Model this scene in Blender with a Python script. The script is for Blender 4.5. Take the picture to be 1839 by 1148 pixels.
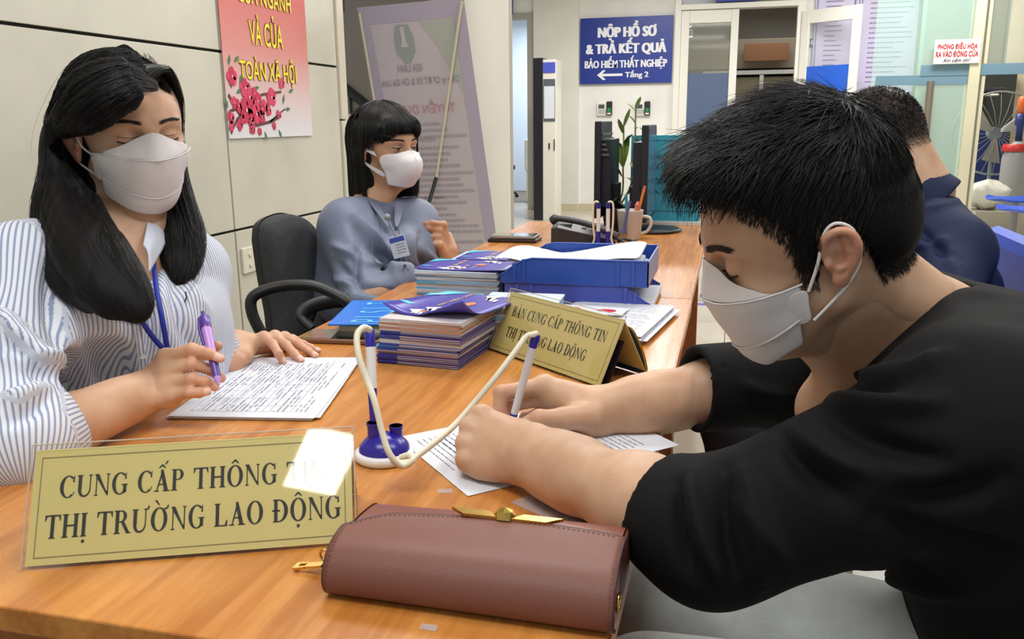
import bpy, bmesh, math, random
import numpy as np
from mathutils import Vector, Matrix
random.seed(7); RNG = np.random.default_rng(7)
PI = math.pi
scene = bpy.context.scene
for o in list(bpy.data.objects): bpy.data.objects.remove(o)
COL = scene.collection

# ------------------------------------------------------------------ camera
F_PX, CX, CY = 1532.0, 919.5, 574.0
CAM = np.array([0.0, 0.0, 1.15])
RW = np.array([[0.9691, -0.0464, 0.2425], [0.2467, 0.2211, -0.9435], [-0.0099, 0.9741, 0.2257]])   # world = RW @ cam
u_, s_, v_ = np.linalg.svd(RW); RW = u_ @ v_
cam_data = bpy.data.cameras.new('camera'); cam = bpy.data.objects.new('camera', cam_data); COL.objects.link(cam)
cam_data.sensor_width = 36.0; cam_data.lens = 36.0 * F_PX / 1839.0; cam_data.clip_start = 0.05; cam_data.clip_end = 60
m4 = Matrix.Identity(4)
for i in range(3):
    for j in range(3): m4[i][j] = RW[i, j]
    m4[i][3] = CAM[i]
cam.matrix_world = m4
scene.camera = cam

# ------------------------------------------------------------------ world, lights, exposure
def S(r, g, b):
    f = lambda c: (c/255/12.92) if c/255 <= 0.04045 else ((c/255+0.055)/1.055)**2.4
    return (f(r), f(g), f(b))
world = bpy.data.worlds.new('world'); scene.world = world; world.use_nodes = True
world.node_tree.nodes['Background'].inputs[0].default_value = (0.93, 0.97, 1.0, 1)
world.node_tree.nodes['Background'].inputs[1].default_value = 0.48
def area(name, loc, size, power, target=None, color=(1, 0.995, 0.985)):
    l = bpy.data.lights.new(name, 'AREA'); l.shape = 'RECTANGLE'; l.size, l.size_y = size; l.energy = power; l.color = color
    o = bpy.data.objects.new(name, l); COL.objects.link(o); o.location = loc
    if target is not None:
        d = Vector(target) - Vector(loc); o.rotation_euler = d.to_track_quat('-Z', 'Y').to_euler()
    return o
CEIL = 3.0
LAMPS = [(-0.55, 0.1, 31), (1.1, 0.9, 24), (-0.9, 2.5, 34), (1.2, 3.6, 38), (-0.7, 5.2, 38), (1.6, 6.6, 60), (-1.0, 8.8, 80), (1.6, 9.6, 66)]
for lx, ly, lp in LAMPS:
    area('ceiling_lamp_light', (lx, ly, CEIL-0.10), (1.2, 0.6), lp)
area('ceiling_lamp_light', (0.23, -1.42, 2.9), (0.24, 0.40), 4.2)
area('inner_room_light', (-2.6, 13.0, 2.7), (1.5, 1.5), 90, color=(0.85, 0.93, 1.0))
area('office_room_light', (0.6, 12.8, 2.7), (1.5, 1.0), 15)
area('side_room_light', (5.2, 10.0, 2.6), (1.2, 1.2), 40)
vs = scene.view_settings
vs.view_transform = 'Standard'; vs.look = 'None'; vs.exposure = 0.0; vs.gamma = 1.0; vs.use_curve_mapping = False

# ------------------------------------------------------------------ pixel helpers (photograph frame -> a point in the room)
def ray(px, py): return RW @ np.array([(px-CX)/F_PX, -(py-CY)/F_PX, -1.0])
def P(px, py, d): return CAM + ray(px, py)*d
def onz(px, py, z): r = ray(px, py); return CAM + (z-CAM[2])/r[2]*r
def onx(px, py, x): r = ray(px, py); return CAM + (x-CAM[0])/r[0]*r
def ony(px, py, y): r = ray(px, py); return CAM + (y-CAM[1])/r[1]*r
def nrm(v): v = np.asarray(v, float); return v/np.linalg.norm(v)
def camdir(x, y, z): return nrm(RW @ np.array([x, y, z], float))

# ------------------------------------------------------------------ materials
MATS = {}
def mat(name, rgb, rough=0.5, metal=0.0, bump=None, var=None, sss=0, spec=None, emit=None, alpha=None, coat=0, trans=0, ior=None, sheen=0, stretch=None, rvar=0):
    if name in MATS: return MATS[name]
    m = bpy.data.materials.new(name); m.use_nodes = True; nt = m.node_tree; b = nt.nodes['Principled BSDF']
    b.inputs['Base Color'].default_value = (*rgb, 1); b.inputs['Roughness'].default_value = rough; b.inputs['Metallic'].default_value = metal
    if spec is not None: b.inputs['Specular IOR Level'].default_value = spec
    if sss: b.inputs['Subsurface Weight'].default_value = sss; b.inputs['Subsurface Radius'].default_value = (0.012, 0.005, 0.003); b.inputs['Subsurface Scale'].default_value = 0.6
    if coat: b.inputs['Coat Weight'].default_value = coat; b.inputs['Coat Roughness'].default_value = 0.1
    if trans: b.inputs['Transmission Weight'].default_value = trans
    if ior: b.inputs['IOR'].default_value = ior
    if sheen: b.inputs['Sheen Weight'].default_value = sheen
    if alpha is not None: b.inputs['Alpha'].default_value = alpha
    if emit: b.inputs['Emission Color'].default_value = (*emit[0], 1); b.inputs['Emission Strength'].default_value = emit[1]
    tc = nt.nodes.new('ShaderNodeTexCoord'); src = tc.outputs['Object']
    if stretch:
        mp = nt.nodes.new('ShaderNodeMapping'); mp.inputs['Scale'].default_value = stretch; nt.links.new(src, mp.inputs['Vector']); src = mp.outputs['Vector']
    if var:
        n = nt.nodes.new('ShaderNodeTexNoise'); n.inputs['Scale'].default_value = var[0]; n.inputs['Detail'].default_value = 4; nt.links.new(src, n.inputs['Vector'])
        mx = nt.nodes.new('ShaderNodeMix'); mx.data_type = 'RGBA'
        c2 = var[2] if len(var) > 2 else tuple(c*(1-var[1]) for c in rgb)
        mx.inputs[6].default_value = (*rgb, 1); mx.inputs[7].default_value = (*c2, 1)
        rp = nt.nodes.new('ShaderNodeMapRange'); rp.inputs[1].default_value = 0.35; rp.inputs[2].default_value = 0.7
        nt.links.new(n.outputs['Fac'], rp.inputs[0]); nt.links.new(rp.outputs[0], mx.inputs[0]); nt.links.new(mx.outputs[2], b.inputs['Base Color'])
    if bump:
        n = nt.nodes.new('ShaderNodeTexNoise'); n.inputs['Scale'].default_value = bump[0]; n.inputs['Detail'].default_value = 3; nt.links.new(src, n.inputs['Vector'])
        bp = nt.nodes.new('ShaderNodeBump'); bp.inputs['Strength'].default_value = bump[1]; bp.inputs['Distance'].default_value = 0.002
        nt.links.new(n.outputs['Fac'], bp.inputs['Height']); nt.links.new(bp.outputs['Normal'], b.inputs['Normal'])
    MATS[name] = m; return m
def nodes_of(m): return m.node_tree, m.node_tree.nodes['Principled BSDF']

# ------------------------------------------------------------------ object helpers
WM = {}
def world_of(o): return WM.get(o.name, Matrix.Identity(4))
def put(name, data, m=None, parent=None, local=False):
    o = bpy.data.objects.new(name, data); COL.objects.link(o)
    if name in ('small_print', 'badge_print', 'stitching', 'table_rules', 'twigs', 'blossoms', 'blossom_centres', 'leaves', 'cyan_print', 'white_arrows'): o['kind'] = 'stuff'
    if m is not None:
        for mm in (m if isinstance(m, (list, tuple)) else [m]): data.materials.append(mm)
    if parent is not None:
        o.parent = parent
        if local: WM[o.name] = world_of(parent)
        else: o.matrix_parent_inverse = world_of(parent).inverted(); WM[o.name] = Matrix.Identity(4)
    else: WM[o.name] = Matrix.Identity(4)
    return o
ORD = ['topmost', 'second', 'third', 'fourth', 'fifth', 'sixth', 'seventh', 'eighth', 'ninth', 'tenth', 'eleventh', 'twelfth', 'thirteenth', 'fourteenth', 'fifteenth', 'sixteenth', 'seventeenth', 'eighteenth', 'nineteenth', 'twentieth', 'twenty-first', 'twenty-second', 'twenty-third', 'twenty-fourth']
def nth(k, what): return (ORD[k]+' '+what) if k == 0 else (what+', '+ORD[k]+' from the top')
def tag(o, label=None, cat=None, group=None, kind=None):
    if label: o['label'] = label
    if cat: o['category'] = cat
    if group: o['group'] = group
    if kind: o['kind'] = kind
    return o
def thing(name, label, cat, loc=(0, 0, 0), rotz=0, group=None):
    o = bpy.data.objects.new(name, None); COL.objects.link(o); o.empty_display_size = 0.05
    o.location = [float(c) for c in loc]; o.rotation_euler = (0, 0, rotz)
    WM[o.name] = Matrix.Translation(Vector([float(c) for c in loc])) @ Matrix.Rotation(rotz, 4, 'Z')
    return tag(o, label, cat, group)
def copy_tree(o, parent=None):
    c = o.copy(); COL.objects.link(c); c.parent = parent
    if parent is not None: c.matrix_parent_inverse = o.matrix_parent_inverse.copy()
    for ch in [x for x in bpy.data.objects if x.parent == o]: copy_tree(ch, c)
    return c
def np_mesh(name, V, Fc, smooth=True):
    V = np.asarray(V, np.float32); Fc = np.asarray(Fc, np.int32); k = Fc.shape[1]
    me = bpy.data.meshes.new(name); me.vertices.add(len(V)); me.vertices.foreach_set('co', V.ravel())
    me.loops.add(Fc.size); me.loops.foreach_set('vertex_index', Fc.ravel())
    me.polygons.add(len(Fc)); me.polygons.foreach_set('loop_start', np.arange(0, Fc.size, k, dtype=np.int32))
    try: me.polygons.foreach_set('loop_total', np.full(len(Fc), k, np.int32))
    except Exception: pass
    me.update(calc_edges=True); me.validate()
    me.polygons.foreach_set('use_smooth', np.full(len(me.polygons), smooth, bool))
    return me
class MB:
    """collects simple shapes into one mesh"""
    def __init__(s): s.v = []; s.f = []; s.mi = []; s.sm = []
    def add(s, V, Fc, mi=0, sm=False):
        b = len(s.v); s.v += [tuple(float(c) for c in p) for p in V]; s.f += [tuple(b+i for i in f) for f in Fc]; s.mi += [mi]*len(Fc); s.sm += [sm]*len(Fc); return s
    def box(s, lo, hi, mi=0, M=None, bev=0.0):
        lo = np.array(lo, float); hi = np.array(hi, float)
        if bev > 0:
            bm = bmesh.new(); bmesh.ops.create_cube(bm, size=1.0)
            for v in bm.verts: v.co = Vector([(lo[i]+hi[i])/2 + v.co[i]*(hi[i]-lo[i]) for i in range(3)])
            bmesh.ops.bevel(bm, geom=bm.edges[:], offset=min(bev, 0.49*float((hi-lo).min())), segments=2, affect='EDGES', profile=0.5)
            bm.verts.index_update(); V = [np.array(v.co) for v in bm.verts]; Fc = [[v.index for v in f.verts] for f in bm.faces]; bm.free()
        else:
            V = [np.array([(lo, hi)[i][0], (lo, hi)[j][1], (lo, hi)[k][2]]) for i in (0, 1) for j in (0, 1) for k in (0, 1)]
            Fc = [(0, 1, 3, 2), (4, 6, 7, 5), (0, 4, 5, 1), (2, 3, 7, 6), (0, 2, 6, 4), (1, 5, 7, 3)]
        if M is not None: V = [M[0] + M[1] @ p for p in V]
        return s.add(V, Fc, mi)
    def tube(s, pts, r, n=10, mi=0, cap=True, flat=1.0, up=None):
        pts = np.array(pts, float); k = len(pts); rr = np.full(k, r) if np.isscalar(r) else np.array(r, float)
        T = np.gradient(pts, axis=0); T /= np.linalg.norm(T, axis=1)[:, None]+1e-12
        a = np.array(up, float) if up is not None else np.array([0, 0, 1.0]) if abs(T[0][2]) < 0.9 else np.array([1.0, 0, 0])
        V = []
        for i in range(k):
            a = a - a.dot(T[i])*T[i]; a /= np.linalg.norm(a)+1e-12; b = np.cross(T[i], a)
            for j in range(n):
                th = 2*PI*j/n; V.append(pts[i] + rr[i]*(math.cos(th)*a*flat + math.sin(th)*b))
        Fc = [(i*n+j, i*n+(j+1) % n, (i+1)*n+(j+1) % n, (i+1)*n+j) for i in range(k-1) for j in range(n)]
        s.add(V, Fc, mi, True)
        if cap: s.add(V[:n], [tuple(range(n))[::-1]], mi); s.add(V[-n:], [tuple(range(n))], mi)
        return s
    def lathe(s, prof, c=(0, 0, 0), n=24, mi=0, M=None, smooth=True):
        V = []; k = len(prof)
        for r, z in prof:
            for j in range(n):
                p = np.array([r*math.cos(2*PI*j/n), r*math.sin(2*PI*j/n), z])
                V.append(np.array(c)+(M @ p if M is not None else p))
        return s.add(V, [(i*n+j, i*n+(j+1) % n, (i+1)*n+(j+1) % n, (i+1)*n+j) for i in range(k-1) for j in range(n)], mi, smooth)
    def quad(s, a, b, c, d, mi=0): return s.add([a, b, c, d], [(0, 1, 2, 3)], mi)
    def slab(s, a, b, c, d, t, mi=0):
        """a thin solid plate with corners a,b,c,d, thickness t behind its normal"""
        a, b, c, d = [np.array(q, float) for q in (a, b, c, d)]; n = nrm(np.cross(b-a, d-a))*t
        return s.add([a, b, c, d, a-n, b-n, c-n, d-n], [(0, 1, 2, 3), (7, 6, 5, 4), (0, 4, 5, 1), (1, 5, 6, 2), (2, 6, 7, 3), (3, 7, 4, 0)], mi)
    def prism(s, poly, o, ux, uy, t, mi=0):
        """polygon (list of 2D) in plane o+x*ux+y*uy, extruded by vector t"""
        o, ux, uy, t = [np.array(q, float) for q in (o, ux, uy, t)]; n = len(poly)
        A = [o+x*ux+y*uy for x, y in poly]; B = [p+t for p in A]
        return s.add(A+B, [tuple(range(n))[::-1], tuple(range(n, 2*n))] + [(i, (i+1) % n, n+(i+1) % n, n+i) for i in range(n)], mi)
    def build(s, name, m=None, parent=None, local=False, fix=True):
        me = bpy.data.meshes.new(name); me.from_pydata(s.v, [], s.f); me.update()
        me.polygons.foreach_set('material_index', s.mi); me.polygons.foreach_set('use_smooth', s.sm)
        if fix:
            bm = bmesh.new(); bm.from_mesh(me); bmesh.ops.recalc_face_normals(bm, faces=bm.faces); bm.to_mesh(me); bm.free()
        return put(name, me, m, parent, local)
def spline(pts, n=8, closed=False):
    """Catmull-Rom through points"""
    pts = np.array(pts, float); k = len(pts); out = []
    for i in range(k-1):
        p0 = pts[i-1] if i > 0 else 2*pts[0]-pts[1]; p1, p2 = pts[i], pts[i+1]; p3 = pts[i+2] if i+2 < k else 2*pts[-1]-pts[-2]
        for t in np.arange(n)/n:
            out.append(0.5*((2*p1)+(-p0+p2)*t+(2*p0-5*p1+4*p2-p3)*t*t+(-p0+3*p1-3*p2+p3)*t**3))
    out.append(pts[-1]); return np.array(out)
def resample(pts, k):
    pts = np.asarray(pts, float); d = np.r_[0, np.cumsum(np.linalg.norm(np.diff(pts, axis=0), axis=1))]; t = np.linspace(0, d[-1], k)
    return np.stack([np.interp(t, d, pts[:, i]) for i in range(3)], 1)
def sheet(name, rows, m, parent, thick=0.001, sub=2, local=False):
    G = np.array(rows, float); a, b, _ = G.shape
    F_ = [(i*b+j, i*b+j+1, (i+1)*b+j+1, (i+1)*b+j) for i in range(a-1) for j in range(b-1)]
    me = bpy.data.meshes.new(name); me.from_pydata([tuple(p) for p in G.reshape(-1, 3)], [], F_); me.update()
    me.polygons.foreach_set('use_smooth', [True]*len(F_))
    o = put(name, me, m, parent, local)
    if thick:
        md = o.modifiers.new('thickness', 'SOLIDIFY'); md.thickness = thick; md.offset = 0
    if sub:
        md = o.modifiers.new('smooth', 'SUBSURF'); md.levels = sub; md.render_levels = sub
    return o

# ------------------------------------------------------------------ text
def text_mesh(body, offset=0.0):
    c = bpy.data.curves.new('txt', 'FONT'); c.body = body; c.offset = offset; c.resolution_u = 3; c.space_character = 1.0+offset*2
    o = bpy.data.objects.new('txt', c); COL.objects.link(o)
    me = bpy.data.meshes.new_from_object(o.evaluated_get(bpy.context.evaluated_depsgraph_get()))
    V = np.array([v.co[:] for v in me.vertices]) if len(me.vertices) else np.zeros((0, 3)); Fc = [tuple(p.vertices) for p in me.polygons]
    bpy.data.objects.remove(o); bpy.data.curves.remove(c); bpy.data.meshes.remove(me); return V, Fc
def text_on(mb, body, o, ux, uy, w, h, offset=0.02, lift=0.0005, mi=0, shear=0, bold=0):
    """fit text into the w x h box whose lower left corner is o (ux, uy unit vectors)"""
    if bold:
        for k in (-1, -.5, .5, 1): text_on(mb, body, np.array(o, float)+np.array(ux, float)*bold*k*h, ux, uy, w, h, offset, lift+.0001*k, mi, shear)
    V, Fc = text_mesh(body, offset)
    lo, hi = V.min(0), V.max(0); x = (V[:, 0]-lo[0])/(hi[0]-lo[0])*w; y = (V[:, 1]-lo[1])/(hi[1]-lo[1])*h
    x = x + shear*y; o, ux, uy = np.array(o, float), np.array(ux, float), np.array(uy, float); n = np.cross(ux, uy)
    mb.add([o+a*ux+b*uy+n*lift for a, b in zip(x, y)], Fc, mi)
# hand drawn bold serif capitals: list of polygons for cap height 1
def _ring(cx, cy, rx, ry, tx, ty, a0, a1, n=22):
    A = [math.radians(a0+(a1-a0)*i/n) for i in range(n+1)]; out = []
    for i in range(n):
        q = [A[i], A[i+1]]
        out.append([(cx+rx*math.cos(q[0]), cy+ry*math.sin(q[0])), (cx+rx*math.cos(q[1]), cy+ry*math.sin(q[1])),
                    (cx+(rx-tx)*math.cos(q[1]), cy+(ry-ty)*math.sin(q[1])), (cx+(rx-tx)*math.cos(q[0]), cy+(ry-ty)*math.sin(q[0]))])
    return out
def _r(x0, y0, x1, y1): return [(x0, y0), (x1, y0), (x1, y1), (x0, y1)]
def _st(x, w=.16, y0=0, y1=1, s=.06, b=True, t=True):
    q = [_r(x, y0, x+w, y1)]
    if b: q += [_r(x-s, y0, x+w+s, y0+.045)]
    if t: q += [_r(x-s, y1-.045, x+w+s, y1)]
    return q
def glyph(ch):
    G = {}
    O = _ring(.40, .5, .38, .52, .17, .05, 0, 360, 36)
    if ch == 'I': return _st(.07), .30
    if ch in 'Ị': return _st(.07)+_ring(.15, -.2, .075, .075, .075, .075, 0, 360, 12), .30
    if ch == 'T': return _st(.29)+[_r(.02, .94, .72, 1), [(.02, .74), (.05, .74), (.12, .94), (.02, .94)], [(.72, .74), (.69, .74), (.62, .94), (.72, .94)]], .74
    if ch == 'H': return _st(.07)+_st(.54)+[_r(.2, .47, .58, .54)], .78
    if ch == 'N': return _st(.10, .05)+_st(.63, .05, t=True, b=False)+[[(.04, 1), (.22, 1), (.68, 0.0), (.62, 0.0), (.1, .86)], [(.5, .2), (.68, -.02), (.68, .2)]], .78
    if ch in 'UƯ':
        g = _st(.07, b=False, y0=.33)+_st(.60, .05, b=False, y0=.33)+_ring(.36, .34, .29, .36, .15, .08, 180, 270, 12)+_ring(.36, .34, .29, .36, .06, .08, 270, 360, 12)
        if ch == 'Ư': g += [[(.62, .95), (.76, .97), (.80, 1.1), (.74, 1.14), (.70, 1.02), (.62, 1.0)]]
        return g, .74 + (.06 if ch == 'Ư' else 0)
    if ch == 'C': return _ring(.40, .5, .38, .52, .17, .05, 48, 312, 30)+[[(.60, .70), (.68, .70), (.68, 1.0), (.655, 1.0), (.62, .86)], [(.62, .15), (.66, .13), (.70, .26), (.67, .27)]], .74
    if ch == 'G': return _ring(.40, .5, .38, .52, .17, .05, 48, 318, 30)+[[(.60, .70), (.68, .70), (.68, 1.0), (.655, 1.0), (.62, .86)], _r(.55, .08, .70, .44), _r(.47, .42, .76, .465)], .79
    if ch in 'OỘƠÔỜ':
        g = list(O)
        if ch in 'ƠỜ': g += [[(.62, .90), (.78, .95), (.84, 1.08), (.78, 1.13), (.73, 1.0), (.62, .98)]]
        if ch in 'ÔỘ': g += [[(.20, 1.10), (.36, 1.28), (.44, 1.28), (.60, 1.10), (.53, 1.10), (.40, 1.20), (.27, 1.10)]]
        if ch == 'Ộ': g += _ring(.40, -.22, .075, .075, .075, .075, 0, 360, 12)
        if ch == 'Ờ': g += [[(.16, 1.34), (.28, 1.34), (.42, 1.12), (.36, 1.12)]]
        return g, .81+(.05 if ch in 'ƠỜ' else 0)
    if ch in 'PRB':
        g = _st(.07)+_ring(.33, .745, .25, .255, .15, .05, -90, 90, 14)+[_r(.2, .955, .34, 1), _r(.2, .49, .34, .535)]
        if ch == 'R': g += [[(.30, .52), (.46, .52), (.72, .045), (.78, .045), (.78, 0), (.58, 0)]]; return g, .76
        if ch == 'B': g += _ring(.33, .26, .30, .26, .17, .05, -90, 90, 14)+[_r(.2, 0, .34, .045)]; return g, .67
        return g, .62
    if ch in 'DĐ':
        g = _st(.08)+_ring(.30, .5, .44, .5, .18, .05, -90, 90, 20)+[_r(.2, .95, .31, 1), _r(.2, 0, .31, .05)]
        if ch == 'Đ': g += [_r(-.02, .47, .36, .54)]
        return g, .78
    if ch == 'L': return _st(.07)+[_r(.2, 0, .62, .05), [(.62, .28), (.59, .28), (.5, .05), (.62, .05)]], .66
    if ch in 'AẤÀ':
        g = [[(.10, 0), (.155, 0), (.39, .80), (.36, 1)], [(.30, 1.02), (.42, 1.02), (.68, 0), (.49, 0), (.31, .82)], _r(.19, .30, .56, .355), _r(.0, 0, .24, .045), _r(.42, 0, .76, .045)]
        if ch == 'Ấ': g += [[(.18, 1.10), (.33, 1.27), (.40, 1.27), (.55, 1.10), (.48, 1.10), (.365, 1.19), (.25, 1.10)], [(.48, 1.26), (.53, 1.26), (.66, 1.42), (.56, 1.42)]]
        if ch == 'À': g += [[(.20, 1.34), (.32, 1.34), (.44, 1.12), (.38, 1.12)]]
        return g, .76
    return [], .32
def serif_on(mb, body, o, ux, uy, w, h, lift=0.0006, mi=0):
    """serif capitals: w = width of the whole line, h = cap height, o = start of the base line"""
    items = []; x = 0
    for ch in body:
        g, a = glyph(ch); items += [[(px+x, py) for px, py in poly] for poly in g]; x += a+.05
    x -= .05; o, ux, uy = [np.array(q, float) for q in (o, ux, uy)]; n = np.cross(ux, uy)*lift
    for poly in items: mb.add([o+px/x*w*ux+py*h*uy+n for px, py in poly], [tuple(range(len(poly)))], mi)
def rules_on(mb, o, ux, uy, w, n, gap, th, seed=0, jag=0.15, indent=0.0, lift=0.0006, words=True, mi=0):
    """n rows of small print seen as rows of words, first row at o going down"""
    rg = random.Random(seed); o, ux, uy = [np.array(q, float) for q in (o, ux, uy)]; nn = np.cross(ux, uy)*lift
    for i in range(n):
        x = indent*rg.random(); end = w*(1-jag*rg.random()**2)
        while x < end:
            l = (rg.uniform(.02, .07)*w if words else end-x); l = min(l, end-x)
            q = o - uy*gap*i + ux*x + nn; mb.add([q, q+ux*l, q+ux*l+uy*th, q+uy*th], [(0, 1, 2, 3)], mi); x += l+.012*w
# ================================================================== SETTING
YB = 11.2      # back wall
XL = -2.0      # cladded left wall
wall_white = mat('wall_white_paint', S(236, 234, 228), .6, var=(1.6, .12), bump=(90, .08))
panel_mat = mat('cladding_cream', S(204, 200, 184), .32, var=(3.2, .13), bump=(30, .03))
joint_mat = mat('joint_dark', S(22, 19, 15), .8)
tile_mat = mat('floor_tile_beige', S(196, 188, 170), .22, var=(3.0, .10, S(180, 170, 150)))
ceiling_mat = mat('ceiling_white', S(235, 232, 225), .8)
white_metal = mat('white_enamel', S(228, 226, 216), .35)
trim_mat = mat('trim_aluminium_cream', S(206, 200, 182), .35)

def struct(o): return tag(o, kind='structure')
fl = struct(MB().box((-4.5, -1.5, -.06), (7.0, 14.5, -.006)).build('floor', mat('floor_grout', S(120, 112, 98), .8)))
tm = MB().box((.002, .002, 0), (.598, .598, .007), bev=.002)
t0 = None
for i in range(-6, 10):
    for j in range(2, 20):
        x, y = i*.6, j*.6+.17
        if x > 4 and y < 6: continue
        if y < 3.0 and x < -.7: continue
        if t0 is None:
            t0 = tm.build('floor_tile', tile_mat, fl); t0.location = (x, y, -.006)
        else:
            c = t0.copy(); COL.objects.link(c); c.location = (x, y, -.006)
ceil = struct(MB().box((-4.5, -3.0, CEIL), (7.0, 14.5, CEIL+.1)).build('ceiling', ceiling_mat))

# left wall: dark backing with cream panels standing proud of the joints
wl = struct(MB().box((XL-.12, -1.5, 0), (XL-.012, 4.27, CEIL)).build('wall_left', joint_mat))
ys = [-1.5, -.36, .79, 1.945, 3.155, 4.262]; zs = [0, .719, 1.435, 2.15, 3.0]
ys = [-1.5, .30, 3.155, 4.215]
for a in range(len(ys)-1):
    for b in range(len(zs)-1):
        MB().box((XL-.012, ys[a]+.0055, zs[b]+.0055), (XL, ys[a+1]-.0055, zs[b+1]-.0055), bev=.0015).build('panel', panel_mat, wl)
tr = struct(MB().box((XL-.10, 4.215, 0), (XL+.014, 4.262, 1.165), bev=.004).box((XL-.10, 4.215, 1.172), (XL+.014, 4.262, CEIL), bev=.004).box((XL-.03, 4.262, 0), (XL+.010, 4.30, CEIL), bev=.003).build('trim_1', trim_mat))

# stair recess behind the end of the cladded wall
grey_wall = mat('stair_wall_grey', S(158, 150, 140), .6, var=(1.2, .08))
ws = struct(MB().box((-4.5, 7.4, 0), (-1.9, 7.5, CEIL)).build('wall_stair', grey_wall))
a = ony(610, 150, 7.38); b = ony(672, 200, 7.38); dn = nrm(b-a)
st = thing('stair_handrail', 'dark sloping handrail on the grey stair wall behind the banner', 'handrail', a)
MB().tube([a-dn*.5, b+dn*.6], .042, 8).build('rail', mat('rail_dark', S(40, 40, 44), .4), st)
MB().tube([a+np.array([-.1, .0, -.30])-dn*.4, b+np.array([-.1, 0, -.30])+dn*.6], .014, 6).build('stringer', mat('stringer_brown', S(110, 95, 80), .5), st)
for k in (-.4, .12, .6):
    q = a+dn*k; MB().tube([q+[0, 0, -.02], q+[0, 0.03, -.6]], .012, 6).build('post', mat('rail_dark', S(40, 40, 44), .4), st)

# back wall with openings: doorway on the left (inner room), framed glass doors on the right
def wx(px, py=200): return float(ony(px, py, YB)[0])
def wz(py, px=1100): return float(ony(px, py, YB)[2])
dx0, dx1 = wx(880, 100), wx(957, 100)          # left doorway
ex0, ex1 = wx(1214, 60), wx(1440, 60)          # glazed entrance
zt = wz(10, 1330)
zd = wz(32, 935)
wb = MB()
wb.box((-4.5, YB, 0), (dx0, YB+.12, CEIL)).box((dx0, YB, zd), (dx1, YB+.12, CEIL)).box((dx1, YB, 0), (ex0, YB+.12, CEIL))
wb.box((ex1, YB, 0), (7.0, YB+.12, CEIL)).box((ex0, YB, zt+.35), (ex1, YB+.12, CEIL))
wb = struct(wb.build('wall_back', wall_white))
px0 = wx(1040, 200)
struct(MB().box((dx1+.02, YB-.06, 0), (px0, YB-.001, CEIL)).build('trim_2', mat('pier_cream', S(226, 223, 212), .6, var=(2.0, .10))))
struct(MB().box((dx1+.02, YB-.075, 0), (px0, YB-.06, .09)).box((px0, YB-.015, 0), (ex0, YB-.001, .09)).build('baseboard_back', mat('skirting_stone', S(196, 184, 156), .4)))
# rooms beyond
struct(MB().box((-4.5, 14.3, 0), (-.95, 14.4, CEIL)).box((-1.0, YB+.12, 0), (-.9, 14.4, CEIL)).build('wall_inner', mat('inner_wall_bluish', S(212, 222, 236), .6)))
struct(MB().box((-.9, 14.3, 0), (4.0, 14.4, CEIL)).box((3.9, YB+.12, 0), (4.0, 14.4, CEIL)).build('wall_office', mat('office_wall', S(176, 170, 156), .6)))
dfr = MB()
for x0, x1, z0, z1 in ((dx1-.07, dx1+.018, 0, zd+.06), (dx0-.02, dx0+.07, 0, zd+.06)): dfr.box((x0, YB-.03, z0), (x1, YB+.14, z1))
dfr.box((dx0+.07, YB-.028, zd-.02), (dx1-.07, YB+.138, zd+.058))
d1 = struct(dfr.build('door_1', mat('door_frame_grey', S(168, 164, 154), .5)))
cabm = thing('cream_cabinet', 'cream cabinet seen through the left doorway beside the kiosk', 'cabinet', (-3.1, 12.2, 0))
# pixel placed in the room beyond
cA = ony(941, 250, 12.2); cB = ony(960, 330, 12.2)
MB().box((cA[0], 12.2, .45), (cA[0]+.6, 12.6, cA[2]), bev=.03).build('body', mat('cabinet_cream', S(222, 218, 200), .5), cabm)
for k in (0, .55): MB().box((cA[0]+.02+k, 12.25, 0), (cA[0]+.06+k, 12.55, .46)).build('leg', mat('cabinet_cream', S(222, 218, 200), .5), cabm)
def swivel_chair_far(x, y):
    t = thing('office_chair', 'dark swivel chair in the bright room through the left doorway', 'chair', (x, y, 0))
    dk = mat('chair_black_plastic', S(28, 28, 30), .45)
    MB().box((x-.25, y-.22, .42), (x+.22, y+.22, .50), bev=.03).build('seat', mat('seat_maroon', S(70, 30, 36), .8), t)
    MB().box((x-.27, y-.2, .55), (x-.20, y+.2, 1.0), bev=.03).build('backrest', mat('seat_maroon', S(70, 30, 36), .8), t)
    MB().tube([(x, y, .42), (x, y, .08)], .025).build('column', dk, t)
    MB().tube([(x-.2, y-.1, .5), (x-.2, y-.24, .68), (x+.1, y-.24, .68), (x+.12, y-.2, .5)], .018, 8).build('armrest', dk, t)
    for k in range(5):
        a = k*2*PI/5+.3; e = (x+.28*math.cos(a), y+.28*math.sin(a), .07)
        MB().tube([(x, y, .10), e], .018, 6).tube([(e[0], e[1]-.012, .03), (e[0], e[1]+.012, .03)], .029, 10).build('leg', dk, t)
q = onz(926, 344, .03); swivel_chair_far(float(q[0])-.05, 12.9)

# glazed entrance: frame, transom, left leaf with blue film, middle opening, right leaf standing open
fr = MB()
def frame_bar(mb, pxa, pxb, y0, y1, z0, z1): mb.box((wx(pxa, 60), y0, z0), (wx(pxb, 60), y1, z1), bev=.006)
zt0, zt1 = wz(22, 1218), wz(12, 1218)
fr.box((ex0-.01, YB-.05, 0), (ex0+.06, YB+.135, zt+.40)).box((ex1-.06, YB-.05, 0), (ex1+.03, YB+.135, zt+.40)).box((ex0+.06, YB-.06, zt-.03), (ex1-.06, YB+.13, zt+.03)).box((ex0+.06, YB-.045, zt+.33), (ex1-.06, YB+.13, zt+.395))
d2 = struct(fr.build('door_2', white_metal))
glass_grey = mat('glass_grey', S(150, 150, 140), .05, alpha=.35)
MB().box((ex0+.06, YB+.03, zt+.03), (ex1-.06, YB+.04, zt+.33)).build('transom_pane', mat('glass_frosted_grey', S(120, 120, 116), .2), d2)
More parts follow.
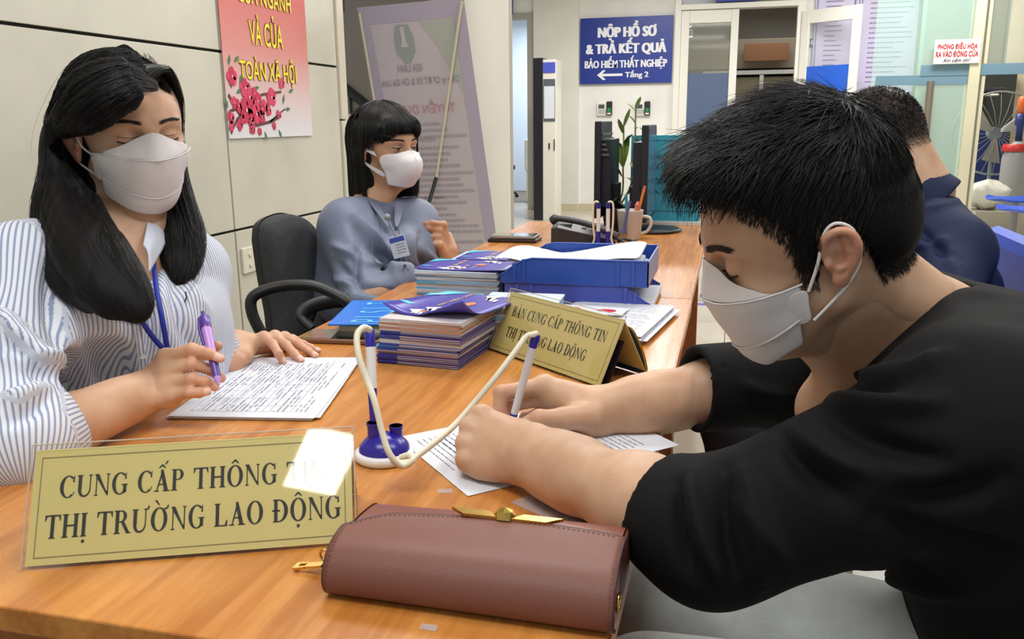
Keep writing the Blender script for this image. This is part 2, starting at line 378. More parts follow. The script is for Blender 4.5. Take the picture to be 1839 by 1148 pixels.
lx0, lx1 = ex0+.06, wx(1326, 60)
lf = MB(); zl = zt-.035; z_film = wz(132, 1270)
lf.box((lx0, YB-.02, 0.01), (lx0+.10, YB+.03, zl), bev=.005).box((lx1-.09, YB-.02, 0.01), (lx1, YB+.03, zl), bev=.005).box((lx0+.10, YB-.018, zl-.15), (lx1-.09, YB+.028, zl-.001), bev=.005).box((lx0+.10, YB-.018, .01), (lx1-.09, YB+.028, .20), bev=.005)
d3 = struct(lf.build('door_3', white_metal))
MB().box((lx0+.09, YB, .2), (lx1-.08, YB+.008, zl-.15)).build('pane', glass_grey, d3)
MB().box((lx0+.09, YB-.004, .2), (lx1-.08, YB-.001, z_film)).build('film', mat('film_slate_blue', S(84, 100, 130), .25), d3)
for z in (1.55, 1.15): MB().tube([(lx0-.02, YB-.03, z), (lx0-.02, YB-.03, z-.12)], .016, 8).build('hinge', mat('hinge_grey', S(120, 118, 110), .3, .8), d3)
# office cupboards behind the opening
cup = thing('office_cupboard', 'grey-brown cupboard wall with glass doors inside the office behind the entrance', 'cupboard', (0.6, 13.6, 0))
cm = mat('cupboard_taupe', S(150, 138, 116), .5); 
zc1, zc0 = float(ony(1400, 68, 13.6)[2]), float(ony(1400, 122, 13.6)[2])
MB().box((wx(1222, 100)*1.2, 13.6, zc0), (2.4, 14.2, zc1), bev=.01).build('upper_cabinet', cm, cup)
MB().box((-.5, 13.5, zc0-.09), (2.4, 14.2, zc0-.03), bev=.005).build('shelf_edge', white_metal, cup)
for i in range(4): MB().box((-.3+i*.68, 13.55, .05), (.36+i*.68, 14.2, zc0-.12), bev=.01).build('door', mat('cupboard_door', S(140, 128, 104), .5), cup)
for i in range(5): MB().box((-.36+i*.68, 13.5, .05), (-.30+i*.68, 14.2, zc0-.1), bev=.004).build('post', white_metal, cup)
k0 = ony(1350, 80, 13.58); k1 = ony(1395, 110, 13.58)
bx = thing('cardboard_boxes', 'orange-brown carton on the cupboard front inside the office', 'box', (float(k0[0]), 13.3, float(k1[2])))
MB().box((k0[0]-.1, 13.42, k1[2]), (k1[0]+.15, 13.485, k0[2]), bev=.004).build('carton', mat('carton_brown', S(140, 96, 62), .7), bx)
lamp_pts = [ony(1236, 48, 13.0), ony(1238, 66, 13.0)]
for q, w_ in zip(lamp_pts, ('upper', 'lower')):
    l = thing('ceiling_spot', w_+' of two small bright spot lamps seen through the left glass door leaf', 'lamp', q, group='spot lamps seen through the door glass')
    MB().lathe([(0.0, .0), (.05, 0), (.055, .03), (.04, .10), (0, .10)], q, 12).build('shade', white_metal, l)
    MB().lathe([(0, -.002), (.045, -.002), (.045, .0)], q, 12).build('bulb', mat('lamp_glow', (1, 1, 1), emit=((1, .97, .9), 6)), l)
# right leaf, open towards us
r0 = ony(1440, 60, YB-.06); r1 = np.array([float(ony(1545, 60, YB-.5)[0]), YB-.5, 0]); rd = nrm(np.array([r1[0]-r0[0], r1[1]-r0[1], 0])); rl = math.hypot(r1[0]-r0[0], r1[1]-r0[1])
Mr = (np.array([r0[0], r0[1], 0]), np.stack([rd, np.cross([0, 0, 1], rd), [0, 0, 1]], 1))
rf = MB(); ztr = wz(14, 1490)-.03
for lo, hi in (((0, -.02, 0.01), (.10, .02, ztr)), ((rl-.10, -.02, .01), (rl, .02, ztr)), ((.10, -.018, ztr-.15), (rl-.10, .018, ztr-.001)), ((.10, -.018, .01), (rl-.10, .018, .2))): rf.box(lo, hi, M=Mr, bev=.005)
d4 = struct(rf.build('door_4', white_metal))
MB().box((.09, -.004, .2), (rl-.09, .004, ztr-.14), M=Mr).build('pane', mat('glass_clear_tint', S(225, 232, 236), .03, alpha=.10), d4)
MB().box((.09, -.009, .2), (rl-.09, -.006, wz(120, 1490)), M=Mr).build('film', mat('film_bright_blue', S(40, 100, 215), .2, alpha=.85), d4)

# white round column behind the banner
colm = struct(MB().lathe([(.30, 0), (.30, CEIL)], (-.98, 6.5, 0), 48).build('pillar', mat('pillar_cream', S(206, 202, 190), .55, var=(2.0, .08))))
cxp = float(ony(846, 200, 6.5)[0])
colm.data.transform(Matrix.Translation((cxp+.98, 0, 0)))

# glass partition and doors on the right, frame post, room behind
YG = 7.5
def gx(px, py=100): return float(ony(px, py, YG)[0])
def gz(py, px=1700): return float(ony(px, py, YG)[2])
glass_teal = mat('glass_teal', S(190, 226, 214), .04, alpha=.30)
film_teal = mat('film_teal', S(116, 150, 166), .35, alpha=.85)
for nme, a_, b_, yy, zb in (('door_5', 1572, 1662, YG+.10, (150, 118)), ('door_6', 1650, 1752, YG, (140, 118))):
    g = struct(MB().box((gx(a_), yy, .03), (gx(b_), yy+.012, 2.75)).build(nme, glass_teal))
MB().tube([(gx(1577), YG-.004, gz(143)), (gx(1577)+.001, YG-.004, gz(143))], .001).build('film_seed', film_teal, g)
bpy.data.objects.remove(bpy.data.objects['film_seed'])
MB().box((gx(1576), YG-.004, gz(152)), (gx(1762), YG-.001, gz(134)), bev=.001).build('film_strip', film_teal, g)
MB().box((gx(1656), YG-.008, gz(136)), (gx(1839)+1.2, YG-.005, gz(116)), bev=.001).build('film_strip', film_teal, g)
steel = mat('steel_brushed', S(170, 158, 142), .3, .9)
for pxh, pa, pb, yy in ((1666, 146, 270, YG-.06), (1588, 157, 262, YG+.04)):
    x = float(ony(pxh, (pa+pb)/2, yy)[0]); za = float(ony(pxh, pa, yy)[2]); zb = float(ony(pxh, pb, yy)[2])
    MB().tube([(x, yy, za), (x, yy, zb)], .028, 14).tube([(x, yy, za-.08), (x, yy+.08, za-.08)], .01, 8).tube([(x, yy, zb+.08), (x, yy+.08, zb+.08)], .01, 8).build('handle', steel, g)
post_m = mat('post_cream', S(214, 208, 178), .4, var=(3, .08))
struct(MB().box((gx(1742), YG-.03, 0), (gx(1762), YG+.09, CEIL), bev=.004).box((gx(1768), YG, 0), (gx(1774), YG+.09, CEIL)).build('trim_3', post_m))
wxr = float(ony(1812, 100, YG+3.0)[0]); struct(MB().box((wxr, YG+3.0, 0), (wxr+3, YG+3.1, CEIL)).build('wall_right', mat('side_wall_beige', S(214, 200, 168), .6, var=(2, .1))))
struct(MB().box((gx(1745)+.25, YB-.06, 0), (wxr+.1, YB-.01, CEIL)).build('trim_4', mat('corner_wall_grey', S(150, 146, 128), .6)))
bpy.data.objects['trim_3']
glm = mat('glass_pane_clear', S(200, 215, 200), .04, alpha=.18)
struct(MB().box((gx(1774), YG+.02, gz(118)), (gx(1839)+1.2, YG+.03, 2.75)).build('window_1', glm))
# sticker on the glass
a = np.array([gx(1675), YG-.045, gz(115)]); w_ = gx(1757)-gx(1675); h_ = gz(72)-gz(115); ux, uy = np.array([1, 0, 0.]), np.array([0, 0, 1.])
sg = thing('door_sticker', 'small white sticker with red capitals on the glass door above the steel handle', 'sign', a)
MB().slab(a, a+ux*w_, a+ux*w_+uy*h_, a+uy*h_, .004).build('plate', mat('sticker_white', S(232, 226, 222), .4), sg)
tb = MB(); text_on(tb, 'PHÒNG ĐIỀU HÒA', a+ux*w_*.07+uy*h_*.60, ux, uy, w_*.86, h_*.32, .03, lift=.003); text_on(tb, 'RA VÀO ĐÓNG CỬA', a+ux*w_*.04+uy*h_*.27, ux, uy, w_*.92, h_*.32, .03, lift=.003)
tb.build('lettering', mat('letter_red', S(190, 40, 50), .5), sg)
tb = MB(); text_on(tb, 'Xin cảm ơn!', a+ux*w_*.2+uy*h_*.06, ux, uy, w_*.58, h_*.16, .01, lift=.003, shear=.3); tb.build('small_lettering', mat('letter_black', S(30, 30, 34), .5), sg)

# big lilac notice boards on the back wall
lil = mat('board_lilac', S(196, 188, 214), .35); lilp = mat('print_violet', S(120, 112, 150), .5); bord = mat('board_border_blue', S(96, 100, 160), .4)
def board(name, label, pa, pb, ptop, pbot, seed):
    y = YB-.02; x0, x1 = wx(pa, 60), wx(pb, 60); z0, z1 = wz(pbot, pb), wz(ptop, pb)
    t = thing(name, label, 'notice board', ((x0+x1)/2, y, z0))
    MB().box((x0, y-.012, z0), (x1, y, z1)).build('panel', lil, t)
    e = .035; MB().box((x0+.02, y-.016, z0+.03), (x0+.03, y-.012, z1)).box((x1-.05, y-.016, z0+.03), (x1-.03, y-.012, z1)).box((x0+.02, y-.016, z0+.03), (x1-.03, y-.012, z0+.045)).build('border', bord, t)
    mb = MB(); rules_on(mb, (x0+.12, y-.013, z1-.05), (1, 0, 0), (0, 0, 1), x1-x0-.28, int((z1-z0-.5)/.055), .055, .012, seed, jag=.5, lift=.004); mb.build('small_print', lilp, t)
board('notice_board', 'lilac printed notice board seen through the open white door leaf', 1461, 1538, -60, 262, 3)
board('notice_board', 'tall lilac printed notice board right of the open white door leaf', 1540, 1664, -60, 228, 5)
pl = np.array([wx(1443, 77), YB-.03, wz(84, 1450)]); w_ = wx(1460, 77)-pl[0]; h_ = wz(70, 1450)-pl[2]
t = thing('room_plaque', 'small dark plaque reading 101 beside the open door leaf', 'sign', pl)
MB().slab(pl, pl+ux*w_, pl+ux*w_+uy*h_, pl+uy*h_, .01).build('plate', mat('plaque_navy', S(24, 30, 66), .4), t)
tb = MB(); text_on(tb, '101', pl+ux*w_*.12+uy*h_*.2, ux, uy, w_*.8, h_*.6, .03, lift=.002); tb.build('lettering', mat('letter_white', S(236, 236, 240), .5), t)
# blue direction sign
navy = mat('sign_blue', S(28, 52, 140), .35); lw = mat('letter_white', S(236, 236, 240), .5)
y = YB-.03; a = ony(1042, 153, y); b = ony(1206, 147, y); c = ony(1206, 26, y); d = ony(1042, 35, y)
x0, x1, z0, z1 = a[0], b[0], (a[2]+b[2])/2, (c[2]+d[2])/2; W_, H_ = x1-x0, z1-z0; o_ = np.array([x0, y-.02, z0])
sg = thing('direction_sign', 'blue wall sign with white lettering and a left arrow above the time clocks', 'sign', o_)
MB().box((x0, y-.02, z0), (x1, y, z1), bev=.003).build('plate', navy, sg)
tb = MB()
for s_, u0, u1, v0, v1, of in (('NỘP HỒ SƠ', .20, .82, .66, .94, .012), ('& TRẢ KẾT QUẢ', .07, .93, .43, .69, .012), ('BẢO HIỂM THẤT NGHIỆP', .055, .945, .21, .42, .010), ('Tầng 2', .50, .75, .065, .20, .010)):
    text_on(tb, s_, o_+ux*W_*u0+uy*H_*v0, ux, uy, W_*(u1-u0), H_*(v1-v0), of, lift=.003, bold=.045 if v0 > .4 else .026)
tb.build('lettering', lw, sg)
MB().prism([(0, .5), (.25, 0), (.34, .08), (.2, .38), (1, .38), (1, .62), (.2, .62), (.34, .92), (.25, 1)], o_+ux*W_*.19+uy*H_*.055+np.array([0, -.004, 0]), ux*W_*.28, uy*H_*.16, np.array([0, .003, 0])).build('arrow', lw, sg)
# blue strip sign above the entrance, sign above the left doorway, sign on the stair wall
q = np.array([wx(1285, 2), YB-.08, wz(4, 1320)]); t = thing('door_sign', 'blue strip sign above the glazed entrance, cut by the top of the photo', 'sign', q)
MB().box(q, q+np.array([wx(1362, 2)-q[0], .02, .22]), bev=.003).build('plate', navy, t)
tb = MB(); text_on(tb, 'PHÒNG', q+np.array([.1, -.002, .06]), ux, uy, .32, .1, .03); tb.build('lettering', lw, t)
q = np.array([wx(917, 2), YB-.06, wz(26, 920)]); t = thing('wall_notice', 'blue-edged notice above the left doorway, right of the round column', 'sign', q)
MB().box(q, q+np.array([wx(923, 2)-q[0], .02, .5]), bev=.003).build('plate', navy, t)
q = ony(607, 20, 6.9); t = thing('wall_notice', 'small framed notice at the top of the stair wall', 'sign', q)
MB().box(q, q+np.array([.045, .01, .4])).build('panel', mat('board_lilac', S(196, 188, 214), .35), t); MB().box(q+np.array([.045, -.004, -.006]), q+np.array([.058, .012, .4])).build('frame', mat('frame_brown', S(110, 90, 80), .5), t)
# beige poster with blue figure, low, beyond the wall end
q = ony(617, 330, 5.6); q2 = ony(640, 205, 5.6); t = thing('display_board', 'cream display board with a blue shape behind the seated woman with the bob', 'sign', (q[0], 5.6, 0))
MB().box((q[0]-.1, 5.6, 0), (q2[0], 5.63, q2[2]), bev=.004).build('panel', mat('board_cream', S(222, 210, 176), .5), t)
MB().box((q[0]-.1, 5.592, q[2]-.3), (q2[0]-.02, 5.6, q2[2]-.35)).build('lower_field', mat('board_pale', S(214, 222, 228), .5), t)
el = [(math.cos(k*PI/8), math.sin(k*PI/8)) for k in range(16)]; MB().prism(el, (q2[0]-.045, 5.59, q2[2]-.23), (.022, 0, 0), (0, 0, .17), (0, -.004, 0)).build('blue_shape', mat('board_blue', S(50, 140, 200), .5), t)

# two time clocks on the back wall
def time_clock(px, lab):
    y = YB-.05; x0 = wx(px, 196); zc = wz(196, px); w = wx(px+27, 196)-x0; h = .16
    t = thing('time_clock', lab, 'time clock', (x0+w/2, y, zc-h/2), group=None)
    MB().box((x0, y, zc-h/2), (x0+w*.62, y+.05, zc+h/2), bev=.006).build('keypad_housing', white_metal, t)
    MB().box((x0+.02, y-.004, zc+.005), (x0+w*.5, y+.001, zc+.055)).build('screen', mat('lcd_grey', S(70, 78, 80), .3), t)
    mb = MB()
    for i in range(4):
        for j in range(3): mb.box((x0+.02+i*.026, y-.004, zc-.06+j*.02), (x0+.036+i*.026, y+.001, zc-.048+j*.02))
    mb.build('keys', mat('key_grey', S(120, 124, 124), .5), t)
    MB().box((x0+w*.64, y-.01, zc-h/2), (x0+w, y+.05, zc+h*.58), bev=.008).build('reader', mat('reader_black', S(30, 36, 34), .35), t)
    MB().box((x0+w*.70, y-.016, zc-h*.25), (x0+w*.94, y-.009, zc+.01), bev=.004).build('finger_window', mat('reader_green', S(30, 120, 70), .3, emit=(S(40, 160, 90), .12)), t)
    MB().box((x0+w*.70, y-.014, zc-h*.42), (x0+w*.94, y-.009, zc-h*.3)).build('label_plate', white_metal, t)
time_clock(1073, 'left white and black time clock under the blue sign'); time_clock(1141, 'right white and black time clock, partly behind the plant')

# queue kiosk
kb = onz(966, 396, 0); ky = float(kb[1]); kx0 = float(ony(958, 250, ky)[0]); kxm = float(ony(975, 250, ky)[0]); kx1 = float(ony(998, 250, ky-.0)[0]); kz = float(ony(966, 104, ky)[2])
t = thing('kiosk', 'tall slim ticket kiosk with black side and white front between doorway and blue sign', 'kiosk', (kxm, ky, 0))
MB().box((kx0, ky, 0), (kxm+.001, ky+.35, kz), bev=.004).build('side_shell', mat('kiosk_black', S(30, 32, 40), .35), t)
MB().box((kxm, ky-.004, 0), (kx1, ky+.35, kz-.02), bev=.006).build('front_shell', mat('kiosk_white', S(222, 218, 204), .35), t)
z_ = lambda p: float(ony(985, p, ky)[2])
MB().box((kxm+.01, ky-.012, z_(218)), (kx1-.005, ky-.003, z_(142)), bev=.002).build('screen_frame', mat('kiosk_grey', S(90, 94, 98), .35), t)
MB().box((kxm+.018, ky-.015, z_(213)), (kx1-.012, ky-.011, z_(155))).build('screen', mat('screen_pale', S(196, 200, 204), .2, emit=(S(190, 196, 204), .25)), t)
MB().box((kxm+.005, ky-.012, z_(131)), (kx1-.004, ky-.003, z_(112))).build('header_plate', mat('kiosk_header', S(70, 80, 170), .3, emit=(S(80, 90, 190), .2)), t)
MB().box((kxm+.07, ky-.012, z_(268)), (kxm+.085, ky-.003, z_(257))).build('ticket_slot', mat('kiosk_black', S(30, 32, 40), .35), t)
MB().box((kx1-.02, ky-.014, z_(270)), (kx1-.008, ky-.003, z_(250))).build('side_handle', mat('hinge_grey', S(120, 118, 110), .3, .8), t)

# poster on the left wall
xp = XL+.004
A = onx(411, 250, xp); B = onx(560, 243, xp); yA, yB = float(A[1]), float(B[1]); z0 = float((A[2]+B[2])/2); z1 = 2.3
t = thing('banner_poster', 'red and white wall poster with yellow lettering and pink blossoms', 'poster', (xp, (yA+yB)/2, z0))
pm = bpy.data.materials.new('poster_red_fade'); pm.use_nodes = True; nt, bs = nodes_of(pm)
tc = nt.nodes.new('ShaderNodeTexCoord'); sp = nt.nodes.new('ShaderNodeSeparateXYZ'); rp = nt.nodes.new('ShaderNodeMapRange'); cr = nt.nodes.new('ShaderNodeValToRGB')
nt.links.new(tc.outputs['Object'], sp.inputs[0]); nt.links.new(sp.outputs[2], rp.inputs[0]); rp.inputs[1].default_value = z0; rp.inputs[2].default_value = z0+.95
nt.links.new(rp.outputs[0], cr.inputs[0]); nt.links.new(cr.outputs[0], bs.inputs['Base Color']); bs.inputs['Roughness'].default_value = .35
e = cr.color_ramp.elements; e[0].color = (*S(222, 220, 224), 1); e[1].color = (*S(190, 64, 60), 1)
for p_, c_ in ((.14, S(218, 200, 200)), (.38, S(214, 140, 132)), (.62, S(202, 92, 86))):
    q = e.new(p_); q.color = (*c_, 1)
MB().box((xp, yA, z0), (xp+.004, yB, z1)).build('sheet', pm, t)
uy_, uz_ = np.array([0, 1., 0]), np.array([0, 0, 1.]); wP = yB-yA
# pixel box -> wall coordinates
def wp(px, py): q = onx(px, py, xp+.005); return q
tb = MB(); to = MB()
for s_, pA, pB, pC in (('VÀ CỦA', (449, 84), (508, 86), (449, 24)), ('TOÀN XÃ HỘI', (432, 152), (533, 158), (432, 96)), ('CỦA NGÀNH', (427, 8), (522, 20), (427, -40))):
    o1 = wp(*pA); o2 = wp(*pB); o3 = wp(*pC); h = float(o3[2]-o1[2])
    o1 = np.array([xp+.005, o1[1], (o1[2]+o2[2])/2])
    text_on(to, s_, o1, uy_, uz_, float(o2[1]-o1[1]), h, .055, lift=.0012); text_on(tb, s_, o1, uy_, uz_, float(o2[1]-o1[1]), h, .012, lift=.0022)
to.build('lettering_outline', mat('outline_brown', S(110, 20, 20), .5), t); tb.build('lettering', mat('letter_yellow', S(240, 222, 40), .4), t)
# blossoms: petals, twigs, leaves on the sheet
rg = random.Random(3); twig = MB(); leafm = MB(); pet = MB(); cen = MB()
def flower(px, py, r):
    c = wp(px, py); r = r*4.3/F_PX
    for k in range(5):
        a = k*2*PI/5+rg.random(); cc = c+np.array([0, math.cos(a)*r*.55, math.sin(a)*r*.55])
        ring = [cc+np.array([.002+.0006*(k % 2), math.cos(b*PI/4)*r*.55, math.sin(b*PI/4)*r*.55]) for b in range(8)]
        pet.add(ring, [tuple(range(8))], rg.randint(0, 1))
    cen.add([c+np.array([.0042, math.cos(b*PI/3)*r*.16, math.sin(b*PI/3)*r*.16]) for b in range(6)], [tuple(range(6))])
def strip(mb, pts, w):
    Q = [wp(*p) for p in pts]
    for a_, b_ in zip(Q[:-1], Q[1:]):
        d_ = nrm(b_-a_); n_ = np.array([0, -d_[2], d_[1]])*w; x_ = np.array([.0008, 0, 0]); mb.add([a_+n_+x_, b_+n_*.8+x_, b_-n_*.8+x_, a_-n_+x_], [(0, 1, 2, 3)])
strip(twig, [(410, 170), (430, 205), (455, 226), (485, 219), (505, 208)], .008); strip(twig, [(412, 200), (440, 190), (470, 170), (505, 165)], .006); strip(twig, [(415, 240), (425, 215), (450, 190)], .006); strip(twig, [(485, 219), (500, 205), (512, 196)], .004)
for px, py, r in ((416, 137, 13), (440, 158, 14), (447, 175, 15), (462, 182, 13), (442, 198, 18), (460, 205, 14), (487, 175, 14), (475, 190, 10), (420, 185, 9), (414, 210, 9), (430, 225, 8), (453, 232, 8), (466, 236, 6), (492, 226, 6), (500, 205, 7), (415, 226, 7), (505, 150, 9), (470, 210, 10), (450, 215, 9), (428, 190, 10), (470, 196, 9), (436, 215, 8), (482, 200, 8), (456, 168, 9)): flower(px, py, r)
for px, py, a in ((410, 118, 1.2), (420, 112, .6), (415, 160, 1.4), (424, 168, .4), (410, 195, 2.0), (475, 235, -1.2), (500, 232, -1.0), (512, 197, .1), (518, 166, .3), (430, 150, 1.0), (455, 160, .2), (508, 188, 1.2)):
    c = wp(px, py); l = .050; d_ = np.array([0, math.cos(a), math.sin(a)]); n_ = np.array([0, -d_[2], d_[1]])*.009
    leafm.add([c+[.0012, 0, 0], c+d_*l*.5+n_+[.0012, 0, 0], c+d_*l+[.0012, 0, 0], c+d_*l*.5-n_+[.0012, 0, 0]], [(0, 1, 2, 3)])
twig.build('twigs', mat('twig_brown', S(90, 60, 60), .6), t); leafm.build('leaves', mat('leaf_print', S(70, 120, 80), .6), t)
pet.build('blossoms', [mat('petal_pink', S(214, 60, 100), .5), mat('petal_deep', S(196, 40, 76), .5)], t); cen.build('blossom_centres', mat('petal_centre', S(240, 190, 180), .5), t)

# power socket on the left wall
q = onx(450, 465, XL); yc, zc = float(q[1]), float(q[2]); x = XL
t = thing('wall_socket', 'white double power socket low on the cladded wall beside the grey chair', 'socket', (x, yc, zc))
MB().box((x, yc-.075, zc-.055), (x+.012, yc+.075, zc+.055), bev=.004).build('plate', mat('socket_white', S(220, 214, 196), .35), t)
for dy in (-.022, .022):
    for dz in (-.022, .022): MB().tube([(x+.010, yc+dy, zc+dz), (x+.018, yc+dy, zc+dz)], .010, 12).build('socket_cap', mat('socket_white', S(220, 214, 196), .35), t)

# X-banner seen from its back (mirrored print), held by crossed poles
ytop, ybot = 4.75, 5.35
TL, TR = ony(641, 14, ytop), ony(833, -4, ytop)
zT = (TL[2]+TR[2])/2; TL[2] += .0
BRx = float(ony(893, 440, ybot-.15)[0]); 
BR = ony(902, 520, ybot); BR[2] = max(BR[2], .12); BL = BR + (TL-TR)*np.array([1, 1, 1.0]); BL[2] = BR[2]
t = thing('stand_banner', 'translucent lilac stand banner showing mirrored print behind the woman with the bob', 'banner', (BR[0], ybot, 0))
U = nrm(TR-TL); Wb = np.linalg.norm(TR-TL); Vd = nrm((TL-BL)); Hb = np.linalg.norm(TL-BL); Nn = nrm(np.cross(U, Vd))
def bp(u, v, l=0): return BL + U*Wb*u + (TL-BL)*v + Nn*l
MB().slab(bp(0, 0), bp(1, 0), bp(1, 1), bp(0, 1), .0015).build('sheet', mat('banner_cloth', S(206, 196, 202), .6, var=(2.5, .08)), t)
MB().quad(bp(0, 0, .002), bp(.09, 0, .002), bp(.09, 1, .002), bp(0, 1, .002)).quad(bp(.88, 0, .002), bp(1, 0, .002), bp(1, 1, .002), bp(.88, 1, .002)).quad(bp(.09, .945, .002), bp(.88, .945, .002), bp(.88, 1, .002), bp(.09, 1, .002)).build('border', mat('banner_border', S(182, 173, 192), .6), t)
gr = MB()
gr.add([bp(.56, .945, .003), bp(.88, .945, .003), bp(.88, .70, .003), bp(.80, .77, .003), bp(.70, .86, .003)], [(0, 1, 2, 3, 4)]); gr.build('corner_print', mat('banner_green', S(180, 186, 178), .6), t)
def mtext(mb, s_, u0, u1, v0, v1, of=.02): text_on(mb, s_, bp(u1, v0, .004), -U, (TL-BL)/Hb, Wb*(u1-u0), Hb*(v1-v0), of, lift=-.0005)
lg = MB(); hexo = [(.30, .85), (.36, .815), (.42, .815), (.48, .85), (.48, .90), (.45, .935), (.33, .935), (.30, .90)]
lg.add([bp(a_, b_, .004) for a_, b_ in hexo], [tuple(range(8))]); lg.build('emblem', mat('banner_emblem', S(158, 166, 164), .6), t)
lg2 = MB(); lg2.add([bp(a_, b_, .006) for a_, b_ in ((.35, .865), (.43, .865), (.41, .885), (.41, .93), (.37, .93), (.37, .885))], [tuple(range(6))]); lg2.build('emblem_inset', mat('banner_cloth', S(206, 196, 202), .6), t)
mb = MB(); mtext(mb, 'GIA LINH', .28, .52, .785, .81); mtext(mb, 'Công ty CP ĐT SX & CN Gia Linh', .10, .86, .735, .765, .01); mb.build('company_lettering', mat('banner_grey_print', S(162, 156, 162), .6), t)
mb = MB(); mtext(mb, 'TUYỂN DỤNG', .12, .78, .635, .69, .01); mb.build('headline', mat('banner_red_print', S(200, 150, 160), .6), t)
mb = MB()
for v0, n, sd in ((.60, 3, 1), (.545, 1, 2), (.515, 4, 3), (.42, 5, 4), (.33, 3, 5), (.26, 4, 6), (.15, 5, 7)):
    rules_on(mb, bp(.14, v0, .003), U, (TL-BL)/Hb, Wb*.72, n, Hb*.0225, Hb*.008, sd, jag=.5, lift=.0008)
mb.build('small_print', mat('banner_faint_print', S(174, 165, 174), .6), t)
pole = mat('pole_pale', S(214, 206, 180), .4)
ctr = bp(.5, .42, .05)
MB().tube([bp(.98, .99, .01), ctr], .009, 8).build('cross_pole', pole, t); MB().tube([bp(.02, .985, .01), bp(.02, .5, .03)+U*(-.02)], .008, 8).build('cross_pole', pole, t)
MB().tube([ctr, (ctr[0]-.1, ctr[1]-.55, .0)], .012, 8).build('rear_leg', mat('pole_black', S(30, 30, 32), .4), t)
MB().tube([bp(.0, .80, -.03), bp(.03, .35, .0), bp(.05, -.0, 0.05)], .012, 8).build('front_leg', mat('pole_black', S(30, 30, 32), .4), t)

# blue tape line on the floor
tp = MB().box((-.35, 5.44, .0015), (3.2, 5.50, .0025)).build('tape_line', mat('tape_blue', S(60, 70, 160), .5)); tag(tp, 'blue tape line stuck across the floor tiles right of the desk', 'tape')

# ---- things beyond the glass: fan, fire extinguisher, plastic bag, dark panel
fx = ony(1790, 240, YG+2.0)
t = thing('standing_fan', 'pedestal fan with round grille behind the glass partition', 'fan', (fx[0], fx[1], 0))
R_ = .40; cc = np.array([fx[0], fx[1], float(fx[2])])
mb = MB(); mb.tube([cc+np.array([math.cos(a)*R_, 0, math.sin(a)*R_]) for a in np.linspace(0, 2*PI, 40)], .010, 6, cap=False)
for k in range(24):
    a = k*PI/12; mb.tube([cc+np.array([math.cos(a)*.06, -.03, math.sin(a)*.06]), cc+np.array([math.cos(a)*.22, -.06, math.sin(a)*.22]), cc+np.array([math.cos(a)*R_, 0, math.sin(a)*R_])], .003, 4, cap=False)
mb.build('grille', mat('fan_wire', S(150, 156, 150), .4, .5), t)
for k in range(3):
    a = k*2*PI/3+.4; b = [cc+np.array([math.cos(a+s)*r, s*.08, math.sin(a+s)*r]) for r, s in ((.04, 0), (.28, -.3), (.30, .35), (.05, .5))]
    MB().slab(*b, .004).build('blade', mat('fan_blade', S(150, 150, 140), .4), t)
MB().tube([cc+[0, .02, 0], cc+[0, .16, 0]], .06, 14).build('motor', mat('fan_grey', S(120, 130, 134), .4), t)
MB().tube([cc+[0, .1, 0], (cc[0], cc[1]+.1, .35)], .018, 10).build('pole', mat('fan_grey', S(120, 130, 134), .4), t)
MB().lathe([(0, .0), (.2, 0), (.2, .03), (.04, .07), (0, .07)], (cc[0], cc[1]+.1, .30), 24).build('base', mat('fan_dark', S(36, 48, 60), .5), t)
q = ony(1775, 165, YG+2.35); t = thing('dark_bracket_lamp', 'black hooded wall lamp above the fan behind the glass', 'lamp', q)
MB().box(q+np.array([-.09, -.05, -.03]), q+np.array([.16, .3, .04]), bev=.03).build('hood', mat('kiosk_black', S(30, 32, 40), .35), t)
MB().box(q+np.array([-.07, -.056, -.04]), q+np.array([.09, .1, -.02]), bev=.01).build('diffuser', white_metal, t)
MB().box(q+np.array([-.02, .3, -.03]), q+np.array([.05, .44, .03])).build('arm', mat('kiosk_black', S(30, 32, 40), .35), t)
q0, q1 = ony(1752, 350, YG+2.9), ony(1815, 230, YG+2.9)
t = thing('dark_locker', 'dark navy locker standing behind the fan beyond the glass', 'cabinet', (q0[0], q0[1], 0))
MB().box((q0[0]-.15, YG+2.8, .0), (q1[0]-.02, YG+2.95, float(q1[2])+.60), bev=.01).build('body', mat('locker_dark', S(50, 52, 46), .4), t)
MB().box((q0[0]-.13, YG+2.78, .1), (q1[0]-.05, YG+2.8, float(q1[2])), bev=.005).build('lower_door', mat('locker_navy', S(24, 40, 92), .4), t)
q = ony(1828, 262, YG+1.75); hx, hz = float(q[0]), float(q[2])
t = thing('gas_cylinder', 'grey cylinder with red collar and orange cap at the right edge behind the glass', 'cylinder', (hx, YG+1.75, 0))
MB().lathe([(0, .32), (.12, .32), (.125, .36), (.125, hz-.12), (.10, hz-.02), (.04, hz+.04), (0, hz+.05)], (hx, YG+1.75, 0), 24).build('body', mat('cylinder_grey', S(150, 150, 146), .35), t)
MB().lathe([(.13, hz-.05), (.132, hz-.045), (.132, hz+.0), (.11, hz+.02)], (hx, YG+1.75, 0), 24).build('collar', mat('cylinder_red', S(190, 40, 36), .4), t)
MB().lathe([(0, hz+.04), (.03, hz+.04), (.03, hz+.18), (.05, hz+.2), (.05, hz+.3), (.0, hz+.3)], (hx, YG+1.75, 0), 16).build('valve', mat('valve_blue', S(30, 50, 110), .4), t)
MB().lathe([(0, hz+.3), (.04, hz+.3), (.045, hz+.42), (.03, hz+.46), (0, hz+.46)], (hx, YG+1.75, 0), 16).build('cap', mat('cap_orange', S(230, 110, 50), .4), t)
MB().box((hx-.12, YG+1.63, .30), (hx+.12, YG+1.87, .345)).build('foot', mat('cylinder_grey', S(150, 150, 146), .35), t)

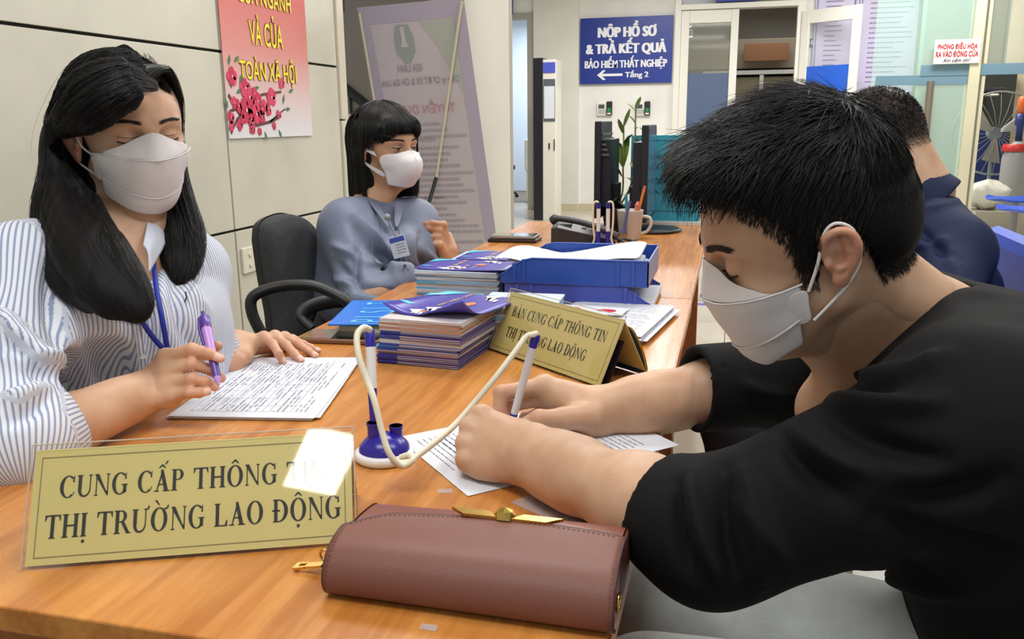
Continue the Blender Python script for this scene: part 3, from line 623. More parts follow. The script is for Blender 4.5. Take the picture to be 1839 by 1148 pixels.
bg = onz(1808, 338, .0); bt = thing('plastic_bag', 'crumpled whitish plastic bag at the foot of the grey cylinder behind the glass', 'bag', (hx-.30, YG+1.45, .30))
struct(MB().box((fx[0]-.30, YG+1.25, 0), (hx+2.2, YG+2.76, .30), bev=.005).build('trim_5', tile_mat))
rg = random.Random(2); mbg = MB(); VB = []
for i in range(9):
    for j in range(14):
        th, ph = PI*i/8, 2*PI*j/14; r_ = .14*(1+.18*math.sin(3*ph+i)+.10*rg.uniform(-1, 1)); VB.append((hx-.30+r_*1.3*math.sin(th)*math.cos(ph), YG+1.45+r_*math.sin(th)*math.sin(ph), .43+.9*r_*math.cos(th)))
mbg.add(VB, [(i*14+j, i*14+(j+1) % 14, (i+1)*14+(j+1) % 14, (i+1)*14+j) for i in range(8) for j in range(14)], 0, True); mbg.build('bag_body', mat('bag_white', S(214, 212, 196), .35), bt)
# blue bench seats and a beige box at the right edge
blue_pl = mat('seat_blue_plastic', S(20, 84, 214), .25); beigem = mat('box_beige', S(206, 196, 172), .5)
def shell_seat(cx, cy, z, lab, r=.24):
    t = thing('bench_seat', lab, 'seat', (cx, cy, 0))
    rows = []
    for i in range(7):
        v = -1+2*i/6; row = []
        for j in range(7):
            u = -1+2*j/6; k = max(abs(u), abs(v)); s_ = k/(math.hypot(u, v)+1e-6); s_ = .3*1+.7*s_ if k > 0 else 1
            row.append((cx+u*s_*r, cy+v*s_*r, z+.045*(u*u+v*v)*.5-.03))
        rows.append(row)
    sheet('shell', rows, blue_pl, t, .02, 2); MB().tube([(cx, cy, z-.03), (cx, cy, 0.02)], .03, 10).tube([(cx, cy, .0), (cx, cy, .03)], .16, 20).build('pedestal', mat('bench_metal', S(150, 150, 150), .3, .8), t)
q = onz(1825, 356, .46); shell_seat(float(q[0])+.0, float(q[1]), .46, 'farther blue bench seat at the right edge above the beige block')
q = onz(1852, 374, .46); shell_seat(float(q[0]), float(q[1]), .46, 'nearer blue bench seat cut by the right edge of the photo')
q = onz(1815, 424, 0); t = thing('beige_block', 'beige block under the blue bench seats at the right edge', 'box', (q[0], q[1], 0))
MB().box((q[0], q[1], 0), (q[0]+.5, q[1]+.5, .36), bev=.01).build('body', beigem, t)
# ================================================================== DESKS
D = .75
def wood(name, c1, c2, rough):
    m = bpy.data.materials.new(name); m.use_nodes = True; nt, b = nodes_of(m)
    tc = nt.nodes.new('ShaderNodeTexCoord'); mp = nt.nodes.new('ShaderNodeMapping'); mp.inputs['Scale'].default_value = (9, .55, 9)
    nt.links.new(tc.outputs['Object'], mp.inputs['Vector'])
    n1 = nt.nodes.new('ShaderNodeTexNoise'); n1.inputs['Scale'].default_value = 2.2; n1.inputs['Detail'].default_value = 7; n1.inputs['Distortion'].default_value = .7
    n2 = nt.nodes.new('ShaderNodeTexNoise'); n2.inputs['Scale'].default_value = 14; n2.inputs['Detail'].default_value = 5
    nt.links.new(mp.outputs[0], n1.inputs['Vector']); nt.links.new(mp.outputs[0], n2.inputs['Vector'])
    mx = nt.nodes.new('ShaderNodeMix'); mx.data_type = 'FLOAT'; mx.inputs[0].default_value = .35; nt.links.new(n1.outputs['Fac'], mx.inputs[2]); nt.links.new(n2.outputs['Fac'], mx.inputs[3])
    cr = nt.nodes.new('ShaderNodeValToRGB'); e = cr.color_ramp.elements; e[0].position = .38; e[0].color = (*c2, 1); e[1].position = .62; e[1].color = (*c1, 1)
    nt.links.new(mx.outputs[0], cr.inputs[0]); nt.links.new(cr.outputs[0], b.inputs['Base Color'])
    b.inputs['Roughness'].default_value = rough; b.inputs['Specular IOR Level'].default_value = .55
    rr = nt.nodes.new('ShaderNodeMapRange'); rr.inputs[3].default_value = rough-.05; rr.inputs[4].default_value = rough+.10; nt.links.new(n2.outputs['Fac'], rr.inputs[0]); nt.links.new(rr.outputs[0], b.inputs['Roughness'])
    return m
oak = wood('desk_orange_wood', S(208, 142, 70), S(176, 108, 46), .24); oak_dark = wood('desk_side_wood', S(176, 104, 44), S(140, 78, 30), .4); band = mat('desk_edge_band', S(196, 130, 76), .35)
def desk(name, label, x0, y0, x1, y1):
    t = thing(name, label, 'desk', ((x0+x1)/2, (y0+y1)/2, 0))
    MB().box((x0, y0, D-.025), (x1, y1, D), bev=.002).build('desktop', oak, t)
    for xe in (x0-.0015, x1-.0005): MB().box((xe, y0, D-.024), (xe+.002, y1, D-.0015)).build('edge_band', band, t)
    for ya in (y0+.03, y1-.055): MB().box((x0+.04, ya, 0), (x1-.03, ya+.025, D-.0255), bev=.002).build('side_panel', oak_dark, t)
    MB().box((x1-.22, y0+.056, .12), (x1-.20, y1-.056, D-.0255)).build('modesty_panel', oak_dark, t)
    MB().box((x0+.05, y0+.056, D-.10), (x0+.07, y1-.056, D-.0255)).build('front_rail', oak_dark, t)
    return t
XL0, XR0 = -.800, -.078
desk('office_desk', 'nearer orange wood-grain desk with the large name plate, wallet and papers', XL0, .527, XR0, 1.960)
desk('office_desk', 'farther orange wood-grain desk with the trays, telephone and monitors', XL0-.004, 1.963, XR0-.002, 3.43)

paper = mat('paper_white', S(216, 219, 227), .6); ink = mat('ink_grey', S(120, 122, 134), .6); inkd = mat('ink_dark', S(60, 60, 74), .6)
gold_paper = mat('plate_gold_paper', S(214, 198, 128), .32, var=(5, .06)); acryl = bpy.data.materials.new('acrylic_clear'); acryl.use_nodes = True; nt = acryl.node_tree; nt.nodes.clear(); mo = nt.nodes.new('ShaderNodeOutputMaterial'); ms = nt.nodes.new('ShaderNodeMixShader'); tr_ = nt.nodes.new('ShaderNodeBsdfTransparent'); gl_ = nt.nodes.new('ShaderNodeBsdfGlossy'); fr_ = nt.nodes.new('ShaderNodeLayerWeight'); pw_ = nt.nodes.new('ShaderNodeMath'); pw_.operation = 'POWER'; pw_.inputs[1].default_value = 4; ma_ = nt.nodes.new('ShaderNodeMath'); ma_.operation = 'MULTIPLY_ADD'; ma_.inputs[1].default_value = .6; ma_.inputs[2].default_value = .042
tr_.inputs[0].default_value = (.985, .985, .97, 1); gl_.inputs['Roughness'].default_value = .03; nt.links.new(fr_.outputs['Facing'], pw_.inputs[0]); nt.links.new(pw_.outputs[0], ma_.inputs[0]); nt.links.new(ma_.outputs[0], ms.inputs[0]); nt.links.new(tr_.outputs[0], ms.inputs[1]); nt.links.new(gl_.outputs[0], ms.inputs[2]); nt.links.new(ms.outputs[0], mo.inputs[0]); acryl_e = mat('acrylic_edge', S(206, 196, 176), .1, alpha=.75)
letter_g = mat('plate_lettering', S(26, 25, 24), .6); rule_g = mat('plate_rule', S(130, 118, 76), .5)

def tent(name, label, B0, B1, a, h, lines, back=True, top_extra=.005):
    """folded table sign: B0,B1 = front bottom corners, the front leans back by a over height h"""
    B0, B1 = np.array(B0, float), np.array(B1, float); e = nrm(B1-B0); L = np.linalg.norm(B1-B0); nh = np.array([-e[1], e[0], 0]); z = np.array([0, 0, 1.])
    up = nrm(nh*a+z*h); sl = math.hypot(a, h); fn = nrm(np.cross(e, up))    # faces the viewer
    t = thing(name, label, 'name plate', (B0+B1)/2)
    o = B0+z*.0012
    MB().slab(o+e*.003+up*.003+fn*.0, o+e*(L-.003)+up*.003, o+e*(L-.003)+up*sl, o+e*.003+up*sl, .0012).build('card', gold_paper, t)
    b0 = B0+nh*2*a; 
    bk = MB(); bn = nrm(nh*-a+z*h)
    bk.slab(b0+e*(L-.003)+z*.0015, b0+e*.003+z*.0015, b0+e*.003+bn*sl+z*.001, b0+e*(L-.003)+bn*sl+z*.001, .0012); bk.build('back_card', gold_paper, t)
    # acrylic shell: front pane and back pane, each proud of the card, and the ridge
    A = MB(); A.slab(o+fn*.0022-up*.001, o+e*L+fn*.0022-up*.001, o+e*L+up*(sl+top_extra)+fn*.0022, o+up*(sl+top_extra)+fn*.0022, .0016)
    A.build('acrylic_front', acryl, t)
    E_ = MB(); r = .0007
    for p_, q_ in ((o+fn*.0015, o+up*(sl+top_extra)+fn*.0015), (o+e*L+fn*.0015, o+e*L+up*(sl+top_extra)+fn*.0015), (o+up*(sl+top_extra)+fn*.0015, o+e*L+up*(sl+top_extra)+fn*.0015)): E_.tube([p_, q_], r, 6)
    E_.build('acrylic_edge', acryl_e, t)
    # floor strip of the holder
    MB().slab(o+e*0+nh*.012, o+e*L+nh*.012, o+e*L+nh*(2*a-.008), o+nh*(2*a-.008), .001).build('base_strip', acryl, t)
    # frame rule
    R_ = MB(); m_ = .010; pth = [(m_, m_), (L-m_, m_), (L-m_, sl-m_*.8), (m_, sl-m_*.8)]
    for i in range(4):
        p_, q_ = np.array(pth[i]), np.array(pth[(i+1) % 4]); d_ = nrm(q_-p_)*.0004; n_ = np.array([-d_[1], d_[0]])
        R_.add([o+e*(c[0])+up*(c[1])+fn*.0004 for c in (p_-d_-n_, q_+d_-n_, q_+d_+n_, p_-d_+n_)], [(0, 1, 2, 3)])
    R_.build('frame_rule', rule_g, t)
    T_ = MB()
    for s_, u0, u1, v0, hh in lines: serif_on(T_, s_, o+e*L*u0+up*sl*v0, e, up, L*(u1-u0), hh*sl, lift=.0004)
    T_.build('lettering', letter_g, t)
    return t, o, e, up, nh, fn, L, sl
b0 = onz(38, 1027, D); b1 = onz(655, 979, D); b1 = b0+nrm(b1-b0)*.305
tent('name_plate', 'large gold table sign in front, nearest the camera beside the wallet', b0, b1, .060, .094, [('CUNG CẤP THÔNG TIN', .09, .905, .575, .185), ('THỊ TRƯỜNG LAO ĐỘNG', .055, .955, .24, .195)])
c0 = onz(875, 628, D); c1 = onz(1075, 699, D); c1 = c0+nrm(c1-c0)*.30
T2 = tent('name_plate', 'smaller-looking gold table sign in the middle of the desk before the blue trays', c0, c1, .053, .100, [('BÀN CUNG CẤP THÔNG TIN', .10, .915, .62, .165), ('THỊ TRƯỜNG LAO ĐỘNG', .11, .82, .285, .165)])
# colourful leaflet tucked inside the second sign, curved against its back
_, o, e, up, nh, fn, L, sl = T2
rows = []
for i in range(8):
    s_ = i/7; q = o+nh*(.060+.042*s_**1.2+.010*math.sin(s_*PI))+np.array([0, 0, .092*(1-s_)])
    rows.append([q+e*(L*.35), q+e*(L*.6), q+e*(L+.004)])
lf = thing('leaflet', 'navy and yellow leaflet curled inside the middle table sign', 'leaflet', o+e*L+nh*.08)
sheet('page', rows, mat('leaflet_navy', S(28, 56, 96), .3), lf, .0012, 1)
rows2 = [[p+nh*.0035 for p in r] for r in rows]; rows2 = [[r[0], r[1], r[2]+e*.002] for r in rows2]; sheet('backing_page', rows2, mat('leaflet_yellow', S(226, 180, 30), .4), lf, .0012, 1)
MB().slab(o+e*(L*.4)+nh*.02, o+e*(L-.002)+nh*.02, o+e*(L-.002)+nh*.052+np.array([0, 0, .066]), o+e*(L*.4)+nh*.052+np.array([0, 0, .066]), .0008).build('dark_page', mat('leaflet_dark', S(38, 28, 34), .35, var=(40, .6)), lf)

# ---- papers with print
def paper_sheet(name, label, corners, z, th=.0004, stack=1, group=None, curl=0, cat='paper'):
    A, B, C_, D_ = [np.array([c[0], c[1], z]) for c in corners]     # A,B,C,D around; A->B = top edge of the text
    t = thing(name, label, cat, (A+C_)/2, group=group)
    n = 10; rows = []
    for i in range(n):
        v = i/(n-1); row = []
        for j in range(n):
            u = j/(n-1); p = A*(1-u)*(1-v)+B*u*(1-v)+C_*u*v+D_*(1-u)*v
            row.append(p+np.array([0, 0, th*stack+curl*(max(0, u-.6)**2+max(0, v-.6)**2)*2]))
        rows.append(row)
    return t, rows, A, B, C_, D_
def fan_stack(name, label, corners, z, n, seed, parent=None, d=.004, th=.0011, top_print=None):
    rg = random.Random(seed); Q = [np.array([c[0], c[1], 0.0]) for c in corners]; cen = sum(Q)/4; out = []
    for i in range(n):
        a = rg.uniform(-.02, .02) if i < n-1 else 0; off = np.array([rg.uniform(-d, d), rg.uniform(-d, d), 0]) if i < n-1 else 0; R_ = np.array([[math.cos(a), -math.sin(a), 0], [math.sin(a), math.cos(a), 0], [0, 0, 1.]])
        lab_ = nth(n-1-i, label)
        V = [cen+R_ @ (q-cen)+off+np.array([0, 0, z+i*th+.0001]) for q in Q]
        t = thing(name, lab_, 'paper', sum(V)/4, group=label) if i < n-1 else None
        if t is None: return V
        MB().slab(V[0]+[0, 0, th*.7], V[1]+[0, 0, th*.7], V[2]+[0, 0, th*.7], V[3]+[0, 0, th*.7], th*.7).build('sheet', paper, t)
def flat(p, z): q = onz(p[0], p[1], z); return (float(q[0]), float(q[1]))
# woman's form: a small pile; top sheet carries a table
zf = .7515
cs = [flat(p, zf+.003) for p in ((446, 643), (649, 643), (567, 751), (304, 748))]
V = fan_stack('form_sheet', 'sheet in the pile under the printed table form', cs, zf-.0012, 5, 4, d=.004)
def top_sheet(label, V, cat='paper'):
    V = [v if np.dot(np.cross(V[1]-V[0], V[3]-V[0]), [0, 0, 1]) > 0 else v for v in V]
    if np.cross(V[1]-V[0], V[3]-V[0])[2] < 0: V = V[::-1]
    t = thing('form_sheet', label, cat, sum(V)/4); MB().slab(*[v+np.array([0, 0, .0006]) for v in V], .0005).build('sheet', paper, t); return t
t = top_sheet('white form with a printed table under the hands of the woman in stripes', V)
A_, B_, C_, D_ = [v+np.array([0, 0, .0009]) for v in V]     # far-left, far-right, near-right, near-left
def sp_(u, v): return A_*(1-u)*(1-v)+B_*u*(1-v)+C_*u*v+D_*(1-u)*v
mb = MB()
def seg(mb, p, q, w): d_ = nrm(q-p); n_ = np.array([-d_[1], d_[0], 0])*w; mb.add([p-n_, q-n_, q+n_, p+n_], [(0, 1, 2, 3)])
for i in range(15):
    u = .10+i*.05
    if i % 1 == 0: seg(mb, sp_(u, .14 if i < 13 else .08), sp_(u, .93), .00025)
for v in (.14, .25, .40, .44, .52, .62, .74, .85, .93): seg(mb, sp_(.10, v), sp_(.80, v), .00025)
mb.build('table_rules', ink, t)
mb = MB(); rg = random.Random(2)
for i in range(26):
    u = .11+i*.0315; v = .1+rg.random()*.08
    while v < .92:
        l = rg.uniform(.02, .12)
        if rg.random() < (.62 if u < .82 else .5): seg(mb, sp_(u, v), sp_(u, min(v+l, .93)), .0007)
        v += l+.02
mb.build('small_print', ink, t)
# man's form
cs = [flat(p, .7515) for p in ((713, 785), (838, 889), (1237, 813))]; A_, B_, C_ = [np.array([c[0], c[1], .7512]) for c in cs]
u_ = nrm(B_-A_); w_ = C_-B_; w_ = nrm(w_-u_*w_.dot(u_)); B_ = A_+u_*.208; C_ = B_+w_*.297; D_ = A_+w_*.297
t = thing('form_sheet', 'single white form the man in black is writing on', 'paper', (A_+C_)/2)
MB().slab(A_, B_, C_, D_, .0005).build('sheet', paper, t)
A_, B_, C_, D_ = [p+np.array([0, 0, .0004]) for p in (A_, B_, C_, D_)]
mb = MB(); mb2 = MB(); rg = random.Random(8)
for i in range(30):
    v = .06+i*.028
    if rg.random() < .1: continue
    u = .12
    while u < .86:
        l = rg.uniform(.02, .09); seg(mb2 if i in (3, 4, 14) else mb, sp_(u, v), sp_(min(u+l, .9), v), .0006 if i not in (3, 4, 14) else .0010); u += l+.012
        if rg.random() < .03: break
mb.build('small_print', ink, t); mb2.build('heading_print', inkd, t)
# papers by the trays
ends = [(1150, 606), (1206, 545), (1030, 545), (985, 585)]
cs = [flat((1152, 604), .768), flat((1214, 547), .768)]; p1 = np.array([*cs[0], 0]); p2 = np.array([*cs[1], 0]); u_ = nrm(p2-p1); n_ = np.array([-u_[1], u_[0], 0])
cs = [tuple((p1)[:2]), tuple((p1+u_*.285)[:2]), tuple((p1+u_*.285+n_*.200)[:2]), tuple((p1+n_*.200)[:2])]
V = fan_stack('printed_sheet', 'sheet in the loose pile right of the middle sign', cs, .7505, 14, 9, d=.012, th=.0012)
t = top_sheet('topmost printed sheet of the loose pile right of the middle sign', V)
V = [v+np.array([0, 0, .0010]) for v in V]; mb = MB()
A_, B_, C_, D_ = V[3], V[0], V[1], V[2]
for i in range(20):
    v = .1+i*.04; u = .1
    if i % 5 == 4: continue
    while u < .85: l = rg.uniform(.03, .1); seg(mb, sp_(u, v), sp_(min(u+l, .9), v), .0007); u += l+.015
mb.build('small_print', ink, t)
q = onz(1065, 556, .772); t = thing('leaflet', 'small white leaflet with red drops lying behind the middle sign', 'leaflet', q)
e1 = nrm(np.array([1, -.1, 0])); e2 = np.array([.1, 1, 0]); e2 = nrm(e2); q = q+np.array([-.075, -.03, 0])
MB().slab(q, q+e1*.14, q+e1*.14+e2*.07, q+e2*.07, .001).build('sheet', paper, t)
for k in (.03, .105):
    pts = [(math.cos(a)*.016*(1+.6*max(0, -math.cos(a))), math.sin(a)*.012) for a in np.linspace(0, 2*PI, 14, endpoint=False)]
    MB().prism(pts, q+e1*k+e2*.035+np.array([0, 0, .0003]), e1, e2, np.array([0, 0, .0004])).build('red_drop', mat('print_red', S(196, 30, 50), .5), t)

# ---- magazines
mag_blue = mat('magazine_navy', S(38, 48, 140), .3); mag_cyan = mat('magazine_cyan', S(70, 170, 226), .3); mag_pages = mat('magazine_pages', S(206, 200, 200), .6); mag_pale = mat('magazine_pale', S(190, 202, 216), .5); mag_brown = mat('magazine_brown', S(176, 120, 90), .5)
def magazine(name, label, cx, cy, z, w, l, th, rot, cover, group, pages=None, parent=None):
    t = thing(name, label, 'magazine', (cx, cy, z), rot, group)
    MB().box((-w/2, -l/2, 0), (w/2, l/2, .0007)).box((-w/2, -l/2, th-.0007), (w/2, l/2, th)).box((-w/2-.0003, -l/2-.0002, 0), (-w/2+.25*w, -l/2+.0004, th)).build('cover', cover, t, local=True)
    MB().box((-w/2+.001, -l/2+.0006, .0007), (w/2-.0015, l/2-.0015, th-.0007)).build('pages', pages or mag_pages, t, local=True)
    return t
bl, br, bk_ = onz(676, 652, D), onz(822, 665, D), onz(862, 628, D)
ang = math.atan2(br[1]-bl[1], br[0]-bl[0]); mw = .150; ml = .205
uxm = np.array([math.cos(ang), math.sin(ang), 0]); uym = np.array([-uxm[1], uxm[0], 0])
cen = bl+uxm*mw/2+uym*ml/2+np.array([.002, 0, 0]); z = D+.0005; rg = random.Random(12)
covers = [mag_blue]*5+[mag_brown, mag_pages]+[mag_blue, mag_cyan]+[mag_blue, mag_pages, mag_pages]+[mag_blue]*4+[mag_pages, mag_brown, mag_pages, mag_brown, mag_pages, mag_pages]
for i, cv in enumerate(covers):
    th = rg.uniform(.0031, .0040); sh = (0.012 if i > 8 else 0)+(.0 if i > 5 else 0)
    c = cen+uxm*(rg.uniform(-.002, .002)+sh*.7)+uym*rg.uniform(-.003, .003)
    magazine('magazine', nth(len(covers)-1-i, 'magazine of the tall stack behind the pen stand'), c[0], c[1], z, mw, ml, th, ang+rg.uniform(-.015, .015)-.02*(i > 8), cv, 'magazines in the tall stack', mat('magazine_pages_tan', S(206, 176, 158), .6) if i % 3 else mag_pages); z += th+.0002
ztop = z
cen_top = cen+uxm*.008
# purple brochure with bent-up corners on top
def brochure(name, label, c, ang, w, l, z, curl, seed, thick=.0016):
    """landscape cover: u along w, v along l; art as raised print patches following the same curved surface"""
    ux_ = np.array([math.cos(ang), math.sin(ang), 0]); uy_2 = np.array([-ux_[1], ux_[0], 0]); c = np.array([c[0], c[1], z])
    def srf(u, v, l_=0):
        h = curl*((max(0, .35-v)/.35)**2*max(0, u-.45)*2.0 + (max(0, .30-u)/.30)**2*.5*max(0, 1-v))+.0
        return c+ux_*(u-.5)*w+uy_2*(v-.5)*l+np.array([0, 0, h+l_])
    t = thing(name, label, 'brochure', c)
    rows = [[srf(i/12, j/10, thick/2) for i in range(13)] for j in range(11)]; sheet('cover', rows, mat('brochure_violet', S(74, 66, 168), .3), t, thick, 0)
    def patch(mb, poly, k=3, lift=.0008):
        """subdivided polygon laid on the surface (fan of quads via midpoint)"""
        mb.add([srf(u, v, thick+lift) for u, v in poly], [tuple(range(len(poly)))])
    cy = MB(); 
    for poly in ([(0, .62), (0, 1), (.14, 1), (.10, .80)], [(.10, .80), (.14, 1), (.30, 1), (.22, .93)], [(.86, .0), (1, 0), (1, .14), (.93, .07)], [(.0, .22), (.05, .30), (.14, .32), (.10, .24)]): patch(cy, poly)
    cy.build('cyan_print', mat('brochure_cyan', S(80, 200, 236), .3), t)
    wh = MB()
    def arrow(cx, cy_, s, a):
        for p in ([(0, 0), (1, .35), (.35, 1)],): wh.add([srf(cx+(x*math.cos(a)-y*math.sin(a))*s*.8, cy_+(x*math.sin(a)+y*math.cos(a))*s, thick+.001) for x, y in p], [(0, 1, 2)])
        for k in (0.3, .55, .8): wh.add([srf(cx+(x*math.cos(a)-y*math.sin(a))*s*.8, cy_+(x*math.sin(a)+y*math.cos(a))*s, thick+.001) for x, y in ((k+.15, k), (k+.65, k-.1), (k+.7, k+.1), (k+.2, k+.2))], [(0, 1, 2, 3)])
    arrow(.56, .95, .22, -1.1); arrow(.30, .28, .20, -.9); arrow(.22, .14, .18, -.9)
    wh.build('white_arrows', mat('brochure_white', S(236, 236, 244), .4), t)
    orr = MB(); patch(orr, [(.56, .58), (.62, .66), (.70, .60), (.66, .48), (.60, .50)]); patch(orr, [(.34, .12), (.40, .17), (.44, .11), (.38, .08)]); orr.build('orange_print', mat('brochure_orange', S(232, 130, 70), .4), t)
    ye = MB(); V_, F_ = text_mesh('TÌM VIỆC LÀM', .03); lo, hi = V_.min(0), V_.max(0)
    def lay(u0, v0, du, dv, w2):
        ye.add([srf(u0+du*((p[0]-lo[0])/(hi[0]-lo[0]))-dv*w2*((p[1]-lo[1])/(hi[1]-lo[1])), v0+dv*((p[0]-lo[0])/(hi[0]-lo[0]))+du*w2*((p[1]-lo[1])/(hi[1]-lo[1])), thick+.001) for p in V_], F_)
    lay(.40, .38, .0, .58, .11); lay(.52, .02, .0, .50, .09); lay(.62, .16, .0, .3, .08)
    ye.build('yellow_lettering', mat('brochure_yellow', S(226, 190, 110), .4), t)
    return t
t1 = onz(700, 560, ztop); 
brochure('brochure', 'violet brochure with white arrows, bent up on top of the tall magazine stack', cen_top+uxm*.012+uym*.02, ang-.20, .165, .200, ztop+.001, .030, 1)
# cyan-cornered sheet under it, showing at its left
q = cen_top+uxm*-.045+uym*.075
MBc = MB(); t = thing('brochure', 'cyan brochure corner sticking out left under the violet brochure', 'brochure', (q[0], q[1], ztop+.0003))
qq = [q+uxm*a+uym*b+np.array([0, 0, ztop-q[2]+.0008]) for a, b in ((-.045, -.07), (.06, -.07), (.07, .06), (-.035, .045))]
MB().slab(*qq, .0006).build('cover', mat('brochure_cyan', S(80, 200, 236), .3), t)
mb = MB(); text_on(mb, 'SCA', qq[0]+uxm*.012+uym*.055+np.array([0, 0, .0004]), uym, -uxm, .035, .014, .0); mb.build('emblem', mat('ink_navy', S(30, 50, 110), .5), t)

# second, leaning stack right behind the tall one
rg = random.Random(5); z = D+.0005; c2_ = cen+uxm*.078+uym*.155
for i in range(17):
    th = rg.uniform(.0031, .0038); c = c2_+uxm*(.0010*i)+uym*rg.uniform(-.002, .002)
    magazine('magazine', nth(16-i, 'magazine of the leaning stack just behind the tall one'), c[0], c[1], z, .150, .205, th, ang+.12+rg.uniform(-.02, .02), rg.choice([mag_blue, mag_pale, mag_cyan]), 'magazines in the leaning stack', mag_pale); z += th+.0002
# third stack against the trays
a3 = onz(776, 522, D); z = D+.0005; rg = random.Random(6); c3 = np.array([a3[0]+.098, a3[1]+.085, 0])
c3 = np.array([-.615, 1.955, 0])
for i in range(16):
    th = rg.uniform(.0031, .0038); magazine('magazine', nth(15-i, 'pale magazine of the low stack left of the trays'), c3[0]+rg.uniform(-.003, .003), c3[1]+rg.uniform(-.003, .003), z, .205, .150, th, rg.uniform(-.02, .02)-.03, mag_pale if i % 4 else mag_cyan, 'magazines in the stack left of the trays', mag_pale); z += th+.0002
brochure('brochure', 'violet brochure lying on the stack left of the blue trays', (c3[0]+.002, c3[1]+.01), -.05, .225, .150, z+.001, .004, 2)
z3 = z
zq = D+.0005; c4 = np.array([-.60, 2.165, 0])
for i in range(14): magazine('magazine', nth(13-i, 'pale magazine of the stack farthest from the camera'), c4[0]+rg.uniform(-.003, .003), c4[1]+rg.uniform(-.003, .003), zq, .205, .150, .0035, rg.uniform(-.02, .02), mag_pale, 'magazines in the farthest stack', mag_pale); zq += .0037
brochure('brochure', 'violet brochure on the farthest magazine stack by the papers of the trays', (c4[0]+.02, c4[1]), .0, .215, .150, zq+.001, .002, 3)
# green-paged book and a blue lettered cover left of the tall stack
q = onz(697, 576, D); bc = np.array([-.665, 1.545, 0]); rb = ang+.10
t = thing('thick_book', 'thick book with green covers under the blue lettered book', 'book', (bc[0], bc[1], D), rb)
MB().box((-.062, -.08, .0005), (.085, .10, .003)).box((-.062, -.08, .021), (.085, .10, .0235)).box((.082, -.08, .0005), (.086, .10, .0235)).build('cover', mat('book_green', S(70, 110, 70), .5), t, local=True)
MB().box((-.058, -.077, .003), (.083, .098, .021)).build('pages', mat('book_pages', S(206, 200, 170), .7), t, local=True)
t = thing('lettered_book', 'bright blue book with pale capitals left of the tall magazine stack', 'book', (bc[0]-.012, bc[1]+.01, D+.0245), rb+.20)
MB().box((-.080, -.095, 0), (.080, .125, .004), bev=.001).build('cover', mat('book_bright_blue', S(36, 120, 224), .3), t, local=True)
MB().add([(.035, -.0945, .0045), (.0795, -.0945, .0045), (.0795, .05, .0045)], [(0, 1, 2)]).build('cyan_triangle', mat('brochure_cyan', S(80, 200, 236), .3), t, local=True)
mb = MB()
for k, ch in enumerate('PISLT'): text_on(mb, ch, (.035-.0*k, -.082+k*.040, .0042), (0, 1, 0), (-1, 0, 0), .022 if ch != 'I' else .006, .075, .0, lift=.0004)
mb.build('lettering', mat('book_letter', S(110, 196, 244), .4), t, local=True)

# ---- trays
tray_m = mat('tray_blue', S(40, 78, 168), .3, sss=0); tray_m2 = mat('tray_indigo', S(66, 82, 172), .3)
def tray(label, x0, x1, y0, y1, z, h, open_right, m, tilt=0):
    t = thing('letter_tray', label, 'letter tray', ((x0+x1)/2, (y0+y1)/2, z))
    s = -1 if open_right else 1; xo = x0 if s > 0 else x1
    prof = [(0, .004), (0, .30*h), (.012, .42*h), (.03, .68*h), (.050, .90*h), (.072, h), (x1-x0, h), (x1-x0, .004)]
    for yy in (y0, y1-.003): MB().prism([(s*a, b) for a, b in prof], (xo, yy, z), (1, 0, 0), (0, 0, 1), (0, .003, 0)).build('side_wall', m, t)
    MB().box((x0, y0, z), (x1, y1, z+.004), bev=.001).build('floor_plate', m, t)
    xc = x1 if s > 0 else x0; MB().box((xc-.003 if s > 0 else xc, y0, z), (xc if s > 0 else xc+.003, y1, z+h)).build('end_wall', m, t)
    for k in (.10, .165, .80, .90):
        xr = xo+s*(x1-x0)*k; MB().box((xr-.004, y0-.0035, z+.002), (xr+.004, y0+.001, z+h*(.97 if k > .15 else .80)), bev=.001).build('rib', m, t)
    for yy in (y0, y1-.002): MB().tube([(xo+s*a, yy, z+b) for a, b in prof[1:-1]], .0022, 6).build('rim', m, t)
    return t
tx0, tx1, ty0, ty1 = -.487, -.157, 1.80, 2.05
tray('lower blue letter tray with its curved opening to the right', tx0+.005, tx1, ty0, ty1, D+.0005, .052, True, tray_m2)
tray('upper blue letter tray heaped with white papers', tx0, tx1-.005, ty0-.004, ty1-.004, D+.0535, .056, False, tray_m)
rg = random.Random(21)
for i in range(7):
    z = D+.064+i*.0066; dx, dy = rg.uniform(-.012, .012), rg.uniform(-.004, .004); rows = []
    for a in range(9):
        v = a/8; row = []
        for b in range(5):
            w = b/4; sag = np.interp(v, [0, .12, .35, .65, .9, 1], [.004, .010, -.014, .002, .016, .012])*(i/6)**2
            row.append((tx0+.012+.297*v*(.98)+dx+(-.04 if i == 6 else 0)*(1-v), ty0+.012+.205*w+dy+(.02*w if i == 5 else 0), z-.004+sag+(.012*v*v*w*(i == 6))+.01*(i == 5)*(1-w)*v))
        rows.append(row)
    t = thing('loose_sheet', nth(6-i, 'white sheet in the heap filling the upper tray'), 'paper', (tx0+.15, ty0+.1, z), group='papers in the upper tray')
    sheet('sheet', rows, paper, t, .0012, 1)
t = thing('loose_sheet', 'white sheet lying in the lower blue tray at its open right end', 'paper', (-.25, 1.9, D+.01))
MB().box((tx0+.02, ty0+.01, D+.006), (tx1+.006, ty1-.03, D+.018), bev=.001).build('sheet', paper, t)

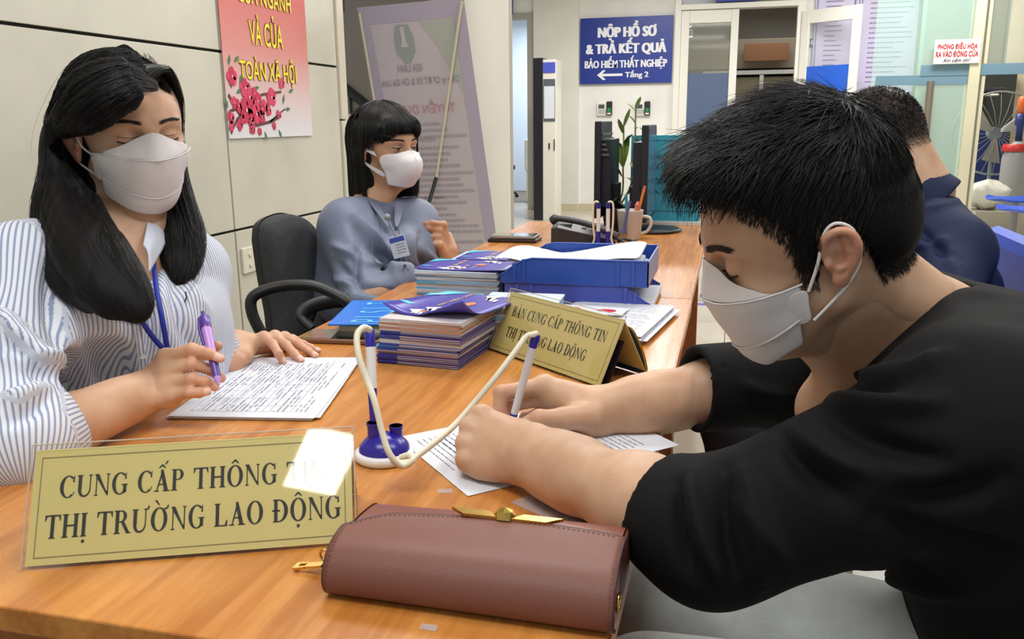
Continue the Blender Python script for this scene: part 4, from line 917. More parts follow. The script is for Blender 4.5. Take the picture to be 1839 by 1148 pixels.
# ---- phones and small things
dark_glass = mat('phone_glass', S(20, 20, 22), .06, coat=1); case_br = mat('phone_case_brown', S(120, 84, 54), .4)
pc = (onz(538, 612, D)+onz(690, 605, D))/2; pc = np.array([-.700, 1.445, D])
t = thing('smartphone', 'brown-cased smartphone lying face up beside the flat hand of the woman in stripes', 'phone', pc, .09)
MB().box((-.080, -.040, .0005), (.080, .040, .0095), bev=.003).build('case', case_br, t, local=True)
MB().box((-.076, -.036, .0094), (.076, .036, .0102), bev=.0004).build('screen', dark_glass, t, local=True)
c = np.array([-.715, 2.83, D]); t = thing('smartphone', 'dark phone lying under the silver one near the desk telephone', 'phone', c, .0)
MB().box((-.085, -.045, .0005), (.085, .05, .012), bev=.003).build('case', mat('phone_dark', S(40, 34, 32), .3), t, local=True)
t = thing('smartphone', 'silver-edged phone stacked on a dark one near the desk telephone', 'phone', c+np.array([0, 0, .0125]), .02)
MB().box((-.080, -.04, 0), (.080, .045, .010), bev=.003).build('case', mat('phone_silver', S(150, 146, 140), .3, .5), t, local=True)
MB().box((-.076, -.036, .0099), (.076, .041, .0107)).build('screen', dark_glass, t, local=True)

# desk telephone
tp_m = mat('telephone_black', S(44, 46, 50), .42); key_m = mat('telephone_key', S(78, 80, 84), .5)
t = thing('desk_telephone', 'black desk telephone with handset on the farther desk behind the trays', 'telephone', (-.475, 2.86, D), 1.72)
prof = [(-.10, .002), (-.10, .018), (-.02, .038), (.09, .062), (.11, .058), (.11, .002)]
MB().prism(prof, (-.115, 0, 0), (0, 1, 0), (0, 0, 1), (.235, 0, 0)).build('body', tp_m, t, local=True)
hs = spline([(-.10, -.085, .040), (-.085, -.03, .066), (-.083, .03, .076), (-.10, .10, .075)], 6)
MB().tube(spline([(-.135, -.105, .035), (-.11, -.05, .06), (-.085, .02, .078), (-.075, .09, .088), (-.07, .11, .078)], 6), [.016]*6+[.013]*13+[.018]*6, 10, flat=.8).build('handset', tp_m, t, local=True)
nk = 0
for i in range(4):
    for j in range(3):
        y_ = -.075+i*.024; zk = .018+(y_+.10)*.25; MB().box((-.005+j*.028, y_, zk+.000), (.016+j*.028, y_+.016, zk+.006), bev=.002).build('key', key_m, t, local=True)
for j in range(8): MB().box((-.03+j*.018, .045, .052), (-.017+j*.018, .095, .064), bev=.002).build('speaker_slat', key_m, t, local=True)
MB().box((.055, -.02, .040), (.10, -.002, .0445)).build('label_plate', mat('label_yellowish', S(186, 190, 130), .5), t, local=True)
cordp = [(-.135, -.105, .03)]+[(-.15-.0*k+.012*math.cos(k*1.2), -.11-.012*k*.5, .02+.006*math.sin(k*1.2)) for k in range(10)]+[(-.10, -.17, .012), (-.02, -.14, .010), (.0, -.10, .010)]
MB().tube(spline(cordp, 4), .0045, 6).build('coiled_cord', tp_m, t, local=True)

# mug with pens
mg = mat('mug_grey_white', S(196, 190, 184), .35); mc = np.array([-.335, 2.955, D])
t = thing('mug', 'pale grey mug holding pens and a pencil on the farther desk', 'mug', mc)
MB().lathe([(0, .0005), (.034, .0005), (.037, .004), (.045, .098), (.046, .100), (.0445, .101), (.042, .098), (.034, .007), (0, .006)], mc, 28).build('body', mg, t)
MB().tube(spline([mc+np.array(p) for p in ((.042, 0, .080), (.066, 0, .075), (.072, 0, .052), (.058, 0, .028), (.037, 0, .020))], 6), .0055, 8).build('handle', mg, t)
MB().tube([mc+np.array((-.015, -.052, .035)), mc+np.array((-.008, -.043, .085)), mc+np.array((.002, -.036, .135))], .009, 8, flat=.6).tube([mc+np.array((-.018, -.054, .028)), mc+np.array((-.015, -.052, .038))], .013, 10).build('clipped_tag', mat('tag_blue_grey', S(84, 90, 130), .4), thing('badge_clip', 'blue-grey clip tag hooked over the front rim of the grey mug', 'clip', mc+np.array((0, -.05, .03))))
t = thing('pencil', 'orange pencil standing in the grey mug', 'pencil', mc+np.array((.01, .0, .01))); MB().tube([mc+np.array((.008, .005, .012)), mc+np.array((.046, .00, .175))], .0045, 6).build('shaft', mat('pencil_orange', S(226, 130, 50), .4), t); MB().tube([mc+np.array((.046, 0, .175)), mc+np.array((.048, 0, .183))], .0046, 6).build('end_cap', mat('pencil_end', S(200, 110, 60), .4), t)
t = thing('eraser_stick', 'salmon pink stick standing in the grey mug beside the pencil', 'stationery', mc+np.array((.02, .01, .01))); MB().tube([mc+np.array((.014, .018, .012)), mc+np.array((.024, -.004, .118))], .008, 8).tube([mc+np.array((.024, -.004, .118)), mc+np.array((.026, -.004, .13))], [.008, .004], 8).build('body', mat('salmon', S(226, 130, 110), .5), t)
t = thing('felt_pen', 'teal felt pen standing at the back of the grey mug', 'pen', mc); MB().tube([mc+np.array((-.01, .02, .012)), mc+np.array((-.018, .022, .15))], .005, 8).build('barrel', mat('pen_teal', S(40, 130, 150), .4), t)

# monitors, edge on
mon = mat('monitor_black', S(26, 28, 34), .4); vent = mat('monitor_grey', S(96, 100, 104), .45); scr = mat('monitor_screen', S(90, 104, 140), .08)
def monitor(label, x, y0, y1, face, z0, z1):
    t = thing('monitor', label, 'monitor', (x, (y0+y1)/2, D))
    MB().box((x-.012, y0, z0), (x+.012, y1, z1), bev=.004).build('casing', mon, t)
    xb = x-face*.012; bw = y1-y0-.06; MB().prism([(0, 0), (bw, 0), (bw, .24), (0.0, .24)], (xb, y0+.03, z0+.04), (0, 1, 0), (0, 0, 1), (-face*.032, 0, 0)).build('rear_bulge', mon, t)
    for k in range(5 if face < 0 else 0): MB().box((min(xb, xb-face*(.006+.005*k)), y0+.02, z1-.05-.018*k), (max(xb, xb-face*(.006+.005*k)), y1-.02, z1-.043-.018*k)).build('vent_rib', vent, t)
    MB().box((x+.0115 if face > 0 else x-.0135, y0+.012, z0+.015), (x+.0135 if face > 0 else x-.0115, y1-.012, z1-.015)).build('screen', scr, t)
    ym = (y0+y1)/2; MB().box((x-face*.05-.015, ym-.03, D+.012), (x-face*.05+.015, ym+.03, z0+.12), bev=.004).build('stand_neck', mon, t)
    MB().lathe([(0, 0), (.105, 0), (.11, .006), (.10, .012), (.02, .016), (0, .016)], (x+face*.02, ym-.02, D+.0005), 32).build('stand_base', mon, t)
monitor('left black monitor seen edge on from behind, beside the plant', -.470, 3.08, 3.37, -1, D+.055, D+.40)
monitor('right black monitor seen edge on with its screen to the right', -.300, 3.05, 3.37, 1, D+.045, D+.385)
MB().box((-.36, 3.42-.28, D+.0), (-.36, 3.42, D)).build('tmp') if False else None
# teal acrylic board
y = 3.425; a = ony(1131, 388, y); b = ony(1262, 242, y)
t = thing('acrylic_board', 'teal acrylic notice board with dark lettering behind the right monitor', 'sign', (a[0], y, D+.0))
MB().box((a[0], y-.003, D+.012), (b[0], y+.003, b[2]), bev=.002).build('panel', mat('acrylic_teal', S(52, 160, 184), .15, alpha=.9), t)
MB().box((a[0]-.005, y-.05, D+.0005), (b[0]+.01, y-.004, D+.012)).box((a[0]-.005, y-.004, D+.0005), (b[0]+.01, y+.004, D+.0125), bev=.001).build('foot', mat('acrylic_foot', S(206, 204, 196), .2), t)
mb = MB(); w_ = b[0]-a[0]; h_ = b[2]-D-.012
for s_, u0, u1, v0 in (('THƯ CÔNG', .28, .80, .72), ('DỊCH VỤ CÔNG', .14, .90, .58), ('THÔNG TIN', .14, .86, .44), ('HÀ NỘI', .2, .74, .31)):
    text_on(mb, s_, (a[0]+w_*u0, y-.0035, D+.012+h_*v0), (1, 0, 0), (0, 0, 1), w_*(u1-u0), h_*.075, .01, lift=.0008)
mb.box((a[0]+.02, y-.0045, D+.05), (b[0]-.02, y-.0035, D+.052)).box((a[0]+.02, y-.0045, b[2]-.022), (b[0]-.02, y-.0035, b[2]-.02)); mb.build('lettering', mat('board_lettering', S(20, 70, 90), .5), t)
# potted plant
pc = np.array([-.415, 3.20, D]); leafs = [mat('plant_leaf', S(96, 130, 50), .4), mat('plant_leaf_dark', S(62, 84, 44), .45)]
t = thing('potted_plant', 'leggy green plant with strap leaves between the two monitors', 'plant', pc)
MB().lathe([(0, .0005), (.042, .0005), (.055, .08), (.058, .085), (.052, .086), (.050, .07), (0, .07)], pc, 24).build('pot', mat('pot_dark', S(40, 44, 40), .5), t)
def leaf(base, d, l, w, droop, m, nm='leaf'):
    d = nrm(d); s_ = nrm(np.cross(d, [0, 0, 1.0])+1e-6); rows = []
    for k in range(7):
        v = k/6; p = base+d*l*v+np.array([0, 0, -droop*l*v*v]); ww = w*math.sin(PI*min(1, v*.92+.06))**.7
        rows.append([p-s_*ww, p+np.array([0, 0, -.15*ww]), p+s_*ww])
    return sheet(nm, rows, m, t, .0006, 1)
rg = random.Random(31)
def stem(pxs, dep):
    pts = [P(px, py, dep) for px, py in pxs]; 
    pts[0] = pc+np.array([rg.uniform(-.02, .02), rg.uniform(-.02, .02), .06])
    MB().tube(spline(pts, 5), .0035, 6).build('stem', mat('plant_stem', S(110, 120, 66), .5), t); return spline(pts, 5)
dp = 3.32
s1 = stem([(1118, 390), (1117, 350), (1119, 300), (1120, 260), (1120, 225)], dp); s2 = stem([(1125, 390), (1134, 330), (1140, 280), (1141, 230), (1142, 190)], dp)
def L_(px, py, ex, ey, w, dr, m): b = P(px, py, dp); e = P(ex, ey, dp+rg.uniform(-.05, .05)); leaf(b, e-b+np.array([0, 0, dr*np.linalg.norm(e-b)]), np.linalg.norm(e-b)*1.05, w, dr, m)
for a_ in ((1120, 228, 1132, 193, .010, .1, 0), (1119, 240, 1110, 212, .008, .1, 0), (1142, 195, 1152, 170, .011, .2, 0), (1141, 200, 1120, 180, .005, .3, 0), (1141, 232, 1160, 228, .006, .9, 0), (1141, 222, 1124, 200, .005, .4, 1), (1120, 262, 1100, 255, .006, 1.0, 1), (1120, 258, 1138, 238, .010, .2, 0), (1119, 300, 1113, 258, .014, .0, 0), (1119, 300, 1130, 240, .010, .1, 0), (1141, 250, 1150, 243, .009, 1.0, 1), (1121, 262, 1139, 226, .004, .5, 1), (1118, 320, 1140, 330, .006, .7, 1), (1117, 318, 1100, 290, .006, .2, 1), (1136, 300, 1142, 285, .012, .1, 0), (1135, 330, 1152, 325, .010, .8, 1), (1128, 350, 1140, 318, .010, .1, 1)): L_(*a_[:4], a_[4]*1.45, a_[5], leafs[a_[6]])
for k in range(34):
    a = rg.random()*2*PI; b = pc+np.array([rg.uniform(-.02, .02), rg.uniform(-.02, .02), .07+rg.random()*.05]); leaf(b, np.array([math.cos(a), math.sin(a), rg.uniform(.5, 1.8)]), rg.uniform(.05, .09), .009, .6, leafs[1])

# ---- pens on stands
navy_pl = mat('plastic_navy', S(44, 36, 150), .25); white_pl = mat('plastic_white', S(228, 228, 232), .3); cord_m = mat('cord_cream', S(226, 218, 196), .4)
def coil_cord(pts, r, name, parent, pitch=.0022):
    """ribbed hose: radius modulated along its length"""
    Q = spline(pts, 10); L = np.linalg.norm(np.diff(Q, axis=0), axis=1).sum(); n = int(L/pitch*2); Q = resample(Q, n); rr = np.where(np.arange(n) % 2 == 0, r, r*.86); return MB().tube(Q, rr, 8).build(name, cord_m, parent)
def pen(mb_parent, tip, top, r=.0048, cap=.020, grip=.030, names=True):
    tip, top = np.array(tip), np.array(top); d = nrm(top-tip); L = np.linalg.norm(top-tip)
    MB().tube([tip+d*grip, top-d*cap], [r*.92, r], 14).build('barrel', white_pl, mb_parent)
    MB().tube([top-d*cap, top-d*.002, top], [r*1.02, r*.98, r*.7], 14).build('cap', navy_pl, mb_parent)
    MB().tube([tip+d*.008, tip+d*.014, tip+d*grip], [r*.35, r*.7, r*.93], 14).build('grip', navy_pl, mb_parent)
    MB().tube([tip, tip+d*.008], [.0005, r*.3], 8).build('tip', steel, mb_parent)
sc_ = np.array([-.397, .925, D]) 
ctr = onz(691, 818, D+.004); sc_ = np.array([ctr[0], ctr[1], D])
t = thing('pen_stand', 'white and navy pen stand beside the large gold sign, cord running to the writing hand', 'pen stand', sc_)
MB().lathe([(0, .0005), (.034, .0005), (.0365, .004), (.0365, .010), (.033, .0125), (0, .0125)], sc_, 40).build('base', white_pl, t)
MB().lathe([(.031, .0125), (.030, .018), (.022, .027), (.010, .032), (0, .033)], sc_, 32).build('dome', navy_pl, t)
pb = P(678, 800, np.dot(RW.T @ (sc_-CAM), [0, 0, -1])); pb = np.array([sc_[0]-.010, sc_[1]-.006, D+.022]); ptop = onx(664, 592, pb[0]-.004)
for off, h in (((-.010, -.006, .018), .030), ((.012, .010, .022), .018)):
    q = sc_+np.array(off); MB().tube([q, q+np.array([0, 0, h])], .0078, 16).tube([q+np.array([0, 0, h-.003]), q+np.array([0, 0, h])], .0088, 16).build('socket', navy_pl, t)
pt = P(664, 591, -(RW.T @ (sc_-CAM))[2]+.00); bt = sc_+np.array([-.010, -.006, .026])
p1 = thing('ballpoint_pen', 'white pen with navy cap standing upright in the pen stand', 'pen', bt); pen(p1, bt, pt, .0062, .022, .062)
CORD_STAND = [pt+np.array([0, 0, -.001]), P(655, 588, .97), P(641, 602, .96), P(646, 645, .95), P(658, 680, .95), P(672, 725, .94), P(690, 780, .93), P(703, 820, .925), P(722, 838, .925), P(741, 832, .94)]
coil_cord([P(664, 592, .985), P(652, 589, .975), P(641, 604, .965), P(645, 642, .955), P(659, 682, .95), P(673, 722, .94), P(686, 775, .935), P(700, 816, .93), P(722, 837, .935), P(742, 826, .94), P(735, 818, .95), P(720, 822, .955)], .0040, 'coiled_cord', t)
TIP2 = onz(914, 779, D+.002); TOP2 = P(963, 600, 1.075)
p2 = thing('ballpoint_pen', 'white pen with navy cap held by the man in black', 'pen', TIP2); pen(p2, TIP2, TOP2, .0055, .018, .030)
coil_cord([TOP2, P(957, 601, 1.07), P(944, 606, 1.07), P(925, 632, 1.06), P(890, 678, 1.05), P(848, 728, 1.045), P(815, 765, 1.03), P(780, 795, .99), P(750, 818, .965), P(735, 830, .945), P(715, 832, .94), P(705, 826, .938)], .0042, 'coiled_cord', p2)
def far_stand(px, mir):
    b = onz(px, 446, D); b = np.array([b[0], b[1], D]); t = thing('pen_stand', 'left' if mir < 0 else 'right', 'pen stand', b)
    t['label'] = ('left of the two upright cord pens on the stand behind the trays' if mir < 0 else 'right of the two upright cord pens on the stand behind the trays')
    MB().lathe([(0, .0005), (.030, .0005), (.032, .006), (.026, .014), (.010, .018), (0, .018)], b, 24).build('base', navy_pl, t)
    MB().tube([b+np.array([0, 0, .014]), b+np.array([0, 0, .055])], .0072, 12).build('socket', navy_pl, t)
    MB().tube([b+np.array([0, 0, .045]), b+np.array([0, 0, .128])], .0062, 12).build('barrel', white_pl, t)
    MB().tube([b+np.array([0, 0, .128]), b+np.array([0, 0, .146])], .0066, 12).build('cap', navy_pl, t)
    MB().tube(spline([b+np.array([mir*a, -.002, c]) for a, c in ((0, .147), (.008, .150), (.016, .140), (.017, .10), (.015, .06), (.012, .03), (.02, .008))], 6), .0032, 8).build('cord', cord_m, t)
far_stand(1074, -1); far_stand(1091, 1)

# ---- clear tape scraps stuck on the desk
tape = mat('tape_clear', S(214, 214, 220), .25, alpha=.30)
for px, py, w, l, a, lab in ((800, 883, .010, .016, .3, 'small scrap of clear tape by the near corner of the man\'s form'), (1010, 915, .055, .10, -.55, 'large clear tape patch on the desk under the near forearm'), (770, 1128, .008, .014, 0, 'worn tape scrap on the desk below the wallet')):
    q = onz(px, py, D); t = thing('tape_scrap', lab, 'tape', q, a); MB().box((-l/2, -w/2, .0003), (l/2, w/2, .0008)).build('film', tape, t, local=True)

# ---- wallet
wal = bpy.data.materials.new('wallet_leather'); wal.use_nodes = True; nt, b = nodes_of(wal)
b.inputs['Base Color'].default_value = (*S(120, 74, 62), 1); b.inputs['Roughness'].default_value = .45
tc = nt.nodes.new('ShaderNodeTexCoord'); wv = nt.nodes.new('ShaderNodeTexWave'); wv.bands_direction = 'Z'; wv.inputs['Scale'].default_value = 240; wv.inputs['Distortion'].default_value = .6; wv.inputs['Detail'].default_value = 1
mpn = nt.nodes.new('ShaderNodeMapping'); mpn.inputs['Scale'].default_value = (1, 1, 1)
at = nt.nodes.new('ShaderNodeAttribute'); at.attribute_name = 'run'; cmb = nt.nodes.new('ShaderNodeCombineXYZ'); nt.links.new(at.outputs['Fac'], cmb.inputs[2]); nt.links.new(cmb.outputs[0], wv.inputs['Vector'])
nz = nt.nodes.new('ShaderNodeTexNoise'); nz.inputs['Scale'].default_value = 900; nt.links.new(tc.outputs['Object'], nz.inputs['Vector'])
ad = nt.nodes.new('ShaderNodeMath'); ad.operation = 'MULTIPLY_ADD'; ad.inputs[1].default_value = .35; nt.links.new(nz.outputs['Fac'], ad.inputs[0]); nt.links.new(wv.outputs['Fac'], ad.inputs[2])
bpn = nt.nodes.new('ShaderNodeBump'); bpn.inputs['Strength'].default_value = .3; bpn.inputs['Distance'].default_value = .0008; nt.links.new(ad.outputs[0], bpn.inputs['Height']); nt.links.new(bpn.outputs[0], b.inputs['Normal'])
wal_in = mat('wallet_gusset', S(122, 68, 56), .38, bump=(60, .3)); edge_k = mat('wallet_edge_paint', S(52, 40, 48), .5); gold = mat('gold_metal', S(214, 178, 96), .22, 1.0); stitch_m = mat('stitching', S(104, 62, 54), .6)
w0 = onz(578, 1072, D); w1 = onz(1088, 1146, D); wx_ = nrm(np.array([w1[0]-w0[0], w1[1]-w0[1], 0])); wy_ = np.array([-wx_[1], wx_[0], 0]); WL = .250; wo = np.array([w0[0], w0[1], D])+wx_*.004
t = thing('wallet', 'long brown ribbed wallet with gold clasp on the near corner of the desk', 'wallet', wo+wx_*WL/2+wy_*.055)
def wpt(x, y, z): return wo+wx_*x+wy_*y+np.array([0, 0, z])
# cross profile (y, z) of the body from front bottom, round front, over the top to the back
outer = spline([(.010, .001, 0), (.000, .010, 0), (-.002, .024, 0), (.006, .040, 0), (.022, .050, 0), (.050, .0535, 0), (.085, .052, 0), (.105, .047, 0), (.110, .038, 0), (.112, .012, 0), (.108, .001, 0)], 5)
def prof_at(s):  # s in 0..1 along the length: slightly slimmer at the left end
    k = 1-.10*(1-s)**2*1.0; return outer*np.array([1, k, 1])
body = MB(); secs = np.linspace(0, 1, 22); n = len(outer)
V_ = [];
for s_ in secs:
    sh = .955-.02*abs(s_-.5)
    for p in prof_at(s_): V_.append(wpt(.004+s_*(WL-.008), .003+p[0]*.97, p[1]*sh))
body.add(V_, [(i*n+j, i*n+j+1, (i+1)*n+j+1, (i+1)*n+j) for i in range(len(secs)-1) for j in range(n-1)], 0, True)
body.add([V_[i*n+j] for i in range(len(secs)) for j in (0, n-1)], [(2*i, 2*i+1, 2*i+3, 2*i+2) for i in range(len(secs)-1)], 0)
body.build('body', wal_in, t)
# accordion gussets at both ends
for s_, e_ in ((0, -1), (1, 1)):
    g = MB()
    for k in range(5):
        pr = prof_at(s_); c_ = np.array([.055, .026]); sc2 = .93-.05*(k % 2)-.02*k*0
        zf_ = .2+k*.17
        ring = [wpt(.004+s_*(WL-.008)+e_*(.0025 if k % 2 else .0005)+e_*.001, c_[0]+(p[0]-c_[0])*(1-.19*k), max(.0015, c_[1]+(p[1]-c_[1])*(.92-.05*k))) for p in pr]
        g.add(ring, [tuple(range(len(ring)))], 0)
        if k:
            m0 = len(g.v)-2*len(ring); L2 = len(ring); g.f += [(m0+j, m0+j+1, m0+L2+j+1, m0+L2+j) for j in range(L2-1)]; g.mi += [0]*(L2-1); g.sm += [False]*(L2-1)
    g.build('gusset', wal_in, t)
# flap: from the front bottom over the front and the top, edge rising to the clasp
FW = []; runs = []
nfl = 40; arc = np.r_[0, np.cumsum(np.linalg.norm(np.diff(outer, axis=0), axis=1))]
def flap_len(s_): c = abs(s_-.56)/.5; return .118-.012*min(1, c**1.5)-(.012*max(0, (c-.80)/.2)**1.5 if c > .80 else 0)
for s_ in np.linspace(0, 1, nfl):
    Lm = flap_len(s_); row = []
    for v in np.linspace(0, 1, 26):
        a_ = v*Lm; y_ = np.interp(a_, arc, prof_at(s_)[:, 0]); z_ = np.interp(a_, arc, prof_at(s_)[:, 1]); k = .0020
        cy_, cz_ = .055, .024; d_ = nrm(np.array([(y_-cy_)*.5, z_-cz_])); row.append(wpt(s_*WL, y_+d_[0]*k, max(.002, z_+d_[1]*k))); runs.append(a_)
    FW.append(row)
fo = sheet('flap', FW, wal, t, .0018, 0)
aa = fo.data.attributes.new('run', 'FLOAT', 'POINT'); aa.data.foreach_set('value', np.array(runs, np.float32))
eg = MB(); ed = [FW[i][-1]+np.array([0, 0, .0002]) for i in range(nfl)]; eg.tube([FW[0][j] for j in range(26)], .0011, 6).tube(ed, .0011, 6).tube([FW[-1][j] for j in range(26)], .0011, 6); eg.build('edge_paint', edge_k, t)
st_ = MB()
def stitches(path):
    Q = resample(path, int(np.linalg.norm(np.diff(np.array(path), axis=0), axis=1).sum()/.0022))
    for i in range(0, len(Q)-1, 2): st_.tube([Q[i], Q[i+1]], .0004, 4)
up_ = np.array([0, 0, .0011])
stitches([FW[1][j]*.5+FW[0][j]*.5+np.array([0, -.0006, .0008]) for j in range(1, 25)]); stitches([FW[-2][j]*.5+FW[-1][j]*.5+np.array([0, -.0006, .0008]) for j in range(1, 25)]); stitches([FW[i][-2]+up_ for i in range(1, nfl-1)])
st_.build('stitching', stitch_m, t)
# gold clasp bar and gem
cs_ = .56; ce = FW[int(cs_*nfl)][-1]+np.array([0, 0, .0035])
def cp(x, y, z=0): return ce+wx_*x+wy_*y+np.array([0, 0, z])
cl = MB()
for sg_ in (-1, 1):
    cl.prism([(0, -.0050), (sg_*.032, -.0050), (sg_*.046, .0055), (sg_*.010, .0055)][::sg_], ce-np.array([0, 0, .002])+wx_*sg_*.006, wx_, wy_, np.array([0, 0, .0028]))
cl.build('clasp_bar', gold, t)
gm = MB(); R1 = [(math.cos(k*PI/3)*.0115, math.sin(k*PI/3)*.0085) for k in range(6)]; R2 = [(math.cos(k*PI/3+.5)*.0075, math.sin(k*PI/3+.5)*.0055) for k in range(6)]
Vg = [cp(x, y, -.001) for x, y in R1]+[cp(x, y, .0055) for x, y in R2]+[cp(0, 0, .0085)]
gm.add(Vg, [(k, (k+1) % 6, 6+k) for k in range(6)]+[((k+1) % 6, 6+(k+1) % 6, 6+k) for k in range(6)]+[(6+k, 6+(k+1) % 6, 12) for k in range(6)]+[tuple(range(6))[::-1]]); gm.build('clasp_gem', gold, t)
# gold corner, ring and zip pull on the left, small ring on the right end
cm_ = MB(); cc_ = wpt(-.001, .045, .020)
cm_.add([wpt(-.002, .012, .005), wpt(-.002, .030, .040), wpt(-.002, .070, .034), wpt(-.002, .05, .004), wpt(-.020, .040, .020), wpt(-.013, .030, .028)], [(0, 1, 5), (1, 2, 4, 5), (2, 3, 4), (0, 5, 4, 3), (0, 1, 2, 3)]); cm_.build('metal_corner', mat('gold_antique', S(150, 124, 70), .3, 1.0), t)
rg_ = MB(); rg_.tube([wpt(-.019+.004*math.cos(a), .036, .019+.005*math.sin(a)) for a in np.linspace(0, 2*PI, 16)], .0012, 6, cap=False); rg_.build('ring', gold, t)
zp = MB(); zd_ = nrm(-wx_+wy_*.02)
for (a_, b_, c_, d_) in ((.0, .017, -.0042, .0042), (.017, .024, -.0052, -.0026), (.017, .024, .0026, .0052), (.024, .029, -.0052, .0052)):
    zo = wpt(-.021, .036, .010); zy = np.cross([0, 0, 1.0], zd_); zp.slab(zo+zd_*a_+zy*c_+np.array([0, 0, -.006*a_/.03]), zo+zd_*b_+zy*c_+np.array([0, 0, -.006*b_/.03]), zo+zd_*b_+zy*d_+np.array([0, 0, -.006*b_/.03]), zo+zd_*a_+zy*d_+np.array([0, 0, -.006*a_/.03]), .0022)
zp.build('zip_pull', gold, t)
MB().tube([wpt(WL+.001, .020+.006*math.cos(a), .020+.007*math.sin(a)) for a in np.linspace(0, 2*PI, 16)], .0014, 6, cap=False).build('ring', gold, t)
# ================================================================== FIGURES: implicit surfaces meshed with surface nets
class Field:
    def __init__(s, lo, hi, h):
        s.lo = np.array(lo, float); s.h = h; s.n = np.ceil((np.array(hi, float)-s.lo)/h).astype(int)+1
        s.ax = [(s.lo[i]+h*np.arange(s.n[i])).astype(np.float32) for i in range(3)]; s.D = np.full(s.n, .08, np.float32)
    def _win(s, lo, hi):
        a = np.clip(np.floor((np.array(lo)-s.lo)/s.h).astype(int), 0, s.n); b = np.clip(np.ceil((np.array(hi)-s.lo)/s.h).astype(int)+1, 0, s.n)
        if (b <= a).any(): return None
        sl = tuple(slice(a[i], b[i]) for i in range(3))
        return sl, s.ax[0][sl[0]][:, None, None], s.ax[1][sl[1]][None, :, None], s.ax[2][sl[2]][None, None, :]
    def _mix(s, sl, d, k, sub=False):
        A = s.D[sl]
        if sub: A, d = -A, d
        if k > 0:
            h = np.maximum(k-np.abs(A-d), 0)/k; r = np.minimum(A, d)-h*h*k*.25
        else: r = np.minimum(A, d)
        s.D[sl] = -r if sub else r
    def cap(s, a, b, ra, rb=None, k=.01, sub=False):
        a = np.array(a, float); b = np.array(b, float); rb = ra if rb is None else rb; m = max(ra, rb)+k+3*s.h
        w = s._win(np.minimum(a, b)-m, np.maximum(a, b)+m)
        if w is None: return s
        sl, X, Y, Z = w; d = b-a; L2 = max(float(d @ d), 1e-12)
        t = np.clip(((X-a[0])*d[0]+(Y-a[1])*d[1]+(Z-a[2])*d[2])/L2, 0, 1)
        dist = np.sqrt((X-a[0]-t*d[0])**2+(Y-a[1]-t*d[1])**2+(Z-a[2]-t*d[2])**2)-(ra+t*(rb-ra))
        s._mix(sl, dist, k, sub); return s
    def chain(s, pts, rs, k=.006):
        for i in range(len(pts)-1): s.cap(pts[i], pts[i+1], rs[i], rs[i+1], k)
        return s
    def ell(s, c, r, M=None, k=.01, sub=False):
        c = np.array(c, float); r = np.array(r, float); M = np.eye(3) if M is None else np.asarray(M); m = r.max()+k+3*s.h
        w = s._win(c-m, c+m)
        if w is None: return s
        sl, X, Y, Z = w; X = X-c[0]; Y = Y-c[1]; Z = Z-c[2]
        q = [M[0, i]*X+M[1, i]*Y+M[2, i]*Z for i in range(3)]
        k0 = np.sqrt((q[0]/r[0])**2+(q[1]/r[1])**2+(q[2]/r[2])**2); k1 = np.sqrt((q[0]/r[0]**2)**2+(q[1]/r[1]**2)**2+(q[2]/r[2]**2)**2)+1e-9
        s._mix(sl, (k0*(k0-1)/k1).astype(np.float32), k, sub); return s
    def plane(s, p, n, k=0, keep_r=None, c=None):
        """remove what lies on the +n side of the plane through p (within radius keep_r of c if given)"""
        p = np.array(p, float); n = nrm(n)
        w = s._win(s.lo, s.lo+s.h*s.n) if keep_r is None else s._win(np.array(c)-keep_r, np.array(c)+keep_r)
        sl, X, Y, Z = w; d = (X-p[0])*n[0]+(Y-p[1])*n[1]+(Z-p[2])*n[2]
        if keep_r is not None:
            d = np.minimum(d, keep_r-np.sqrt((X-c[0])**2+(Y-c[1])**2+(Z-c[2])**2)-s.h)
        A = s.D[sl]; d = d.astype(np.float32)
        if k > 0: h = np.maximum(k-np.abs(A-d), 0)/k; s.D[sl] = np.maximum(A, d)+h*h*k*.25
        else: s.D[sl] = np.maximum(A, d)
        return s
    def val(s, P_):
        q = np.clip((np.asarray(P_)-s.lo)/s.h, 0, s.n-1.001); i = q.astype(int); f = q-i; o = 0
        for a in (0, 1):
            for b in (0, 1):
                for c in (0, 1): o = o+s.D[i[:, 0]+a, i[:, 1]+b, i[:, 2]+c]*(f[:, 0] if a else 1-f[:, 0])*(f[:, 1] if b else 1-f[:, 1])*(f[:, 2] if c else 1-f[:, 2])
        return o
    def push(s, P_, m=.002, it=6):
        """move points that are inside (or closer than m) out of the solid"""
        shp = np.shape(P_); Q = np.array(P_, float).reshape(-1, 3)
        for _ in range(it):
            d = s.val(Q); w = d < m
            if not w.any(): break
            A = Q[w]; e = s.h; G = np.stack([s.val(A+np.eye(3)[k]*e)-s.val(A-np.eye(3)[k]*e) for k in range(3)], 1); G /= np.linalg.norm(G, axis=1)[:, None]+1e-9
            Q[w] = A+G*np.minimum(m-d[w], .02)[:, None]
        return Q.reshape(shp)
    def front(s, H, l, u, sc=1.0, f0=.125):
        """first surface point met coming from the front of the face at (l, u)"""
        l = np.atleast_1d(l).astype(float); u = np.atleast_1d(u).astype(float); f = np.full(len(l), f0)
        for _ in range(90):
            d = s.val(H.arr(np.stack([f, l, u], 1)*sc)); f = np.where(d > .0004, f-.001, f)
        return f
